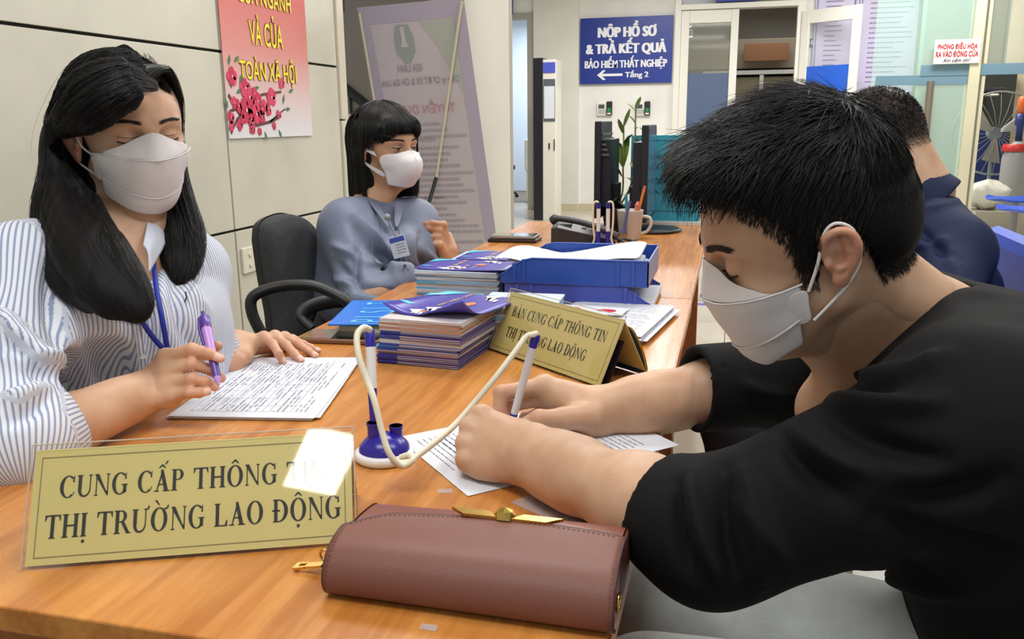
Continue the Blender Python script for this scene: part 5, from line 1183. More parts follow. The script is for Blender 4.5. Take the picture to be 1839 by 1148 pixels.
    def mesh(s):
        D = s.D; D[0] = D[-1] = .05; D[:, 0] = D[:, -1] = .05; D[:, :, 0] = D[:, :, -1] = .05
        S = (D < 0); c = S.astype(np.uint8)
        sm = c[:-1]+c[1:]; sm = sm[:, :-1]+sm[:, 1:]; sm = sm[:, :, :-1]+sm[:, :, 1:]
        act = (sm > 0) & (sm < 8); I = np.argwhere(act); idx = np.full(act.shape, -1, np.int32); idx[tuple(I.T)] = np.arange(len(I))
        corner = {}
        for a in (0, 1):
            for b in (0, 1):
                for e in (0, 1): corner[(a, b, e)] = D[I[:, 0]+a, I[:, 1]+b, I[:, 2]+e]
        acc = np.zeros((len(I), 3)); cnt = np.zeros(len(I))
        for a in corner:
            for ax in range(3):
                if a[ax] == 0:
                    b = list(a); b[ax] = 1; b = tuple(b); va, vb = corner[a], corner[b]; m = (va < 0) != (vb < 0)
                    t = np.where(m, va/(va-vb+1e-12), 0); p = np.array(a, float)[None, :].repeat(len(I), 0); p[:, ax] = t
                    acc += p*m[:, None]; cnt += m
        V = s.lo+s.h*(I+acc/np.maximum(cnt, 1)[:, None]); Fs = []
        for ax in range(3):
            sl0 = [slice(None)]*3; sl1 = [slice(None)]*3; sl0[ax] = slice(0, -1); sl1[ax] = slice(1, None)
            e = np.argwhere(S[tuple(sl0)] != S[tuple(sl1)]); o1, o2 = [(1, 2), (2, 0), (0, 1)][ax]
            e = e[(e[:, o1] > 0) & (e[:, o2] > 0) & (e[:, o1] < s.n[o1]-1) & (e[:, o2] < s.n[o2]-1)]
            d1 = np.zeros(3, int); d1[o1] = 1; d2 = np.zeros(3, int); d2[o2] = 1
            q = np.stack([idx[tuple((e-d1-d2).T)], idx[tuple((e-d2).T)], idx[tuple(e.T)], idx[tuple((e-d1).T)]], 1)
            ins = S[tuple(e.T)]; q[~ins] = q[~ins][:, ::-1]; Fs.append(q)
        F_ = np.concatenate(Fs); F_ = F_[(F_ >= 0).all(1)]
        return V, F_
def vnormals(V, Fc):
    n = np.cross(V[Fc[:, 2]]-V[Fc[:, 0]], V[Fc[:, 3]]-V[Fc[:, 1]]); N = np.zeros_like(V)
    for i in range(4): np.add.at(N, Fc[:, i], n)
    return N/(np.linalg.norm(N, axis=1)[:, None]+1e-12)
def relax(V, Fc, it=1, lam=.5):
    for _ in range(it):
        A = np.zeros_like(V); c = np.zeros(len(V))
        for i in range(4):
            j = Fc[:, (i+1) % 4]; np.add.at(A, Fc[:, i], V[j]); np.add.at(c, Fc[:, i], 1); np.add.at(A, j, V[Fc[:, i]]); np.add.at(c, j, 1)
        V = V+(A/np.maximum(c, 1)[:, None]-V)*lam
    return V
def join(parts):
    Vs, Fs, b = [], [], 0
    for V, Fc in parts: Vs.append(V); Fs.append(Fc+b); b += len(V)
    return np.concatenate(Vs), np.concatenate(Fs)
def attr(me, name, vals):
    a = me.attributes.new(name, 'FLOAT', 'POINT'); a.data.foreach_set('value', np.asarray(vals, np.float32))
def vnoise(P_, sc, seed=0):
    """cheap smooth noise from summed sines"""
    rg = np.random.default_rng(seed); out = 0
    for i in range(6):
        k = rg.normal(size=3)*sc; out = out+np.sin(P_ @ k+rg.uniform(0, 6.28))
    return out/6
def crease(P_, a, b, w, h):
    """ridge (h>0) or groove (h<0) along segment a-b of half width w"""
    a = np.array(a); b = np.array(b); d = b-a; t = np.clip(((P_-a) @ d)/(d @ d), 0, 1); r = np.linalg.norm(P_-a-t[:, None]*d, axis=1)
    return h*np.exp(-(r/w)**2)*np.sin(np.clip(t, .02, .98)*PI)**.5

# ---- head ------------------------------------------------------------------
class Frame:
    """f forward, l person's left, u up"""
    def __init__(s, O, f, u):
        s.O = np.array(O, float); s.f = nrm(f); s.l = nrm(np.cross(u, s.f)); s.u = np.cross(s.f, s.l); s.M = np.stack([s.f, s.l, s.u], 1)
    def __call__(s, f, l, u): return s.O+s.M @ np.array([f, l, u], float)
    def arr(s, A): return s.O+np.asarray(A, float) @ s.M.T
    def inv(s, P_): return (P_-s.O) @ s.M
def head_field(H, neck_base, neck_r, h=.0022, female=False, sc=1.0, extra=None, ear_u=-.004):
    lo = np.minimum(H.O-.155, np.array(neck_base)-.09); hi = np.maximum(H.O+.155, np.array(neck_base)+.09)
    if extra is not None: lo = np.minimum(lo, extra[0]); hi = np.maximum(hi, extra[1])
    Fd = Field(lo, hi, h); g = lambda f, l, u: H(f*sc, l*sc, u*sc); M = H.M; z = sc
    Fd.ell(g(-.012, 0, .038), (.096*z, .076*z, .086*z), M, k=.0)
    Fd.ell(g(.032, 0, .018), (.060*z, .062*z, .062*z), M, k=.03)          # forehead / temples
    Fd.ell(g(.030, 0, -.035), (.058*z, .058*z, .062*z), M, k=.03)         # mid face
    Fd.ell(g(.040, 0, -.074), (.046*z, .040*z, .032*z), M, k=.025)        # jaw
    Fd.cap(g(.068, .0, -.094), g(.060, 0, -.090), .014*z, k=.02)          # chin
    for s_ in (1, -1):
        Fd.cap(g(.002, s_*.057, -.052), g(.060, s_*.020, -.092), (.012 if female else .015)*z, .013*z, k=.022)
        Fd.ell(g(.058, s_*.042, -.032), (.024*z, .022*z, .018*z), M, k=.02)      # cheekbone
        Fd.cap(g(.084, s_*.012, .020), g(.072, s_*.046, .018), .008*z, .007*z, k=.014)   # brow
        Fd.ell(g(.092, s_*.031, -.001), (.014*z, .018*z, .013*z), M, k=.012, sub=True)   # eye socket
        Fd.ell(g(.073, s_*.031, -.001), (.0135*z, .0165*z, .0125*z), M, k=.006)          # lid
    Fd.cap(g(.090, 0, .006), g(.101, 0, -.033), .0065*z, .0095*z, k=.012)                # nose
    for s_ in (1, -1): Fd.ell(g(.094, s_*.011, -.038), (.010*z, .007*z, .0075*z), M, k=.006)
    Fd.cap(g(.084, -.014, -.060), g(.084, .014, -.060), .0075*z, k=.008); Fd.cap(g(.082, -.012, -.070), g(.082, .012, -.070), .0080*z, k=.006)
    Fd.cap(g(.091, -.02, -.065), g(.091, .02, -.065), .0022*z, k=.004, sub=True)
    # neck
    Fd.cap(g(-.022, 0, -.035), neck_base, neck_r*.93, neck_r*1.04, k=.03)
    Fd.cap(g(.030, 0, -.09), np.array(neck_base)+H.f*.03, neck_r*.45, neck_r*.5, k=.04)
    # ears: rim, bowl, lobe
    for s_ in (1, -1):
        e0 = lambda f, u, o=0: g(-.006+f*.82, s_*(.077+o), ear_u+u*.80)
        base = .004; rim = [(.012, .004, 0), (.014, .018, .003), (.009, .030, .007), (-.004, .035, .011), (-.016, .029, .014), (-.020, .014, .015), (-.017, -.002, .012), (-.009, -.016, .008), (-.001, -.025, .004)]
        Fd.ell(e0(-.003, .004, .002), (.014*z, .006*z, .022*z), M, k=.006)
        Q = spline([e0(*q) for q in rim], 4)
        for a_, b_ in zip(Q[:-1], Q[1:]): Fd.cap(a_, b_, .0037*z, k=.0025)
        Q = spline([e0(*q) for q in ((-.008, .024, .009), (-.011, .010, .010), (-.008, -.004, .009), (.002, -.010, .007))], 4)
        for a_, b_ in zip(Q[:-1], Q[1:]): Fd.cap(a_, b_, .0030*z, k=.003)
        Fd.ell(e0(.001, -.025, .004), (.0085*z, .0045*z, .0095*z), M, k=.005)
        Fd.ell(e0(.002, .002, .012), (.0075*z, .008*z, .0085*z), M, k=.003, sub=True)
        Fd.ell(e0(.0, .019, .012), (.006*z, .006*z, .006*z), M, k=.003, sub=True)
        Fd.ell(e0(.011, -.003, .004), (.0045*z, .0045*z, .006*z), M, k=.003)
    return Fd

# ---- hand ------------------------------------------------------------------
FING = {'i': ((.088, .0255, .001), (.043, .0255, .020), .0092), 'm': ((.091, .0060, .003), (.048, .0295, .021), .0094),
        'r': ((.086, -.0135, .001), (.044, .0275, .021), .0089), 'p': ((.077, -.0310, -.003), (.034, .020, .018), .0078)}
def hand(Fd, wrist, xd, zd, side, pose, thumb, sc=1.0, slim=1.0, forearm=None, fr=(.027, .040, .044), k_f=.0035, flat=.011, nails=None):
    """side +1 right hand, -1 left; xd wrist->knuckles, zd back of the hand; pose[finger] = (spread, mcp, pip, dip) degrees"""
    x = nrm(xd); z = nrm(np.array(zd)-x*np.dot(zd, x)); y = np.cross(z, x)*side; W = np.array(wrist, float); M = np.stack([x, y, z], 1)
    L = lambda a, b, c: W+(x*a+y*b+z*c)*sc; r = sc*slim
    out = {}
    # palm: fan of metacarpals
    for n_, (b_, ls, rr) in FING.items():
        Fd.cap(L(.008, b_[1]*.55, -.001), L(b_[0]-.004, b_[1]*.98, b_[2]-.003), .0135*r, .0118*r, k=.012)
    Fd.ell(L(.050, -.002, -.008), (.040*sc, .034*r, .0125*r), M, k=.012)
    Fd.cap(L(.018, -.018, -.010), L(.060, -.031, -.010), .0135*r, .0110*r, k=.010)
    for n_, (b_, ls, rr) in FING.items():
        sp, f1, f2, f3 = pose[n_]; p = np.array(L(*b_)); ang = 0; rr = rr*r; pts = [p]; rs = [rr*1.12]
        sdir = nrm(x*math.cos(math.radians(sp))+y*math.sin(math.radians(sp)))
        for seg_, fl in zip(ls, (f1, f2, f3)):
            ang += math.radians(fl); d = sdir*math.cos(ang)-z*math.sin(ang); p = p+d*seg_*sc; pts.append(p)
        rs = [rr*1.10, rr*1.0, rr*.90, rr*.78]
        sub_ = Field(np.min(pts, 0)-.03, np.max(pts, 0)+.03, Fd.h) if False else None
        for i in range(3): Fd.cap(pts[i], pts[i+1], rs[i], rs[i+1], k=(.010 if i == 0 else k_f))
        for i in (1, 2): Fd.ell(pts[i]+(z*.0 if True else 0), (rs[i]*1.07,)*3, k=.002)
        Fd.ell(pts[0]+z*.0035*sc, (.0105*r, .0090*r, .0085*r), M, k=.006)       # knuckle
        out[n_] = pts; dl = nrm(pts[3]-pts[2]); up = nrm(sdir*math.sin(ang)+z*math.cos(ang)); out[n_+'n'] = (pts[3]-dl*.002+up*rs[3]*.8, dl, up)
    T = [L(*q) for q in thumb]       # mcp, ip, tip in hand coordinates
    Fd.cap(L(.012, .016, -.006), T[0], .0165*r, .0135*r, k=.014); Fd.cap(L(.030, .014, -.010), T[0], .014*r, .012*r, k=.016)
    Fd.cap(T[0], T[1], .0118*r, .0103*r, k=.007); Fd.cap(T[1], T[2], .0104*r, .0085*r, k=.003); Fd.ell(T[1], (.0108*r,)*3, k=.002)
    out['t'] = T
    if forearm is not None:
        E = np.array(forearm, float); ax = nrm(E-W)
        for s_ in (1, -1):
            o = y*s_*.0115*r; Fd.cap(W+o-x*.0, W+(E-W)*.28+o*.9, .0195*r, .0225*r, k=.014)
        Fd.cap(L(.010, 0, -.002), W, .0205*r, .0215*r, k=.02)
        Fd.cap(W+(E-W)*.18, W+(E-W)*.66, fr[0], fr[1], k=.03); Fd.cap(W+(E-W)*.66, E, fr[1], fr[2], k=.03)
    return out
def bbox(pts, m): pts = np.array(pts); return pts.min(0)-m, pts.max(0)+m

# ---- strands -----------------------------------------------------------------
def strands(paths, r0, r1=None, sides=3):
    """paths (n,k,3) -> thin tapered tubes in one mesh"""
    Pn = np.asarray(paths, float); n, k, _ = Pn.shape; r1 = r0*.35 if r1 is None else r1
    T = np.gradient(Pn, axis=1); T /= np.linalg.norm(T, axis=2)[..., None]+1e-12
    a = np.cross(T, np.array([.31, .52, .79])); a /= np.linalg.norm(a, axis=2)[..., None]+1e-12; b = np.cross(T, a)
    rad = (r0+(r1-r0)*np.linspace(0, 1, k)**2)[None, :, None]; V = []
    for j in range(sides):
        th = 2*PI*j/sides; V.append(Pn+rad*(math.cos(th)*a+math.sin(th)*b))
    V = np.stack(V, 2).reshape(-1, 3)      # n,k,sides
    base = (np.arange(n)*k*sides)[:, None, None]; i = np.arange(k-1)[None, :, None]; j = np.arange(sides)[None, None, :]; j2 = (j+1) % sides
    Fc = np.stack([base+i*sides+j, base+i*sides+j2, base+(i+1)*sides+j2, base+(i+1)*sides+j], -1).reshape(-1, 4)
    return V, Fc
def hair_mat(name, c, c2, rough=.42, spec=.38):
    m = mat(name, c, rough, spec=spec); nt, b = nodes_of(m)
    tc = nt.nodes.new('ShaderNodeTexCoord'); n = nt.nodes.new('ShaderNodeTexNoise'); n.inputs['Scale'].default_value = 300; nt.links.new(tc.outputs['Object'], n.inputs['Vector'])
    mx = nt.nodes.new('ShaderNodeMix'); mx.data_type = 'RGBA'; mx.inputs[6].default_value = (*c, 1); mx.inputs[7].default_value = (*c2, 1); nt.links.new(n.outputs['Fac'], mx.inputs[0]); nt.links.new(mx.outputs[2], b.inputs['Base Color'])
    return m
def skin_mat(name, base, dark, red):
    m = bpy.data.materials.new(name); m.use_nodes = True; nt, b = nodes_of(m)
    b.inputs['Roughness'].default_value = .46; b.inputs['Subsurface Weight'].default_value = .25; b.inputs['Subsurface Radius'].default_value = (.012, .005, .003); b.inputs['Subsurface Scale'].default_value = .5; b.inputs['Specular IOR Level'].default_value = .4
    tc = nt.nodes.new('ShaderNodeTexCoord'); n = nt.nodes.new('ShaderNodeTexNoise'); n.inputs['Scale'].default_value = 28; n.inputs['Detail'].default_value = 4; nt.links.new(tc.outputs['Object'], n.inputs['Vector'])
    mr = nt.nodes.new('ShaderNodeMapRange'); mr.inputs[1].default_value = .35; mr.inputs[2].default_value = .7; nt.links.new(n.outputs['Fac'], mr.inputs[0])
    def mixc(prev, col, fac):
        mx = nt.nodes.new('ShaderNodeMix'); mx.data_type = 'RGBA'; nt.links.new(fac, mx.inputs[0])
        if isinstance(prev, tuple): mx.inputs[6].default_value = (*prev, 1)
        else: nt.links.new(prev, mx.inputs[6])
        mx.inputs[7].default_value = (*col, 1); return mx.outputs[2]
    def at(nm): a = nt.nodes.new('ShaderNodeAttribute'); a.attribute_name = nm; return a.outputs['Fac']
    c = mixc(base, dark, mr.outputs[0]); c = mixc(c, red, at('red')); c = mixc(c, S(232, 190, 176), at('nail')); c = mixc(c, S(38, 30, 28), at('scalp')); nt.links.new(c, b.inputs['Base Color'])
    n2 = nt.nodes.new('ShaderNodeTexNoise'); n2.inputs['Scale'].default_value = 420; nt.links.new(tc.outputs['Object'], n2.inputs['Vector'])
    bp_ = nt.nodes.new('ShaderNodeBump'); bp_.inputs['Strength'].default_value = .12; bp_.inputs['Distance'].default_value = .0006; nt.links.new(n2.outputs['Fac'], bp_.inputs['Height']); nt.links.new(bp_.outputs[0], b.inputs['Normal'])
    return m
def finish_body(name, parts, m, parent, H=None, hands=(), scalp=None, label=None):
    V, Fc = join(parts); me = np_mesh(name, V, Fc); o = put(name, me, m, parent)
    red = np.zeros(len(V)); nail = np.zeros(len(V)); sca = np.zeros(len(V))
    for hd in hands:
        for n_ in 'imrp':
            for i in (1, 2, 3): red = np.maximum(red, .45*np.exp(-((np.linalg.norm(V-hd[n_][i], axis=1))/.013)**2))
            c, dl, up = hd[n_+'n']; q = V-c; m_ = (np.abs(q @ dl) < .006) & (np.abs(q @ np.cross(up, dl)) < .0052) & (q @ up > -.003) & (np.linalg.norm(q, axis=1) < .010); nail = np.maximum(nail, m_*1.0)
        for i in (1, 2): red = np.maximum(red, .45*np.exp(-((np.linalg.norm(V-hd['t'][i], axis=1))/.014)**2))
    if H is not None:
        q = H.inv(V); red = np.maximum(red, .45*((np.abs(q[:, 1]) > .076) & (np.abs(q[:, 0]) < .045) & (np.abs(q[:, 2]) < .05)))
        red = np.maximum(red, .35*np.exp(-((q[:, 0]-.075)**2+(np.abs(q[:, 1])-.035)**2+(q[:, 2]+.035)**2)/.02**2))
        red = np.maximum(red, .9*((q[:, 0] > .085) & (np.abs(q[:, 1]) < .024) & (q[:, 2] < -.052) & (q[:, 2] > -.083)))
        if scalp is not None: sca = scalp(q)
    for nm, v in (('red', red), ('nail', nail), ('scalp', sca)): attr(me, nm, v)
    return o

# ---- masks -------------------------------------------------------------------
mask_m = mat('mask_white', S(226, 222, 222), .75, bump=(700, .12), sss=0)
loop_m = mat('ear_loop_white', S(232, 230, 228), .6)
def kf_mask(H, parent, sc=1.0, w=.071, fc=.118, fd=None, eu=0):
    g = lambda f, l, u: H(f*sc, l*sc, u*sc)
    t = None
    def pan(name, top, bot, n=5, pw=2.0, label=None):
        """top/bot: (fc, uc, fe, ue, le, bulge) centre and end values of two edges; rows in between"""
        rows = []
        for i in range(n+1):
            v = i/n; a = [top[k]*(1-v)+bot[k]*v for k in range(5)]; row = []
            bul = math.sin(v*PI)*(top[5]*(1-v)+bot[5]*v)
            for j in range(17):
                s_ = -1+2*j/16; q = abs(s_)**pw; f = a[0]*(1-q)+a[2]*q+bul*(1-q); ex = 1.05 if name == 'n' else 1.5; u = a[1]*(1-abs(s_)**ex)+a[3]*abs(s_)**ex; l = a[4]*math.copysign(math.sin(abs(s_)*PI/2)**.95, s_)
                row.append(g(f, l, u))
            rows.append(row)
        return rows if fd is None else fd.push(rows, .0046 if name != 'n' else .0040)
    c_top = (fc, -.034, .028, -.022, w, .003); c_bot = (fc-.022, -.094, .032, -.056, w-.002, .004)
    root = sheet('face_mask', pan('c', c_top, c_bot), mask_m, parent, .0012, 1)
    up_top = (.094, .008, .050, -.030, .060, .002); up_bot = (fc-.002, -.035, .034, -.023, w-.002, .002)
    sheet('nose_panel', pan('n', up_top, up_bot), mask_m, root, .001, 1)
    lo_top = (fc-.023, -.093, .034, -.054, w-.003, .0); lo_bot = (.066, -.112, .034, -.086, .050, .0)
    sheet('chin_panel', pan('k', lo_top, lo_bot), mask_m, root, .001, 1)
    # welded seams and ear loops
    for tb, nm in ((c_top, 'upper_seam'), (c_bot, 'lower_seam')):
        row = pan('x', tb, tb, 1)[0]; row = row if fd is None else fd.push(row, .0052); MB().tube(row, .0011, 6).build(nm, mask_m, root)
    for s_ in (1, -1):
        e1 = g(.030, s_*(w-.001), -.030); e2 = g(.030, s_*(w-.003), -.060)
        # tab
        tabs = [[g(.044, s_*(w-.004), -.026), g(.020, s_*(w+.003), -.026)], [g(.046, s_*(w-.004), -.044), g(.027, s_*(w+.002), -.044)], [g(.044, s_*(w-.006), -.066), g(.022, s_*(w+.001), -.064)]]
        sheet('end_tab', tabs if fd is None else fd.push(tabs, .0055), mask_m, root, .001, 2)
        Q = spline([g(.024, s_*(w+.003), -.030), g(.012, s_*.079, -.004+eu), g(.002, s_*.083, .024+eu), g(-.010, s_*.086, .031+eu), g(-.024, s_*.084, .018+eu), g(-.026, s_*.080, -.010+eu), g(-.012, s_*.080, -.030+eu), g(.006, s_*.077, -.046), g(.024, s_*(w+.001), -.061)], 6)
        MB().tube(Q, .0016, 8).build('ear_loop', loop_m, root)
    return root
skin_man = skin_mat('skin_warm', S(206, 168, 138), S(192, 150, 120), S(196, 124, 102))
skin_w1 = skin_mat('skin_light_warm', S(212, 172, 142), S(198, 154, 124), S(208, 132, 112))
skin_w2 = skin_mat('skin_tan', S(198, 154, 120), S(180, 134, 100), S(190, 114, 92))
black_hair = hair_mat('hair_black', S(12, 11, 11), S(28, 25, 24), .40); hair_base = hair_mat('hair_black_base', S(12, 11, 11), S(18, 16, 16), .6, .15)
brow_m = mat('eyebrow_hair', S(34, 28, 26), .6)
_hand0 = hand
def fingers(Fd, out, name, pts, rr, z_up):
    rs = [rr*1.12, rr*1.0, rr*.90, rr*.76]
    for i in range(3): Fd.cap(pts[i], pts[i+1], rs[i], rs[i+1], k=(.009 if i == 0 else .003))
    for i in (1, 2): Fd.ell(pts[i], (rs[i]*1.06,)*3, k=.002)
    out[name] = [np.array(p) for p in pts]; dl = nrm(np.array(pts[3])-pts[2]); up = nrm(np.array(z_up)-dl*np.dot(z_up, dl)); out[name+'n'] = (np.array(pts[3])-dl*.001+up*rs[3]*.75, dl, up)
def palm(Fd, W, mcps, thumb_pts, zd, r=1.0, forearm=None, fr=(.027, .040, .044), wrist_r=.021):
    """mcps: world points i,m,r,p; thumb_pts: cmc, mcp, ip, tip"""
    W = np.array(W, float); m = [np.array(p, float) for p in mcps]; z = nrm(zd); across = nrm(m[0]-m[3]); x = nrm((m[1]+m[2])/2-W)
    for i, p in enumerate(m):
        o = across*(.013-.0085*i); Fd.cap(W+x*.006+o*.8-z*.001, p-z*.003, .0145*r, .0116*r, k=.012); Fd.ell(p+z*.002, (.0108*r,)*3, k=.006)
    Fd.cap(W+x*.02-across*.012-z*.008, m[3]-x*.012-z*.008, .0135*r, .011*r, k=.01)
    T = [np.array(p, float) for p in thumb_pts]
    Fd.cap(T[0], T[1], .0165*r, .0130*r, k=.014); Fd.cap(T[1], T[2], .0115*r, .0102*r, k=.006); Fd.cap(T[2], T[3], .0104*r, .0084*r, k=.003); Fd.ell(T[2], (.0106*r,)*3, k=.002)
    if forearm is not None:
        E = np.array(forearm, float)
        for s_ in (1, -1): Fd.cap(W+x*.004+across*s_*.0100*r, W+(E-W)*.28+across*s_*.009*r, wrist_r*.92, wrist_r*1.05, k=.014)
        Fd.cap(W+(E-W)*.16, W+(E-W)*.62, fr[0], fr[1], k=.035); Fd.cap(W+(E-W)*.62, E, fr[1], fr[2], k=.03)
    return T
def meshes(fd, it=1, lam=.4):
    V, Fc = fd.mesh(); return relax(V, Fc, it, lam), Fc
def cloth_obj(name, fd, m, parent, creases=(), noise=(.0025, 18), seed=0, it=2, grain=None):
    V, Fc = fd.mesh(); V = relax(V, Fc, it, .5); N = vnormals(V, Fc); d = vnoise(V, noise[1], seed)*noise[0]
    for c in creases: d = d+(crease_px(V, N, *c[1:]) if isinstance(c[0], str) else crease(V, *c))
    V = V+N*d[:, None]; V = relax(V, Fc, 1, .4); me = np_mesh(name, V, Fc); return put(name, me, m, parent), V
def hair_obj(shell, strand_parts, parent, name='hair'):
    """one mesh: a matt under-layer and the glossier strands over it"""
    V, Fc = join(list(shell)+list(strand_parts)); n0 = sum(len(f) for _, f in shell); me = np_mesh(name, V, Fc); o = put(name, me, [hair_base, black_hair], parent)
    mi = np.ones(len(me.polygons), np.int32); mi[:n0] = 0; me.polygons.foreach_set('material_index', mi); return o
def crease_px(V, N, a, b, w, h):
    """fold given by its two ends as seen in the photograph, on the side facing the viewer"""
    C_ = (V-CAM) @ RW; dep = -C_[:, 2]; u = CX+F_PX*C_[:, 0]/dep; v = CY-F_PX*C_[:, 1]/dep; wpx = w*F_PX/dep
    a = np.array(a, float); b = np.array(b, float); dd = b-a; q = np.stack([u, v], 1)-a; t = np.clip(q @ dd/(dd @ dd), 0, 1); bow = .06*np.sin(t*PI)[:, None]*np.array([-dd[1], dd[0]]); r = np.linalg.norm(q-t[:, None]*dd-bow, axis=1)/wpx
    return h*np.exp(-r**2)*np.sin(np.clip(t, .03, .97)*PI)**.5*((N*(CAM-V)).sum(1) > 0)

def brow_lash(H, s_, sc, parent, fd, n=220, th=.0024, lash_u=-.006, up=.021, arch=.004, crease_=True):
    rg = np.random.default_rng(3); a = rg.random(n); l = s_*(.013+.033*a); u = up+arch*np.sin(a*2.6)+rg.uniform(-th, th, n)*(1-.6*a); dl = s_*rg.uniform(.005, .009, n); du = rg.uniform(-.001, .0022, n)
    pts = []
    for v in (0, .5, 1): f = fd.front(H, l+dl*v, u+du*v, sc)+.0012+.0006*(v == .5); pts.append(H.arr(np.stack([f, l+dl*v, u+du*v], 1)*sc))
    V, Fc = strands(np.stack(pts, 1), .00045, .00016); put('eyebrow', np_mesh('eyebrow', V, Fc), brow_m, parent)
    x = np.linspace(0, 1, 10); l = s_*(.0155+.031*x); u = lash_u-.0028*np.sin(x*PI)+.001*x; f = fd.front(H, l, u, sc)+.0010; row = H.arr(np.stack([f, l, u], 1)*sc)
    MB().tube(row, .0011, 6).build('eyelash', brow_m, parent)
    if not crease_: return
    u2 = u+.0085-.002*np.abs(x-.5); f = fd.front(H, l, u2, sc)+.0002; MB().tube(H.arr(np.stack([f, l, u2], 1)*sc), .0005, 5).build('lid_crease', mat('lid_crease_brown', S(130, 86, 64), .6), parent)

# ------------------------------------------------------------------ the man in black
def scalp_line(q, base=0, front=.082, side=.030, burn=-.020, nape=-.062):
    hl = np.interp(q[:, 0], [-.12, -.050, -.036, -.024, .004, .010, .024, .032, .050, .075, .10], [nape, nape, side-.035, side, side, burn, burn, side, side+.020, front-.010, front])
    return hl+base
def man_one():
    ear = P(1512, 462, .775); Fv = camdir(-.955, -.29, -.10); Uv = camdir(-.28, .92, .33); sc = .985
    H = Frame(ear, Fv, Uv); H.O = ear-H.l*.080*sc+H.f*.010+H.u*.004
    t = thing('person', 'man in a black long-sleeved shirt and white mask, bent over the desk writing', 'person', (.30, .90, 0))
    nb = P(1668, 612, .915)
    fd = head_field(H, nb, .060, sc=sc, h=.0021)
    # sternocleid and throat, upper chest in the open neck
    ch = P(1500, 735, .965); fd2 = Field(*bbox([nb, ch, (.20, .76, .9), (.20, 1.08, .88), H.O], .12), .004)
    fd2.cap(H(-.02, 0, -.05), nb, .055, .062, k=.03).cap(nb, ch, .056, .044, k=.04).cap((.225, .80, .885), (.215, 1.04, .865), .050, .050, k=.05)
    fd2.cap(H(.02, 0, -.085), P(1540, 660, .93), .028, .034, k=.04)
    fd2.plane(H(0, 0, -.06), H.u)
    # left arm, near the camera
    EL = P(1280, 958, .760); WL_ = onz(955, 818, .790)
    hf = Field(*bbox([EL, WL_, WL_+np.array([-.13, .03, 0])], .055), .0021); 
    xl = nrm(P(812, 778, 1.0)-WL_); xl = nrm(np.array([-.80, .60, .0]))*.5+nrm(P(800, 775, .985)-WL_)*.5
    h1 = hand(hf, WL_, xl, (-.30, -.62, .72), -1, dict(i=(4, 62, 78, 45), m=(1, 62, 80, 45), r=(-2, 64, 80, 45), p=(-6, 66, 80, 45)), [(.045, .030, -.030), (.075, .018, -.040), (.090, .000, -.045)], sc=1.0, slim=1.10, forearm=EL, fr=(.031, .043, .047))
    # right arm with the pen
    ER = np.array([.075, 1.175, .800]); WR = P(1098, 737, 1.125)
    rf = Field(*bbox([ER, WR, P(885, 720, 1.12)], .06), .0021); h2 = {}
    zd = nrm(np.array([.0, .55, .84]))
    mi, mm, mr, mp = P(978, 692, 1.135), P(985, 712, 1.155), P(1000, 735, 1.165), P(1018, 758, 1.165)
    palm(rf, WR, (mi, mm, mr, mp), (P(1062, 748, 1.10), P(1012, 752, 1.085), P(968, 752, 1.078), P(934, 767, 1.088)), zd, r=1.12, forearm=ER, fr=(.033, .044, .048), wrist_r=.024)
    rf.cap(P(1070, 735, 1.12), P(1005, 715, 1.13), .022, .018, k=.02)
    rf.cap(P(1065, 765, 1.12), P(1015, 768, 1.14), .020, .014, k=.02)
    fingers(rf, h2, 'i', [mi, P(900, 706, 1.125), P(897, 738, 1.122), P(914, 764, 1.118)], .0102, nrm(camdir(-.7, .6, .1)))
    fingers(rf, h2, 'm', [mm, P(915, 728, 1.150), P(912, 757, 1.146), P(930, 774, 1.138)], .0102, nrm(camdir(-.7, .6, .1)))
    fingers(rf, h2, 'r', [mr, P(945, 752, 1.165), P(945, 772, 1.152), P(968, 778, 1.140)], .0096, nrm(camdir(-.7, .6, .1)))
    fingers(rf, h2, 'p', [mp, P(975, 768, 1.160), P(980, 783, 1.148), P(1002, 786, 1.140)], .0086, nrm(camdir(-.7, .6, .1)))
    h2['t'] = [P(1012, 752, 1.085), P(968, 752, 1.078), P(934, 767, 1.088)]
    body = finish_body('body', [meshes(fd), meshes(fd2), meshes(hf), meshes(rf)], skin_man, t, H, (h1, h2), scalp=lambda q: np.clip((q[:, 2]-scalp_line(q, .002, nape=-.05))/.012, 0, 1)*.92*(q[:, 2] < .2)*(q[:, 2] > -.07))
    # shirt
    sf = Field((-.12, .56, .40), (.62, 1.32, 1.06), .0042)
    SL, SR = np.array([.205, .742, .895]), np.array([.225, 1.115, .895])
    sf.cap((.235, .80, .875), (.235, 1.05, .870), .085, .085, k=.0)
    sf.cap((.200, .86, .83), (.200, 1.00, .82), .085, .085, k=.05)
    sf.cap((.27, .85, .82), (.36, .83, .56), .115, .125, k=.06).cap((.27, 1.00, .82), (.36, .97, .56), .115, .125, k=.06)
    sf.cap((.295, .83, .885), (.295, 1.03, .88), .078, .078, k=.05)
    sf.cap((.235, .90, .915), SL, .060, .066, k=.04).cap((.235, .94, .915), SR, .058, .060, k=.04)
    sf.cap(SL, EL, .078, .060, k=.05); sf.cap(SL+[.02, .03, -.02], (.30, .80, .76), .07, .09, k=.06)
    a1 = EL+(WL_-EL)*.235; sf.cap(EL, a1+(WL_-EL)*.05, .059, .057, k=.03)
    sf.cap(SR, ER, .064, .058, k=.05); b1 = P(1250, 697, 1.115); sf.cap(ER, b1+(WR-b1)*.12, .058, .058, k=.03)
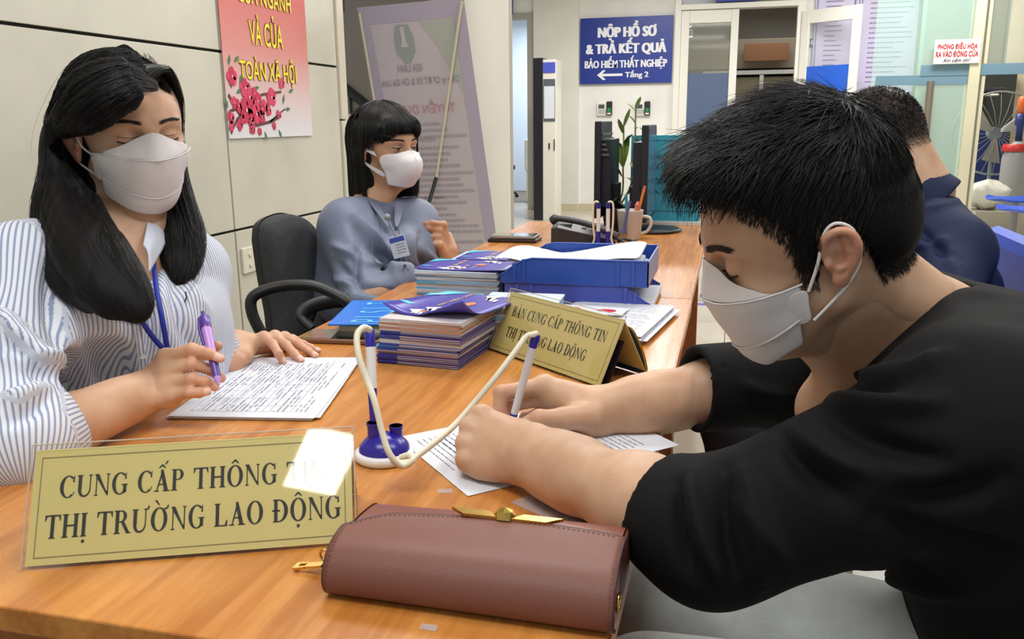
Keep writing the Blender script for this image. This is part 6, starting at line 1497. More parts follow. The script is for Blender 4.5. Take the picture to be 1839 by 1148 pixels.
    # openings: cuffs and neck
    sf.plane(a1, WL_-EL, keep_r=.12, c=a1+nrm(WL_-EL)*.075); sf.plane(b1, (WR-ER)+np.array([-.0, 0, .04]), keep_r=.115, c=b1+nrm(WR-ER)*.080)
    sf.cap(a1+(EL-a1)*.1, a1+(WL_-EL)*.1, .0465, .0465, k=0, sub=True); sf.cap(b1+(ER-b1)*.1, b1+(WR-ER)*.1, .0455, .0455, k=0, sub=True)
    nb2 = nb+np.array([.0, .01, .0])
    sf.cap(H(-.02, 0, -.05), nb2+[-.01, 0.01, .012], .066, .066, k=.010, sub=True)
    sf.cap(P(1590, 610, .90), P(1510, 660, .93), .040, .036, k=.015, sub=True); sf.cap(P(1510, 660, .93), P(1486, 722, .94), .032, .014, k=.012, sub=True)
    sf.cap(P(1500, 650, .95), P(1480, 700, .97), .040, .03, k=.015, sub=True)
    cr = []
    def C_(x0, y0, d0, x1, y1, d1, w, h): cr.append(('px', (x0, y0), (x1, y1), w*.85, h*3.0))
    C_(1215, 870, .76, 1250, 1040, .72, .007, -.006); C_(1245, 850, .75, 1300, 1050, .70, .007, .006); C_(1300, 840, .72, 1330, 1060, .70, .008, -.007); C_(1340, 850, .72, 1420, 1020, .70, .009, .005)
    C_(1390, 770, .73, 1520, 900, .68, .010, -.006); C_(1430, 780, .73, 1560, 850, .66, .009, .005); C_(1470, 730, .74, 1700, 830, .62, .010, -.006); C_(1480, 715, .74, 1690, 720, .62, .009, .006); C_(1490, 700, .74, 1650, 660, .62, .008, -.006)
    C_(1520, 680, .74, 1700, 640, .64, .008, .005); C_(1600, 900, .66, 1800, 860, .62, .012, -.006); C_(1330, 690, 1.07, 1420, 710, 1.05, .010, .003); C_(1560, 1010, .75, 1800, 1060, .75, .012, .006); C_(1580, 930, .72, 1839, 1000, .7, .012, -.007)
    C_(1232, 860, .75, 1262, 1050, .71, .004, .003); C_(1370, 1050, .71, 1330, 900, .71, .006, .005)
    black = mat('shirt_black_knit', S(20, 20, 21), .85, bump=(500, .25), spec=.15); pass
    cloth_obj('shirt', sf, black, t, cr, (.0022, 22), 3)
    # neckline band
    # jeans
    jf = Field((-.22, .60, -.0), (.52, 1.2, .68), .0085)
    for y0, y1, s_ in ((.83, .765, 0), (.98, 1.04, 1)):
        jf.cap((.37, y0, .50), (-.055, y1, .565 if s_ == 0 else .53), .095, .078, k=.05); jf.cap((-.07, y1, .545 if s_ == 0 else .51), (-.04, y1+.01, .07), .074, .055, k=.03)
    jf.ell((.38, .90, .52), (.14, .17, .12), k=.06); jf.plane((0, 0, .055), (0, 0, -1))
    cj = [(np.array([.20, .74, .60]), np.array([.02, .70, .62]), .012, .006), (np.array([.10, .70, .62]), np.array([-.02, .72, .60]), .010, -.006), (np.array([.25, .72, .58]), np.array([.1, .69, .56]), .012, -.006), (np.array([.30, .76, .58]), np.array([.16, .71, .60]), .009, .006)]
    cloth_obj('jeans', jf, mat('jeans_grey_denim', S(206, 212, 210), .85, var=(30, .14), bump=(420, .35)), t, cj, (.003, 20), 5)
    sh = MB()
    for y1 in (.775, 1.05): MB().box((-.20, y1-.045, .0), (.02, y1+.045, .075), bev=.03).build('shoe', mat('shoe_dark', S(40, 40, 44), .5), t)
    # hair: volume with strands
    def inside(q): return q[:, 2]-scalp_line(q, .0, nape=-.045)
    hf_ = Field(*bbox([H.O], .20), .003); g = lambda f, l, u: H(f*sc, l*sc, u*sc)
    hf_.ell(g(-.010, 0, .038), (.099*sc, .080*sc, .090*sc), H.M, k=0)
    hf_.ell(g(.012, 0, .066), (.088*sc, .070*sc, .070*sc), H.M, k=.03); hf_.ell(g(-.018, 0, .060), (.066*sc, .068*sc, .066*sc), H.M, k=.03)
    hf_.cap(g(.066, -.03, .090), g(.066, .04, .090), .026, .026, k=.03); hf_.ell(g(-.050, 0, .000), (.064, .070, .060), H.M, k=.03)
    hf_.cap(g(.080, .0, .082), g(.081, .03, .078), .016, .015, k=.02)
    V, Fc = hf_.mesh(); V = relax(V, Fc, 1); q = H.inv(V)/1.0
    N = vnormals(V, Fc)
    flow = np.sin(q[:, 1]*210+q[:, 2]*120+2*np.sin(q[:, 0]*50))*.0022+np.sin(q[:, 2]*260-q[:, 0]*90+q[:, 1]*60)*.0016; V = V+N*flow[:, None]*np.clip((q[:, 2]-.04)/.05, 0, 1)[:, None]
    keep = (inside(q) > .006+.006*np.sin(q[:, 0]*400)) & ~((q[:, 0] > .06) & (q[:, 2] < .070)); keepF = keep[Fc].all(1)
    parts = [(V, Fc[keepF])]
    # roots on the kept surface
    rg = np.random.default_rng(4); idx = rg.choice(np.where(keep)[0], 9000); R_ = V[idx]; Nn_ = N[idx]; ql = H.inv(R_)
    top = np.clip((ql[:, 2]-.060)/.06, 0, 1); K = 7
    tf = np.stack([.9*np.ones(len(idx)), np.where(ql[:, 1] > 0, .25, -.25)*(1-top)+.1, -1.1*(1-top)-.18], 1)
    back = (ql[:, 0] < -.05); tf[back] = np.stack([.10*np.ones(back.sum()), np.zeros(back.sum()), -1*np.ones(back.sum())], 1)+np.array([.5, 0, .2])*top[back][:, None]
    tf += rg.normal(size=tf.shape)*.20*np.c_[top+.4, top+.4, top+.4]; tf /= np.linalg.norm(tf, axis=1)[:, None]; tw = tf @ H.M.T
    ln = .018+.030*top*rg.uniform(.6, 1.25, len(idx)); ln *= rg.uniform(.7, 1.15, len(idx)); ln[ql[:, 0] < -.05] *= np.clip(.45+ql[ql[:, 0] < -.05][:, 2]*8, .4, 1); nap = (ql[:, 0] < -.035) & (ql[:, 2] < .03); ln[nap] *= .45; lift = np.where(nap, .0, np.where(ql[:, 0] < -.05, .10, .24))+.10*top*rg.random(len(idx))
    paths = np.zeros((len(idx), K, 3)); p = R_-Nn_*.0008; 
    for k in range(K):
        paths[:, k] = p; v = k/(K-1); dd = tw-Nn_*(tw*Nn_).sum(1)[:, None]; dd /= np.linalg.norm(dd, axis=1)[:, None]+1e-9
        p = p+(dd+Nn_*(lift*(1-v*1.5))[:, None])*(ln/(K-1))[:, None]
    parts.append(strands(paths, .00048, .00012))
    # loose curls at the front edge and crown
    n2 = 420; r0 = np.stack([rg.uniform(.06, .094, n2), rg.uniform(-.05, .065, n2), rg.uniform(.080, .110, n2)], 1); paths = np.zeros((n2, 9, 3)); d_ = np.stack([rg.uniform(.3, 1, n2), rg.uniform(-.5, .8, n2), rg.uniform(-1.6, .6, n2)], 1); d_ /= np.linalg.norm(d_, axis=1)[:, None]; p = r0.copy(); ln = rg.uniform(.015, .036, n2)
    for k in range(9): paths[:, k] = H.arr(p*sc); d_ = d_+np.array([-.10, 0, -.16]); d_ /= np.linalg.norm(d_, axis=1)[:, None]; p = p+d_*(ln/8)[:, None]
    parts.append(strands(paths, .00042, .0001))
    # crown tuft
    n3 = 160; r0 = np.stack([rg.uniform(.045, .07, n3), rg.uniform(.0, .03, n3), rg.uniform(.118, .126, n3)], 1); d_ = np.stack([rg.uniform(.0, .9, n3), rg.uniform(-.3, .3, n3), rg.uniform(.6, 1.2, n3)], 1); d_ /= np.linalg.norm(d_, axis=1)[:, None]; p = r0.copy(); paths = np.zeros((n3, 7, 3)); ln = rg.uniform(.012, .030, n3)
    for k in range(7): paths[:, k] = H.arr(p*sc); p = p+d_*(ln/6)[:, None]; d_ = d_+np.array([.10, 0, -.06])
    parts.append(strands(paths, .0004, .0001))
    # short fade on the sides: strands on the skin
    n4 = 7000; Vb = parts[0][0]; bodyV = np.array([v.co[:] for v in body.data.vertices]); qb = H.inv(bodyV); bn = np.zeros(len(bodyV)*3, np.float32); body.data.vertex_normals.foreach_get('vector', bn); bn = bn.reshape(-1, 3)
    hl = scalp_line(qb, 0); cand = np.where((qb[:, 2] > hl-np.where(qb[:, 0] < -.035, -.014, .012)) & (qb[:, 2] < hl+.055) & (qb[:, 0] < .105) & (np.abs(qb[:, 0]) < .125) & (qb[:, 2] < .13) & (qb[:, 2] > -.078) & (np.linalg.norm(qb, axis=1) < .16) & ~((np.abs(qb[:, 1]) > .0775) & (qb[:, 0] > -.04) & (qb[:, 0] < .02) & (qb[:, 2] < .04)))[0]
    idx = rg.choice(cand, n4); R_ = bodyV[idx]; Nn_ = bn[idx]; ql = qb[idx]; tf = np.stack([.35*np.ones(n4), np.zeros(n4), -1*np.ones(n4)], 1)+rg.normal(size=(n4, 3))*.22
    tf[ql[:, 0] < -.04] += np.array([-.45, 0, 0]); tw = tf @ H.M.T; dd = tw-Nn_*(tw*Nn_).sum(1)[:, None]; dd /= np.linalg.norm(dd, axis=1)[:, None]
    ln = np.clip(.004+(ql[:, 2]-hl[idx]+.012)*.30, .004, .016)*rg.uniform(.7, 1.3, n4); nb_ = (ql[:, 0] < -.035); ln[nb_] *= .7; paths = np.stack([R_+dd*(ln*v)[:, None]+Nn_*(.0005+np.where(nb_, .08, .22)*ln*v)[:, None] for v in np.linspace(0, 1, 4)], 1)
    parts.append(strands(paths, .00034, .00012))
    hair_obj(parts[:1], parts[1:], t)
    for s_ in (1, -1): brow_lash(H, s_, sc, t, fd, n=300, th=.0032, up=.020, crease_=False)
    kf_mask(H, t, sc, fc=.111, fd=fd)
    st = thing('stool', 'round dark stool under the man in black', 'stool', (.42, .90, 0))
    MB().lathe([(0, .36), (.17, .36), (.18, .375), (.18, .40), (0, .405)], (.42, .90, 0), 28).build('seat', mat('seat_black', S(30, 30, 32), .6), st)
    MB().tube([(.42, .90, .36), (.42, .90, .02)], .03, 12).build('column', steel, st); MB().lathe([(0, 0), (.20, 0), (.2, .015), (0, .03)], (.42, .90, 0), 28).build('base', steel, st)
    return t
man_one()
def stripes_mat(name, base, line, period, duty=.42):
    m = mat(name, base, .75, bump=(600, .12)); nt, b = nodes_of(m)
    a = nt.nodes.new('ShaderNodeAttribute'); a.attribute_name = 'stripe'
    d = nt.nodes.new('ShaderNodeMath'); d.operation = 'DIVIDE'; d.inputs[1].default_value = period; nt.links.new(a.outputs['Fac'], d.inputs[0])
    f = nt.nodes.new('ShaderNodeMath'); f.operation = 'FRACT'; nt.links.new(d.outputs[0], f.inputs[0])
    s = nt.nodes.new('ShaderNodeMath'); s.operation = 'SUBTRACT'; s.inputs[1].default_value = .5; nt.links.new(f.outputs[0], s.inputs[0])
    ab = nt.nodes.new('ShaderNodeMath'); ab.operation = 'ABSOLUTE'; nt.links.new(s.outputs[0], ab.inputs[0])
    r = nt.nodes.new('ShaderNodeMapRange'); r.inputs[1].default_value = duty*.5-.06; r.inputs[2].default_value = duty*.5+.06; r.inputs[3].default_value = 1; r.inputs[4].default_value = 0; nt.links.new(ab.outputs[0], r.inputs[0])
    mx = nt.nodes.new('ShaderNodeMix'); mx.data_type = 'RGBA'; mx.inputs[6].default_value = (*base, 1); mx.inputs[7].default_value = (*line, 1); nt.links.new(r.outputs[0], mx.inputs[0]); nt.links.new(mx.outputs[2], b.inputs['Base Color']); return m
def seg_coord(V, a, b):
    """distance to segment and wrap coordinate (metres around the axis)"""
    a = np.array(a); b = np.array(b); ax = nrm(b-a); t = np.clip(((V-a) @ (b-a))/np.dot(b-a, b-a), 0, 1); q = V-(a+t[:, None]*(b-a)); r = np.linalg.norm(q, axis=1)
    return ax, t, q, r
def lock(Fd, pts, rs, k=.012): Q = spline(pts, 4); R_ = np.interp(np.linspace(0, 1, len(Q)), np.linspace(0, 1, len(rs)), rs); [Fd.cap(Q[i], Q[i+1], R_[i], R_[i+1], k=k) for i in range(len(Q)-1)]
def along(guides, n, rg, spread, K=16, wave=.0012, tipjit=.25):
    """strands interpolated between neighbouring guide curves"""
    G = np.array([resample(spline(g, 8), K) for g in guides]); out = np.zeros((n, K, 3)); t = np.linspace(0, 1, K)
    gi = rg.integers(0, len(G)-1, n); w = rg.random(n); off = rg.normal(size=(n, 3))*spread; ph = rg.uniform(0, 6.28, (n, 3)); fr = rg.uniform(4, 9, (n, 1))
    for i in range(n):
        p = G[gi[i]]*(1-w[i])+G[gi[i]+1]*w[i]; L_ = 1-tipjit*rg.random()**2
        p = np.stack([np.interp(t*L_, t, p[:, c]) for c in range(3)], 1)
        out[i] = p+off[i]*(.35+.65*np.sin(np.minimum(t*1.3, 1)*PI/2))[:, None]+np.sin(t[:, None]*fr[i]+ph[i])*wave*t[:, None]
    return out
# ------------------------------------------------------------------ the woman in stripes
def woman_one():
    sc = .955; H = Frame(P(233, 240, 1.31), camdir(.66, -.21, .70), camdir(-.09, .97, .2))
    t = thing('person', 'young woman with long black hair, white mask and blue-striped shirt holding a purple pen', 'person', (-1.0, 1.1, 0))
    nb = P(232, 432, 1.335); fd = head_field(H, nb, .046, female=True, sc=sc, h=.0025, ear_u=-.012)
    RS, LS = P(42, 492, 1.20), P(338, 486, 1.44)
    fd2 = Field(*bbox([nb, RS, LS, P(240, 520, 1.27), H.O], .09), .005); fd2.cap(H(-.02, 0, -.06), nb, .044, .050, k=.03).cap(nb, P(245, 520, 1.29), .055, .05, k=.05).cap(P(110, 470, 1.25), P(300, 470, 1.40), .045, .045, k=.06); fd2.plane(H(0, 0, -.07), H.u)
    # right arm and hand with the pen
    ER, WR = P(40, 800, 1.03), P(243, 712, 1.150)
    rf = Field(*bbox([ER, WR, P(405, 650, 1.17)], .055), .0022); h1 = {}
    mi, mm, mr, mp = P(297, 641, 1.165), P(295, 668, 1.158), P(300, 692, 1.150), P(312, 712, 1.142)
    zd = nrm(camdir(-.25, .15, .95))
    palm(rf, WR, (mi, mm, mr, mp), (P(275, 675, 1.19), P(330, 650, 1.20), P(366, 636, 1.205), P(390, 622, 1.195)), zd, r=.90, forearm=ER, fr=(.026, .034, .037), wrist_r=.0185)
    fingers(rf, h1, 'i', [mi, P(345, 627, 1.150), P(375, 636, 1.143), P(396, 644, 1.142)], .0082, zd)
    fingers(rf, h1, 'm', [mm, P(345, 655, 1.145), P(378, 664, 1.155), P(398, 680, 1.165)], .0083, zd)
    fingers(rf, h1, 'r', [mr, P(345, 681, 1.133), P(368, 686, 1.140), P(386, 696, 1.150)], .0079, zd)
    fingers(rf, h1, 'p', [mp, P(341, 706, 1.125), P(358, 706, 1.130), P(373, 704, 1.137)], .0070, zd)
    h1['t'] = [P(330, 650, 1.20), P(366, 636, 1.205), P(390, 622, 1.195)]
    # left arm, hand flat on the paper
    EL, WL_ = P(335, 668, 1.36), P(428, 620, 1.478)
    lf = Field(*bbox([EL, WL_, onz(572, 632, .757)], .055), .0022); h2 = {}
    mi, mm, mr, mp = P(474, 607, 1.480), P(494, 605, 1.505), P(511, 607, 1.530), P(524, 612, 1.550)
    zl = np.array([0, 0, 1.0])
    palm(lf, WL_, (mi, mm, mr, mp), (P(440, 628, 1.465), P(440, 640, 1.44), P(432, 650, 1.425), P(424, 662, 1.415)), zl, r=.88, forearm=EL, fr=(.025, .032, .035), wrist_r=.018)
    fingers(lf, h2, 'i', [mi, P(490, 618, 1.462), P(500, 635, 1.440), onz(508, 650, .7585)], .0080, zl)
    fingers(lf, h2, 'm', [mm, P(514, 620, 1.487), P(528, 635, 1.468), onz(541, 647, .7585)], .0082, zl)
    fingers(lf, h2, 'r', [mr, P(536, 619, 1.520), P(553, 630, 1.512), onz(567, 639, .7585)], .0078, zl)
    fingers(lf, h2, 'p', [mp, P(544, 618, 1.555), P(558, 624, 1.556), onz(572, 630, .7580)], .0068, zl)
    h2['t'] = [P(440, 640, 1.44), P(432, 650, 1.425), P(424, 662, 1.415)]
    finish_body('body', [meshes(fd), meshes(fd2), meshes(rf), meshes(lf)], skin_w1, t, H, (h1, h2), scalp=lambda q: np.clip((q[:, 2]-np.interp(q[:, 0], [-.1, .0, .03, .06, .09], [-.06, .02, .045, .075, .095]))/.01, 0, 1)*.9)
    # shirt
    sf = Field(np.array([-1.30, .55, .36]), np.array([-.60, 1.55, 1.04]), .0055)
    chestc = P(205, 560, 1.28); 
    sf.cap(P(90, 480, 1.26), P(300, 478, 1.40), .062, .058, k=0); sf.cap(P(110, 560, 1.27), P(300, 560, 1.37), .090, .084, k=.06)
    wa, wb_ = P(130, 740, 1.30), P(300, 730, 1.40); sf.cap(P(120, 600, 1.28), wa, .095, .095, k=.06); sf.cap(P(290, 600, 1.37), wb_, .085, .090, k=.06); sf.cap(P(210, 600, 1.30), P(215, 740, 1.31), .09, .10, k=.06)
    bust = [P(165, 585, 1.20), P(290, 580, 1.29)]
    for q in bust: sf.ell(q, (.062, .062, .066), k=.05)
    sf.cap(P(100, 450, 1.30), RS, .045, .058, k=.04); sf.cap(P(280, 450, 1.39), LS, .045, .052, k=.04)
    sf.cap(nb+np.array([0, 0, -.02]), RS, .05, .05, k=.05); sf.cap(nb+np.array([0, 0, -.02]), LS, .05, .05, k=.05)
    sf.cap(RS, P(25, 640, 1.10), .062, .062, k=.04); sf.cap(P(25, 640, 1.10), ER, .062, .060, k=.04)
    c1 = P(120, 762, 1.083); sf.cap(ER, c1, .060, .050, k=.03); sf.cap(P(60, 770, 1.055), P(118, 740, 1.085), .040, .034, k=.02)
    sf.cap(LS, P(352, 600, 1.40), .052, .045, k=.04); sf.cap(P(352, 600, 1.40), EL, .044, .044, k=.03); c2 = P(402, 628, 1.452); sf.cap(EL, c2, .043, .036, k=.02)
    axr = nrm(WR-ER); sf.plane(c1, axr, keep_r=.100, c=c1+axr*.070); axl = nrm(WL_-EL); sf.plane(c2, axl, keep_r=.080, c=c2+axl*.055)
    sf.cap(c1-axr*.03, c1+axr*.05, .038, .036, k=0, sub=True); sf.cap(c2-axl*.02, c2+axl*.05, .030, .030, k=0, sub=True)
    sf.cap(H(-.02, 0, -.06), nb+np.array([0, 0, -.01]), .050, .052, k=.01, sub=True); sf.cap(P(245, 450, 1.25), P(262, 530, 1.20), .040, .016, k=.015, sub=True)
    # rolled cuff ring
    for c, ax, r in ((c1, axr, .052), (c2, axl, .037)):
        u1 = nrm(np.cross(ax, [0, 0, 1])); u2 = np.cross(ax, u1); Q = [c-ax*.022+u1*math.cos(a)*(r-.006)+u2*math.sin(a)*(r-.006) for a in np.linspace(0, 2*PI, 15)]
        for a_, b_ in zip(Q[:-1], Q[1:]): sf.cap(a_, b_, .008, k=.006); 
        for a_, b_ in zip(Q[:-1], Q[1:]): sf.cap(a_+ax*.014, b_+ax*.014, .007, k=.006)
    cr = []
    def C_(x0, y0, d0, x1, y1, d1, w, h): cr.append(('px', (x0, y0), (x1, y1), w*.9, h*1.8))
    C_(0, 560, 1.06, 110, 660, 1.04, .012, .009); C_(0, 600, 1.05, 105, 690, 1.03, .010, -.010); C_(0, 640, 1.04, 120, 640, 1.04, .010, .008); C_(0, 720, 1.0, 90, 690, 1.02, .010, .009); C_(10, 760, .98, 80, 720, 1.01, .008, -.008)
    C_(90, 470, 1.18, 120, 640, 1.16, .012, -.010); C_(110, 520, 1.17, 170, 700, 1.17, .014, .006); C_(230, 620, 1.2, 290, 740, 1.24, .012, .006); C_(180, 640, 1.19, 200, 740, 1.20, .012, -.006); C_(310, 500, 1.36, 350, 640, 1.34, .010, -.008); C_(330, 480, 1.38, 372, 560, 1.36, .008, .006)
    C_(250, 540, 1.20, 262, 740, 1.21, .010, .004)
    so, V = cloth_obj('shirt', sf, stripes_mat('shirt_blue_stripe', S(224, 227, 234), S(142, 154, 186), .0056, .38), t, cr, (.003, 16), 11)
    # stripe coordinate: across the chest on the trunk, around the arm on the sleeves
    across = nrm(LS-RS); base = V @ across; st_c = base.copy()
    segs = [(RS, P(25, 640, 1.10), .075), (P(25, 640, 1.10), ER, .075), (ER, c1, .068), (LS, P(352, 600, 1.40), .058), (P(352, 600, 1.40), EL, .050), (EL, c2, .046)]
    best = np.full(len(V), 9.0)
    ref = nrm(np.cross(across, [0, 0, 1.0]))
    e1 = ref
    for a, b, r_ in segs:
        ax, tt, q, r = seg_coord(V, a, b); e1 = ref if a is LS else e1; e1 = nrm(e1-ax*np.dot(e1, ax)); e2 = np.cross(ax, e1); th = np.arctan2(q @ e2, q @ e1); rr = r/r_; m_ = (rr < 1.0) & (rr < best)
        inn = (np.linalg.norm(V-P(200, 560, 1.30), axis=1) > .155) if a is RS or a is LS else np.ones(len(V), bool); m_ &= inn
        st_c[m_] = (th*.052)[m_]; best[m_] = rr[m_]
    attr(so.data, 'stripe', st_c)
    stm = MATS['shirt_blue_stripe']
    def stripe_sheet(name, rows, sub=2, th=.0016, ax=0):
        rows = sf.push(rows, .004) if name == 'collar' else rows; o = sheet(name, rows, stm, t, th, 0)
        G = np.array(rows); o.modifiers.clear(); nr, nc, _ = G.shape
        # refine by interpolation, then write the stripe coordinate
        Gr = np.array([spline(r, 6) for r in G]); Gr = np.stack([spline(Gr[:, j], 6) for j in range(Gr.shape[1])], 1); a, b, _ = Gr.shape
        me = np_mesh(name, Gr.reshape(-1, 3), np.array([(i*b+j, i*b+j+1, (i+1)*b+j+1, (i+1)*b+j) for i in range(a-1) for j in range(b-1)])); me.materials.append(stm)
        c = np.cumsum(np.r_[0, np.linalg.norm(np.diff(Gr[a//2], axis=0), axis=1)]) if ax == 0 else np.cumsum(np.r_[0, np.linalg.norm(np.diff(Gr[:, b//2], axis=0), axis=1)])
        vals = np.tile(c, a) if ax == 0 else np.repeat(c, b); attr(me, 'stripe', vals); o.data = me
        md = o.modifiers.new('thickness', 'SOLIDIFY'); md.thickness = th; md.offset = 0; return o
    # collar leaves, both sides
    stripe_sheet('collar', [[P(160, 372, 1.33), P(185, 398, 1.27), P(208, 432, 1.225)], [P(150, 385, 1.34), P(176, 420, 1.26), P(212, 455, 1.215)], [P(140, 402, 1.33), P(172, 446, 1.245), P(224, 492, 1.195)]], ax=0)
    stripe_sheet('collar', [[P(262, 372, 1.37), P(264, 400, 1.29), P(257, 440, 1.232)], [P(282, 378, 1.38), P(284, 410, 1.30), P(266, 455, 1.225)], [P(298, 398, 1.37), P(299, 430, 1.305), P(268, 490, 1.218)]], ax=0)
    # placket strip with buttons
    pl = [(236, 498), (244, 560), (252, 620), (262, 690), (272, 740)]
    def onshirt(px, py, off=.0015):
        r = ray(px, py); d = V-CAM; tproj = d @ r/(r @ r); dist = np.linalg.norm(d-tproj[:, None]*r, axis=1); m_ = dist < .008; return CAM+r*(tproj[m_].min()-off) if m_.any() else P(px, py, 1.2)
    L_ = [onshirt(x-7, y, .0015) for x, y in pl]; R_ = [onshirt(x+7, y, .0035) for x, y in pl]
    stripe_sheet('placket', [[a, (a+b)/2, b] for a, b in zip(L_, R_)], ax=0, th=.001)
    for x, y in ((242, 540), (256, 640), (268, 715)): q = onshirt(x, y, .005); MB().tube([q, q-nrm(ray(x, y))*.0015], .0045, 12).build('button', white_pl, t)
    mbl = MB(); mbl.tube([onshirt(333, 524, .002), onshirt(335, 534, .002), onshirt(332, 542, .002)], .0012, 5); mbl.build('embroidery', brow_m, t)
    # lanyard
    def band_path(pts): return [onshirt(x, y, .004+e) for x, y, e in pts]
    lan = mat('lanyard_blue', S(24, 44, 160), .5)
    for pth in ([(212, 480, .012), (226, 512, .010), (240, 545, .008), (262, 588, .010), (285, 618, .012), (303, 636, .012)], [(268, 440, .004), (275, 470, .006), (281, 520, .008), (289, 560, .010), (296, 600, .012), (303, 636, .012)]):
        Q = spline(band_path(pth), 5); MB().tube(Q, .0042, 6, flat=.22, up=-ray(250, 540)).build('lanyard', lan, t)
    # trousers
    pf = Field((-1.45, .60, 0.0), (-.50, 1.45, .70), .010)
    hip = (P(150, 770, 1.32)+P(280, 760, 1.42))/2; hip = np.array([-1.05, 1.03, .50])
    for s_ in (-1, 1):
        o = across*s_*.085; kn = hip+o+np.array([.40, -.16, .02]); pf.cap(hip+o, kn, .088, .066, k=.05); pf.cap(kn, kn+np.array([-.02, 0, -.42]), .062, .045, k=.03)
    pf.ell(hip, (.16, .16, .13), k=.05); pf.cap(hip, hip+np.array([.02, 0, .16]), .12, .10, k=.05); pf.plane((0, 0, .05), (0, 0, -1))
    cloth_obj('trousers', pf, mat('trousers_navy', S(20, 30, 84), .7), t, [], (.003, 16), 2)
    for s_ in (-1, 1):
        k = hip+across*s_*.085+np.array([.42, -.17, 0]); MB().box((k[0]-.05, k[1]-.04, 0), (k[0]+.15, k[1]+.04, .07), bev=.025).build('shoe', mat('shoe_dark', S(40, 40, 44), .5), t)
    # hair
    g = lambda f, l, u: H(f*sc, l*sc, u*sc)
    hf = Field(np.array([-1.32, .80, .68]), np.array([-.62, 1.55, 1.34]), .0042)
    hf.ell(g(-.016, -.002, .038), (.101*sc, .077*sc, .088*sc), H.M, k=0); hf.ell(g(-.06, 0, -.02), (.06*sc, .074*sc, .09*sc), H.M, k=.03); hf.cap(g(-.055, 0, -.03), P(195, 400, 1.42), .058, .060, k=.02)
    # near (her right) curtain: behind the ear, over the shoulder, down the chest
    near = [
        [(285, 150, 1.26), (225, 105, 1.25), (150, 130, 1.26), (112, 210, 1.27), (100, 300, 1.28), (88, 380, 1.26), (92, 450, 1.20), (120, 510, 1.14), (165, 555, 1.115)],
        [(285, 152, 1.24), (220, 118, 1.21), (140, 150, 1.22), (106, 230, 1.25), (104, 310, 1.25), (106, 390, 1.21), (130, 460, 1.14), (170, 525, 1.105), (215, 566, 1.10)],
        [(282, 158, 1.22), (225, 135, 1.18), (150, 165, 1.18), (108, 235, 1.24), (106, 310, 1.25), (122, 390, 1.19), (160, 460, 1.135), (205, 525, 1.105), (250, 570, 1.10)]]
    low = [[(112, 290, 1.27), (122, 320, 1.24), (145, 390, 1.20), (180, 455, 1.14), (215, 520, 1.11), (256, 568, 1.10)],
        [(125, 295, 1.27), (138, 325, 1.245), (165, 390, 1.21), (198, 450, 1.15), (228, 508, 1.12), (262, 562, 1.105)],
        [(134, 300, 1.28), (146, 335, 1.26), (172, 388, 1.22), (202, 438, 1.165), (236, 490, 1.13), (266, 546, 1.11)]]
    top_ = [[(282, 152, 1.22), (225, 128, 1.18), (150, 158, 1.17), (116, 205, 1.19), (102, 238, 1.26)],
        [(280, 157, 1.21), (232, 144, 1.165), (170, 174, 1.155), (130, 210, 1.175), (106, 238, 1.25)],
        [(279, 161, 1.205), (240, 162, 1.165), (192, 188, 1.155), (150, 216, 1.175), (114, 238, 1.24)],
        [(279, 164, 1.205), (248, 172, 1.170), (210, 198, 1.165), (168, 226, 1.180), (122, 238, 1.23)]]
    for gd, rs in zip(near, ([.012, .012, .012, .013, .015, .018, .018, .014, .006],)*5): lock(hf, [P(*q) for q in gd][1:], rs[1:], k=.018)
    for gd in low: lock(hf, [P(*q) for q in gd], [.007, .009, .010, .012, .011, .004], k=.014)
    for gd in top_: lock(hf, [P(*q) for q in gd][1:], [.008, .009, .008, .005], k=.012)
    far = [
        [(290, 150, 1.27), (311, 185, 1.31), (315, 250, 1.38), (322, 310, 1.38), (338, 370, 1.35), (352, 420, 1.32), (350, 465, 1.30), (335, 505, 1.285)],
        [(288, 155, 1.26), (308, 190, 1.30), (310, 250, 1.38), (312, 320, 1.39), (310, 380, 1.36), (318, 430, 1.31), (325, 475, 1.285), (322, 515, 1.275)],
        [(290, 150, 1.30), (312, 200, 1.38), (318, 270, 1.42), (322, 340, 1.42), (300, 400, 1.36), (298, 440, 1.31), (308, 475, 1.29), (318, 505, 1.28)]]
    for gd in far: lock(hf, [P(*q) for q in gd][2:], [.008, .009, .010, .011, .009, .005], k=.010)
    # keep the face open
    hf.ell(g(.090, 0, -.020), (.088*sc, .078*sc, .105*sc), H.M, k=.006, sub=True); hf.cap(g(.09, .004, .05), g(.118, .010, .09), .045*sc, .012*sc, k=.008, sub=True)
    hf.ell(g(-.000, -.092, -.016), (.026, .032, .034), H.M, k=.004, sub=True)
    hf.ell(g(.035, -.070, -.035), (.045, .030, .055), H.M, k=.006, sub=True)
    hf.cap(g(.05, -.02, -.11), P(238, 440, 1.22), .040, .030, k=.01, sub=True)
    V2, F2 = hf.mesh(); V2 = relax(V2, F2, 4, .5); N = vnormals(V2, F2); q = H.inv(V2)
    ang_ = np.arctan2(q[:, 1], q[:, 0]+.02); V2 = V2+N*(np.sin(ang_*60+q[:, 2]*9+np.sin(q[:, 2]*25)*1.5)*.0006+np.sin(ang_*27+q[:, 2]*14)*.0007)[:, None]
    rg = np.random.default_rng(8); parts = [(V2, F2)]
    part0 = [g(.094, .012, .080), g(.05, .016, .125), g(.0, .014, .134)]
    def build_g(gd): return [P(*q) for q in gd]
    NG = [build_g(gd) for gd in near]; FG = [build_g(gd) for gd in far[:2]]; LG = [build_g(gd) for gd in low]; TG = [build_g(gd) for gd in top_]
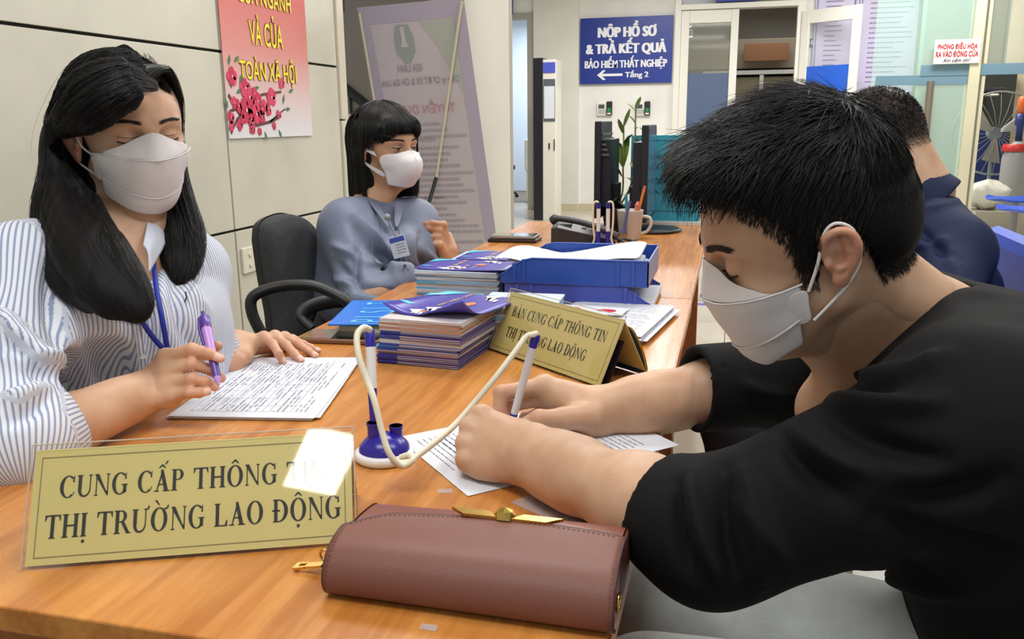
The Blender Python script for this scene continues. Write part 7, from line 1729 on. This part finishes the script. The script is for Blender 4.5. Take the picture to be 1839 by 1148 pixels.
    def AL(G_, n_, sp_, K_, wv_, tj):
        A = hf.push(along(G_, n_, rg, sp_, K_, wv_, tj), .0008, 3)+rg.normal(size=(n_, 1, 3))*.0008; q = H.inv(A.reshape(-1, 3))/sc
        bad = ((((q-np.array([-.006, -.088, -.014]))/np.array([.024, .030, .032]))**2).sum(1) < 1) | ((((q-np.array([.10, 0, -.03]))/np.array([.075, .066, .11]))**2).sum(1) < 1); return A[~bad.reshape(A.shape[:2]).any(1)]
    outo = [];  
    # lift the guides clear of the shell, towards the outside
    parts.append(strands(AL(NG, 2600, .006, 22, .0016, .2), .00045, .00012)); parts.append(strands(AL(LG, 2600, .006, 18, .0016, .2), .00045, .00012)); parts.append(strands(AL(TG, 1800, .004, 16, .0006, .05), .00045, .0002))
    part1 = [g(.094, .012, .080), g(.05, .016, .125), g(.0, .014, .134)]
    cap_g = [[g(.090-.10*v, .012, .084+.05*math.sin(v*PI/2)), g(.06-.12*v, -.045, .11-.01*v), g(.0-.09*v, -.085, .06-.03*v), g(-.03-.07*v, -.088, -.01), g(-.04-.05*v, -.082, -.09)] for v in np.linspace(0, 1, 6)]
    cap_h = [[g(.090-.10*v, .012, .084+.05*math.sin(v*PI/2)), g(.07-.12*v, .048, .10-.01*v), g(.03-.10*v, .076, .05-.03*v), g(.0-.08*v, .076, -.02), g(-.02-.06*v, .072, -.09)] for v in np.linspace(0, 1, 6)]
    parts.append(strands(AL(cap_g, 2200, .003, 18, .0006, .05), .00045, .0002)); parts.append(strands(AL(cap_h, 1600, .003, 18, .0006, .05), .00045, .0002))
    parts.append(strands(AL(FG, 1400, .006, 18, .003, .3), .00042, .00012))
    # stray ends
    st1 = along([[P(110, 400, 1.22), P(84, 430, 1.2), P(62, 452, 1.2), P(40, 462, 1.2)], [P(110, 420, 1.22), P(96, 470, 1.16), P(100, 520, 1.14), P(120, 560, 1.13)], [P(200, 500, 1.12), P(235, 548, 1.105), P(262, 556, 1.10), P(275, 540, 1.10)]], 260, rg, .008, 10, .003, .5); parts.append(strands(st1, .0003, .0001))
    st2 = along([[P(330, 380, 1.34), P(352, 420, 1.31), P(365, 440, 1.3), P(372, 450, 1.3)], [P(335, 430, 1.3), P(345, 470, 1.29), P(338, 505, 1.28), P(320, 520, 1.275)]], 200, rg, .008, 10, .003, .5); parts.append(strands(st2, .0003, .0001))
    st3 = along([[P(225, 100, 1.25), P(150, 118, 1.26), P(98, 230, 1.28), P(90, 330, 1.28)], [P(270, 105, 1.26), P(305, 150, 1.3), P(322, 220, 1.36), P(326, 300, 1.37)]], 200, rg, .010, 12, .004, .3); parts.append(strands(st3, .00025, .0001))
    hair_obj(parts[:1], parts[1:], t)
    for s_ in (1, -1): brow_lash(H, s_, sc, t, fd)
    kf_mask(H, t, sc, w=.062, fc=.112, fd=fd, eu=-.008)
    # purple pen
    a, b = P(393, 692, 1.130), P(364, 560, 1.185); p = thing('ballpoint_pen', 'lilac and purple pen held by the woman in stripes', 'pen', a); d = nrm(b-a); L = np.linalg.norm(b-a)
    pu, li = mat('pen_purple', S(92, 60, 150), .3), mat('pen_lilac', S(196, 150, 222), .3)
    MB().tube([a, a+d*.008, a+d*.012], [.0012, .0045, .0052], 12).build('tip_cone', li, p); MB().tube([a+d*.012, a+d*.045], [.0052, .0062], 14).build('grip', pu, p)
    MB().tube([a+d*.045, a+d*(L-.022)], [.0060, .0068], 14).build('barrel', li, p); MB().tube([a+d*(L-.028), a+d*(L-.010), a+d*(L-.008)], [.0072, .0075, .003], 14).tube([a+d*(L-.010), a+d*L], [.003, .0026], 10).build('push_end', pu, p)
    cl = nrm(camdir(-1, 0, .3)); MB().tube([a+d*(L-.012)+cl*.007, a+d*(L-.03)+cl*.0095, a+d*(L-.055)+cl*.0075], .0022, 8).build('clip', pu, p)
    # her chair
    c = thing('office_chair', 'low dark chair hidden under the woman in stripes', 'chair', (hip[0], hip[1], 0)); 
    MB().box((hip[0]-.22, hip[1]-.22, .34), (hip[0]+.20, hip[1]+.22, .40), bev=.03).build('seat', mat('seat_black', S(30, 30, 32), .6), c)
    MB().tube([(hip[0], hip[1], .34), (hip[0], hip[1], .05)], .028, 12).build('column', steel, c)
    for k in range(5):
        a_ = k*2*PI/5; MB().tube([(hip[0], hip[1], .07), (hip[0]+.24*math.cos(a_), hip[1]+.24*math.sin(a_), .04)], .018, 8).tube([(hip[0]+.24*math.cos(a_), hip[1]+.24*math.sin(a_)-.012, .027), (hip[0]+.24*math.cos(a_), hip[1]+.24*math.sin(a_)+.012, .027)], .026, 10).build('leg', mat('chair_black_plastic', S(28, 28, 30), .45), c)
    return t
woman_one()

# ------------------------------------------------------------------ the woman with the bob
def woman_two():
    sc = .98; H = Frame(P(693, 268, 2.45), camdir(.76, -.10, .64), np.array([.0, -.02, 1.0]))
    t = thing('person', 'woman with a black bob and grey-blue shirt raising her hand at the farther desk', 'person', (-1.05, 2.35, 0))
    nb = P(668, 372, 2.47); fd = head_field(H, nb, .046, female=True, sc=sc, h=.0034)
    RS, LS = P(620, 405, 2.36), P(748, 398, 2.56)
    fd2 = Field(*bbox([nb, H.O, P(700, 400, 2.42)], .09), .006); fd2.cap(H(-.02, 0, -.06), nb, .044, .050, k=.03).cap(nb, P(688, 400, 2.44), .046, .030, k=.05); fd2.plane(H(0, 0, -.07), H.u)
    ER, EL = P(655, 545, 2.20), P(770, 500, 2.55); WL_ = P(806, 462, 2.52)
    lf = Field(*bbox([EL, WL_, P(750, 400, 2.45)], .06), .0032); h2 = {}
    mi, mm, mr, mp = P(796, 404, 2.485), P(788, 415, 2.475), P(786, 427, 2.47), P(788, 440, 2.465); zd = nrm(camdir(.3, .1, .95))
    palm(lf, WL_, (mi, mm, mr, mp), (P(812, 448, 2.51), P(805, 425, 2.52), P(790, 412, 2.53), P(768, 408, 2.53)), zd, r=1.0, forearm=EL, fr=(.026, .033, .036))
    for nme, m0, pts in (('i', mi, ((776, 400), (765, 402), (755, 404))), ('m', mm, ((770, 410), (760, 413), (753, 414))), ('r', mr, ((768, 424), (760, 427), (754, 428))), ('p', mp, ((772, 438), (765, 440), (758, 441)))):
        fingers(lf, h2, nme, [m0]+[P(x, y, 2.455) for x, y in pts], .0078, zd)
    h2['t'] = [P(805, 425, 2.52), P(790, 412, 2.53), P(768, 408, 2.53)]
    hl0 = P(728, 505, 2.24); rf_ = Field(*bbox([hl0, hl0+np.array([.17, -.02, 0]), ER], .05), .0032)
    h3 = hand(rf_, hl0+nrm(hl0-ER)*.012, nrm(hl0-ER)+np.array([0, 0, -.05]), (0, 0, 1), 1, dict(i=(3, 14, 26, 14), m=(0, 14, 28, 14), r=(-3, 16, 28, 14), p=(-7, 18, 28, 14)), [(.05, .042, -.018), (.076, .048, -.024), (.096, .044, -.028)], sc=.92, slim=.95, forearm=ER)
    finish_body('body', [meshes(fd), meshes(fd2), meshes(lf), meshes(rf_)], skin_w2, t, H, (h2, h3), scalp=lambda q: np.clip((q[:, 2]-.045)/.01, 0, 1)*.9)
    sf = Field(np.array([-1.42, 1.85, .42]), np.array([-.62, 2.95, 1.05]), .007)
    sf.cap(P(640, 408, 2.44), P(735, 405, 2.52), .066, .062, k=0); sf.cap(P(645, 450, 2.43), P(730, 450, 2.50), .094, .088, k=.06)
    sf.cap(P(640, 460, 2.43), P(630, 525, 2.42), .10, .105, k=.06); sf.cap(P(725, 460, 2.5), P(700, 530, 2.5), .09, .10, k=.06); sf.ell(P(720, 450, 2.38), (.06, .06, .06), k=.05)
    sf.cap(nb+np.array([0, 0, -.02]), RS, .05, .06, k=.05); sf.cap(nb+np.array([0, 0, -.02]), LS, .05, .05, k=.05)
    c2 = P(797, 468, 2.525)
    sf.cap(RS, ER, .068, .052, k=.05); hl = P(728, 505, 2.24); sf.cap(ER, hl, .052, .044, k=.03); sf.cap(LS, EL, .058, .050, k=.05); sf.cap(EL, c2+(WL_-EL)*.1, .048, .038, k=.03)
    ax = nrm(WL_-EL); sf.plane(c2, ax, keep_r=.072, c=c2+ax*.05)
    sf.cap(H(-.02, 0, -.06), nb+np.array([0, 0, .01]), .048, .049, k=.01, sub=True); sf.cap(P(695, 372, 2.40), P(705, 396, 2.37), .020, .008, k=.008, sub=True)
    cr = []
    def C_(x0, y0, d0, x1, y1, d1, w, h): cr.append(('px', (x0, y0), (x1, y1), w*.9, h*1.8))
    C_(640, 385, 2.33, 735, 470, 2.3, .014, .010); C_(630, 400, 2.3, 700, 470, 2.25, .012, -.010); C_(655, 470, 2.2, 735, 480, 2.22, .010, .009); C_(620, 500, 2.3, 720, 530, 2.15, .012, -.009); C_(600, 440, 2.35, 640, 460, 2.3, .010, .009); C_(605, 470, 2.35, 640, 500, 2.3, .010, -.009); C_(600, 500, 2.33, 650, 510, 2.28, .010, .008)
    C_(645, 440, 2.3, 640, 520, 2.3, .012, -.012); C_(705, 420, 2.35, 712, 500, 2.38, .008, .005); C_(765, 450, 2.5, 800, 480, 2.5, .008, .007); C_(755, 420, 2.5, 770, 500, 2.5, .010, -.010)
    shirt2 = mat('shirt_grey_blue', S(104, 113, 136), .55, bump=(400, .15), sheen=.1)
    so, V = cloth_obj('shirt', sf, shirt2, t, cr, (.004, 14), 21)
    def SHc(n_, r_, *a_):
        out = []
        for row in r_:
            o_ = []
            for p_ in row:
                c_ = RW.T @ (p_-CAM); px, py = CX+F_PX*c_[0]/-c_[2], CY-F_PX*c_[1]/-c_[2]; r = ray(px, py); d = V-CAM; tp = d @ r/(r @ r); m_ = np.linalg.norm(d-tp[:, None]*r, axis=1) < .010; o_.append(CAM+r*(min(tp[m_].min(), -c_[2])-.006) if m_.any() else p_)
            out.append(o_)
        sheet(n_, out, *a_)
    SHc('collar', [[P(655, 345, 2.46), P(676, 362, 2.41), P(697, 392, 2.375)], [P(662, 365, 2.45), P(682, 388, 2.395), P(703, 420, 2.36)]], shirt2, t, .002, 2)
    SHc('collar', [[P(706, 358, 2.46), P(709, 375, 2.41), P(707, 394, 2.375)], [P(724, 372, 2.46), P(722, 392, 2.405), P(712, 418, 2.368)]], shirt2, t, .002, 2)
    # placket seam and buttons down the front
    def ons(px, py, off=.002):
        r = ray(px, py); d = V-CAM; tp = d @ r/(r @ r); m_ = np.linalg.norm(d-tp[:, None]*r, axis=1) < .010; return CAM+r*(tp[m_].min()-off) if m_.any() else P(px, py, 2.3)
    for dx in (-4, 5): MB().tube(spline([ons(708+dx, 398), ons(714+dx, 425), ons(722+dx, 455), ons(728+dx, 485)], 4), .0011, 5).build('placket_seam', mat('seam_slate', S(74, 82, 104), .6), t)
    for x, y in ((711, 412), (727, 478)): q = ons(x, y, .003); MB().tube([q, q-nrm(ray(x, y))*.0015], .0048, 10).build('button', mat('seam_slate', S(74, 82, 104), .6), t)
    MB().tube(spline([ons(668, 430), ons(672, 468), ons(690, 474), ons(703, 462)], 4), .0010, 5).build('pocket_seam', mat('seam_slate', S(74, 82, 104), .6), t)
    # badge on a clip
    b = P(723, 447, 2.255); 
    bd = MB(); ux_ = nrm(camdir(.97, .24, .1)); uy_ = nrm(camdir(-.27, .96, .15)); o = P(722, 462, 2.27)
    def bq(x, y, z=0): return o+ux_*x+uy_*y+np.cross(ux_, uy_)*z
    MB().slab(bq(-.022, 0), bq(.022, 0), bq(.022, .060), bq(-.022, .060), .002).build('badge', mat('badge_white', S(206, 212, 224), .3), t)
    MB().add([bq(-.020, .042, .0006), bq(.020, .042, .0006), bq(.020, .055, .0006), bq(-.020, .055, .0006)], [(0, 1, 2, 3)]).build('badge_band', mat('badge_blue', S(60, 84, 176), .4), t)
    mb = MB(); rules_on(mb, bq(-.008, .034, .0002), ux_, uy_, .026, 4, .0075, .002, 3, lift=.0006); mb.build('badge_print', ink, t)
    MB().tube([bq(0, .060), bq(-.004, .085), bq(-.006, .10)], .003, 8).build('badge_strap', mat('clip_grey', S(150, 156, 160), .3), t); MB().lathe([(0, 0), (.008, 0), (.009, .002), (.007, .005), (0, .006)], bq(-.007, .112, .0), 16, M=np.stack([ux_, uy_, np.cross(ux_, uy_)], 1)).build('badge_reel', mat('clip_grey', S(150, 156, 160), .3), t)
    # watch, ring, earring
    wq = P(802, 465, 2.52); u1 = nrm(np.cross(ax, [0, 0, 1])); u2 = np.cross(ax, u1)
    MB().tube([wq+ax*.010+u1*math.cos(a)*.026+u2*math.sin(a)*.026 for a in np.linspace(0, 2*PI, 20)], .0045, 8, cap=False).build('wristwatch', mat('watch_steel', S(190, 186, 160), .25, 1.0), t)
    rq = P(780, 425, 2.468); dr = nrm(P(768, 424, 2.455)-P(786, 427, 2.47)); v1 = nrm(np.cross(dr, [0, 0, 1])); v2 = np.cross(dr, v1); MB().tube([rq+v1*math.cos(a)*.0095+v2*math.sin(a)*.0095 for a in np.linspace(0, 2*PI, 16)], .0013, 6, cap=False).build('finger_ring', gold, t)
    eq = H(-.006*sc, -.086*sc, -.030*sc); MB().lathe([(0, -.005), (.004, -.003), (.005, 0), (.004, .003), (0, .005)], eq, 12).build('earring', mat('earring_violet', S(90, 60, 190), .2), t)
    # eyes
    for s_ in (1, -1):
        brow_lash(H, s_, sc, t, fd, lash_u=.0035, th=.0018)
        # open lid: white almond and iris
        xx = np.r_[np.linspace(-1, 1, 9), np.linspace(1, -1, 9)]; vv = np.r_[np.ones(9), -np.ones(9)]; ll = s_*(.031+.0135*xx); uu = -.001+.0050*np.cos(xx*PI/2)*vv; ff = fd.front(H, ll, uu, sc)+.0008; al = list(H.arr(np.stack([ff, ll, uu], 1)*sc))
        MB().add(al, [tuple(range(len(al)))]).build('eye', mat('eye_white', S(206, 196, 190), .2), t)
        ca = np.linspace(0, 2*PI, 14, endpoint=False); ll = s_*.031+.0050*np.cos(ca)+.002; uu = -.0006+.0046*np.sin(ca); ff = fd.front(H, ll, uu, sc)+.0018; MB().add(list(H.arr(np.stack([ff, ll, uu], 1)*sc)), [tuple(range(14))]).build('iris', mat('iris_dark', S(36, 24, 20), .1), t)
    # skirt / trousers, shoes
    hip = np.array([-1.08, 2.30, .50]); pf = Field((-1.4, 2.0, 0), (-.5, 2.65, .68), .012)
    for s_ in (-1, 1): kn = hip+np.array([.42, .02+.085*s_, .02]); pf.cap(hip+np.array([0, .085*s_, 0]), kn, .088, .066, k=.05); pf.cap(kn, kn+np.array([.02, 0, -.42]), .062, .045, k=.03)
    pf.ell(hip, (.17, .17, .12), k=.05); pf.cap(hip, hip+np.array([.0, 0, .12]), .12, .11, k=.05); pf.plane((0, 0, .05), (0, 0, -1)); cloth_obj('trousers', pf, mat('trousers_navy_dark', S(18, 20, 48), .7), t, [], (.003, 16), 2)
    for s_ in (-1, 1): k = hip+np.array([.46, .02+.085*s_, 0]); MB().box((k[0]-.05, k[1]-.04, 0), (k[0]+.15, k[1]+.04, .07), bev=.025).build('shoe', mat('shoe_dark', S(40, 40, 44), .5), t)
    # bob: shell and strands
    g = lambda f, l, u: H(f*sc, l*sc, u*sc); hf = Field(*bbox([H.O, H.O+np.array([0, 0, -.08])], .17), .0042)
    hf.ell(g(-.014, 0, .042), (.106*sc, .088*sc, .090*sc), H.M, k=0); hf.cap(g(-.050, .0, .02), g(-.056, 0, -.12), .080*sc, .082*sc, k=.03)
    for s_ in (1, -1): hf.cap(g(-.02 if s_ < 0 else .01, s_*.062, .02), g(-.03 if s_ < 0 else .022, s_*.066, -.125), .028*sc, .022*sc, k=.03)
    hf.cap(g(.066, -.035, .055), g(.066, .035, .055), .036*sc, .036*sc, k=.02)
    hf.plane(g(.0, 0, -.145), -H.u+H.f*.10, k=.01)
    hf.cap(g(.10, 0, -.01), g(.06, 0, -.15), .064*sc, .060*sc, k=.004, sub=True); hf.ell(g(.10, 0, .0), (.06*sc, .064*sc, .043*sc), H.M, k=.003, sub=True)
    hf.ell(g(.040, -.084, -.030), (.042, .034, .062), H.M, k=.004, sub=True)
    hf.cap(g(-.01, 0, -.10), g(-.02, 0, -.2), .05, .055, k=.004, sub=True)
    V2, F2 = hf.mesh(); V2 = relax(V2, F2, 1); N = vnormals(V2, F2); q = H.inv(V2); an = np.arctan2(q[:, 1], q[:, 0]+.01); V2 = V2+N*(np.sin(an*70+np.sin(q[:, 2]*20))*.0011+np.sin(an*31)*.0012)[:, None]; parts = [(V2, F2)]
    rg = np.random.default_rng(5); n = 2600; K = 12; az = rg.uniform(-PI, PI, n); paths = np.zeros((n, K, 3))
    for i in range(n):
        a = az[i]; front = abs(a) < .75; end = (.040+.006*rg.random() if front else -.135-.018*rg.random()+(.0 if abs(a) > 1.2 else .0))
        if .75 < abs(a) < 1.05: end = rg.uniform(-.14, -.02) if a > 0 else rg.uniform(.015, .03)
        if a < 0 and 1.05 <= -a < 1.35: end = rg.uniform(.0, .02)
        ph = np.linspace(.12, PI/2, 7); rr = 1.03+.015*rg.random(); A_, B_, C_2 = .108*rr, .092*rr, .092*rr
        q1 = [(-.014+A_*math.sin(p)*math.cos(a), B_*math.sin(p)*math.sin(a), .042+C_2*math.cos(p)) for p in ph]; e = np.array(q1[-1]); rest = [(e[0]-(.006*v if not front else -.003*v), e[1]*(1-.04*v), e[2]+(end-e[2])*v) for v in np.linspace(.2, 1, K-7)]
        paths[i] = H.arr((np.array(q1+rest)+rg.normal(size=3)*.0012)*sc)
    paths = hf.push(paths, .001, 3); parts.append(strands(paths, .0007, .0003)); hair_obj(parts[:1], parts[1:], t)
    # plain cup mask with wide cloth straps
    gm = lambda f, l, u: H(f*sc, l*sc, u*sc); rows = []
    for i in range(9):
        v = i/8; fc = np.interp(v, [0, .25, .55, .8, 1], [.100, .126, .126, .108, .080]); uc = np.interp(v, [0, 1], [-.006, -.110]); le = np.interp(v, [0, .4, 1], [.052, .056, .044]); ue = np.interp(v, [0, .3, 1], [-.024, -.040, -.098]); fe = .050
        rows.append([gm(fc*(1-abs(s_)**2.2)+fe*abs(s_)**2.2, le*math.copysign(math.sin(abs(s_)*PI/2)**.95, s_), uc*(1-abs(s_)**1.6)+ue*abs(s_)**1.6) for s_ in np.linspace(-1, 1, 15)])
    rows = fd.push(rows, .006); mk = sheet('face_mask', rows, mask_m, t, .0018, 1)
    MB().tube([r[7] for r in rows], .0010, 6).build('centre_seam', mask_m, mk)
    for s_ in (1, -1):
        sheet('ear_loop', [[gm(.050, s_*.054, -.012), gm(.025, s_*.070, -.004), gm(.002, s_*.083, .008), gm(-.012, s_*.088, .012)], [gm(.050, s_*.056, -.030), gm(.026, s_*.069, -.016), gm(.004, s_*.083, .0), gm(-.012, s_*.088, .004)]], mask_m, mk, .001, 2)
        sheet('ear_loop', [[gm(.050, s_*.053, -.062), gm(.028, s_*.067, -.052), gm(.006, s_*.080, -.036), gm(-.010, s_*.085, -.022)], [gm(.050, s_*.050, -.085), gm(.026, s_*.066, -.066), gm(.004, s_*.080, -.046), gm(-.012, s_*.085, -.028)]], mask_m, mk, .001, 2)
    # her swivel chair
    grey_f = mat('chair_fabric_charcoal', S(62, 64, 66), .9, bump=(260, .5), var=(120, .25)); blk = mat('chair_black_plastic', S(28, 28, 30), .45)
    c = thing('office_chair', 'charcoal swivel chair with black loop armrests behind the woman with the bob', 'chair', (-1.22, 2.12, 0))
    # backrest: an egg-shaped cushion, placed at its real depth
    out = [(470, 430), (474, 402), (495, 387), (520, 385), (548, 398), (572, 430), (584, 470), (580, 520), (560, 560), (545, 600), (520, 640), (500, 620), (492, 560), (480, 500)]
    dp = lambda x, y: 2.22+(x-470)*.0022
    O_ = [P(x, y, dp(x, y)) for x, y in out]; ce = sum(O_)/len(O_); nb_ = nrm(np.cross(O_[4]-O_[0], O_[9]-O_[0])); nb_ = nb_ if np.dot(nb_, CAM-ce) > 0 else -nb_
    Oc = spline(O_+[O_[0]], 4)[:-1]; n_ = len(Oc); mb = MB(); rings = []
    for s_, z_ in ((.985, -.030), (1.0, -.018), (1.0, .004), (.985, .016), (.93, .026), (.75, .033), (.45, .030), (.15, .028)): rings.append([ce+(p-ce)*s_+nb_*z_ for p in Oc])
    Vr = [p for r in rings for p in r]; mb.add(Vr, [(i*n_+j, i*n_+(j+1) % n_, (i+1)*n_+(j+1) % n_, (i+1)*n_+j) for i in range(len(rings)-1) for j in range(n_)], 0, True); mb.add(rings[-1], [tuple(range(n_))]); mb.build('backrest', grey_f, c)
    mb = MB(); r0 = [ce+(p-ce)*.99-nb_*.034 for p in Oc]; r1 = [ce+(p-ce)*1.02-nb_*.012 for p in Oc]; mb.add(r0+r1, [(j, (j+1) % n_, n_+(j+1) % n_, n_+j) for j in range(n_)], 0, True); mb.add(r0, [tuple(range(n_))[::-1]]); mb.build('back_shell', blk, c)
    def arm(pts, nme='armrest', r=.019, fl=.7): MB().tube(spline(pts, 6), r, 10, flat=fl).build(nme, blk, c)
    arm([P(495, 640, 2.0), P(470, 600, 1.98), P(452, 560, 1.97), P(456, 532, 1.97), P(500, 515, 1.98), P(560, 513, 1.98), P(600, 528, 1.98), P(625, 545, 1.98), P(622, 565, 2.0), P(600, 600, 2.05)])
    arm([P(560, 590, 2.1), P(540, 570, 2.1), P(560, 550, 2.12), P(610, 540, 2.15), P(660, 545, 2.2)], fl=.6)
    arm([P(735, 478, 2.75), P(770, 488, 2.75), P(800, 492, 2.74), P(815, 500, 2.72), P(800, 540, 2.7)])
    MB().box((-1.32, 2.02, .38), (-.86, 2.48, .44), bev=.03).build('seat', grey_f, c)
    MB().tube([(-1.10, 2.25, .38), (-1.10, 2.25, .07)], .028, 12).build('column', blk, c)
    for k in range(5):
        a_ = k*2*PI/5; e = (-1.10+.28*math.cos(a_), 2.25+.28*math.sin(a_)); MB().tube([(-1.10, 2.25, .09), (*e, .06)], .02, 8).tube([(e[0], e[1]-.012, .029), (e[0], e[1]+.012, .029)], .028, 10).build('leg', blk, c)
    return t
woman_two()

# ------------------------------------------------------------------ the man in the navy jacket
def man_two():
    sc = 1.0; H = Frame(P(1572, 252, 2.10), camdir(-.93, -.22, -.28), np.array([-.10, .0, 1.0]))
    t = thing('person', 'man in a navy jacket with cropped hair seated behind the man in black', 'person', (.50, 2.15, 0))
    nb = P(1662, 352, 2.06); fd = head_field(H, nb, .056, sc=sc, h=.004); fd.cap(H(-.06, 0, .0), nb+np.array([.0, 0, .02]), .05, .052, k=.04)
    hands_ = []; hparts = []
    for W_, E_, sd in ((P(1560, 600, 1.75), P(1690, 580, 1.74), -1), (P(1500, 560, 2.1), P(1540, 500, 2.15), 1)):
        xd = nrm(nrm(W_-E_)+np.array([-.6, 0, -.25])); hf = Field(*bbox([W_, W_+xd*.16, W_+nrm(E_-W_)*.08], .05), .0032)
        hands_.append(hand(hf, W_+xd*.015, xd, (-.1, 0, 1), sd, dict(i=(3, 12, 22, 12), m=(0, 14, 24, 12), r=(-3, 15, 26, 14), p=(-8, 16, 26, 14)), [(.05, .045, -.018), (.078, .052, -.024), (.10, .050, -.028)], slim=1.05, forearm=W_+nrm(E_-W_)*.12)); hparts.append(meshes(hf))
    af = Field((-.1, 1.6, .45), (.9, 2.6, 1.1), .010); s1, s2 = P(1722, 452, 1.92)-np.array([.02, 0, .02]), P(1560, 420, 2.25)
    for a_, b_ in ((nb, s1), (s1, P(1690, 580, 1.74)), (P(1690, 580, 1.74), P(1560, 600, 1.75)), (nb, s2), (s2, P(1500, 560, 2.1))): af.cap(a_, b_, .030, .026, k=.02)
    hparts.append(meshes(af))
    body = finish_body('body', [meshes(fd)]+hparts, skin_man, t, H, hands_, scalp=lambda q: np.clip((q[:, 2]-scalp_line(q, .0, nape=-.04))/.03, 0, 1)*.95*(q[:, 2] > -.05))
    sf = Field((-.10, 1.70, .40), (.95, 2.60, 1.06), .008)
    SL, SR = P(1722, 452, 1.92), P(1560, 420, 2.25)
    sf.cap(P(1670, 435, 2.0), P(1590, 430, 2.18), .080, .08, k=0); sf.cap(P(1675, 480, 2.0), (.54, 2.10, .60), .100, .115, k=.06); sf.cap(P(1610, 470, 2.15), (.54, 2.25, .60), .10, .12, k=.06)
    sf.cap(nb+[0, 0, -.03], SL, .052, .066, k=.05); sf.cap(nb+[0, 0, -.03], SR, .052, .06, k=.05); sf.cap(SL, P(1690, 580, 1.74), .070, .06, k=.05); sf.cap(P(1700, 560, 1.72), P(1560, 600, 1.75), .055, .045, k=.03); sf.cap(SR, P(1500, 560, 2.1), .07, .055, k=.05)
    sf.cap(P(1690, 425, 2.04), P(1735, 520, 2.04), .070, .080, k=.05)
    sf.cap(H(-.02, 0, -.06), nb+[0, 0, .0], .058, .058, k=.01, sub=True)
    cr = []
    def C_(x0, y0, d0, x1, y1, d1, w, h): cr.append(('px', (x0, y0), (x1, y1), w*.9, h*1.8))
    C_(1640, 400, 1.85, 1720, 470, 1.8, .012, -.010); C_(1635, 440, 1.85, 1700, 430, 1.82, .010, .009); C_(1630, 380, 1.9, 1720, 360, 1.9, .008, .006); C_(1700, 440, 1.8, 1740, 520, 1.85, .014, .008)
    navy_j = mat('jacket_navy', S(22, 33, 66), .7, bump=(300, .2), spec=.2)
    cloth_obj('jacket', sf, navy_j, t, cr, (.004, 12), 31)
    # stand collar
    ax = nrm(P(1600, 300, 2.08)-nb); rows = []
    for k, (r, o) in enumerate(((.076, -.035), (.072, -.005), (.066, .030))):
        u1 = nrm(np.cross(ax, [0, 1, 0])); u2 = np.cross(ax, u1); c_ = nb+ax*o; rows.append([c_-u1*math.cos(a)*r+u2*math.sin(a)*r for a in np.linspace(-2.4, 2.4, 15)])
    sheet('collar', rows, mat('collar_navy_rib', S(20, 32, 70), .8, bump=(300, .4)), t, .006, 1)
    # trousers and shoes
    pf = Field((-.25, 1.55, 0), (.85, 2.45, .70), .010)
    for (hx, hy), (kx, ky) in (((.56, 2.03), (.035, 1.80)), ((.55, 2.24), (.03, 2.10))):
        pf.cap((hx, hy, .50), (kx, ky, .525), .095, .080, k=.05); pf.cap((kx, ky, .515), (kx+.02, ky, .07), .072, .055, k=.03)
    pf.ell((.58, 2.14, .52), (.15, .18, .13), k=.06); pf.plane((0, 0, .05), (0, 0, -1)); cloth_obj('trousers', pf, mat('trousers_black', S(22, 22, 28), .7, bump=(300, .15)), t, [], (.004, 14), 6)
    for ky in (1.80, 2.10): MB().box((-.12, ky-.045, 0), (.12, ky+.045, .075), bev=.03).build('shoe', mat('shoe_dark', S(40, 40, 44), .5), t)
    # cropped hair
    rg = np.random.default_rng(9); Vb = np.array([v.co[:] for v in body.data.vertices]); bn = np.zeros(len(Vb)*3, np.float32); body.data.vertex_normals.foreach_get('vector', bn); bn = bn.reshape(-1, 3); q = H.inv(Vb); hl = scalp_line(q, .0, nape=-.035)
    cand = np.where((q[:, 2] > hl) & (q[:, 2] < .14) & (np.abs(q[:, 0]) < .13))[0]; idx = rg.choice(cand, 7000); R_ = Vb[idx]; N_ = bn[idx]; ql = q[idx]; n = len(idx)
    tf = np.stack([np.full(n, .4), np.zeros(n), -.7*np.ones(n)], 1)+rg.normal(size=(n, 3))*.25; tw = tf @ H.M.T; ln = np.interp(ql[:, 2], [-.05, .03, .09], [.002, .007, .016])*rg.uniform(.7, 1.2, n)
    paths = np.stack([R_+(tw*.7+N_*.7)*(ln*v)[:, None] for v in np.linspace(0, 1, 4)], 1); V, Fc = strands(paths, .0007, .0003); put('hair', np_mesh('hair', V, Fc), black_hair, t)
    for s_ in (1, -1): brow_lash(H, s_, sc, t, fd)
    kf_mask(H, t, sc, fd=fd)
    # blue padded chair
    bl = mat('chair_blue_vinyl', S(14, 62, 184), .42, bump=(20, .2), spec=.3); c = thing('padded_chair', 'blue padded chair back behind the man in the navy jacket at the right edge', 'chair', (.62, 2.25, 0))
    O1 = P(1782, 415, 2.20); O2 = P(1880, 470, 1.95)
    q = onx(1800, 470, .86)
    MB().box((.665, 1.96, .50), (.735, 2.58, .865), bev=.035).build('backrest', bl, c); MB().box((.27, 1.96, .34), (.735, 2.58, .405), bev=.03).build('seat', bl, c)
    for x in (.31, .70):
        for y in (2.0, 2.54): MB().tube([(x, y, 0), (x, y, .36)], .014, 8).build('leg', steel, c)
    for y in (2.0, 2.54): MB().tube([(.70, y, .36), (.71, y, .62)], .014, 8).build('back_post', steel, c)
    return t
man_two()
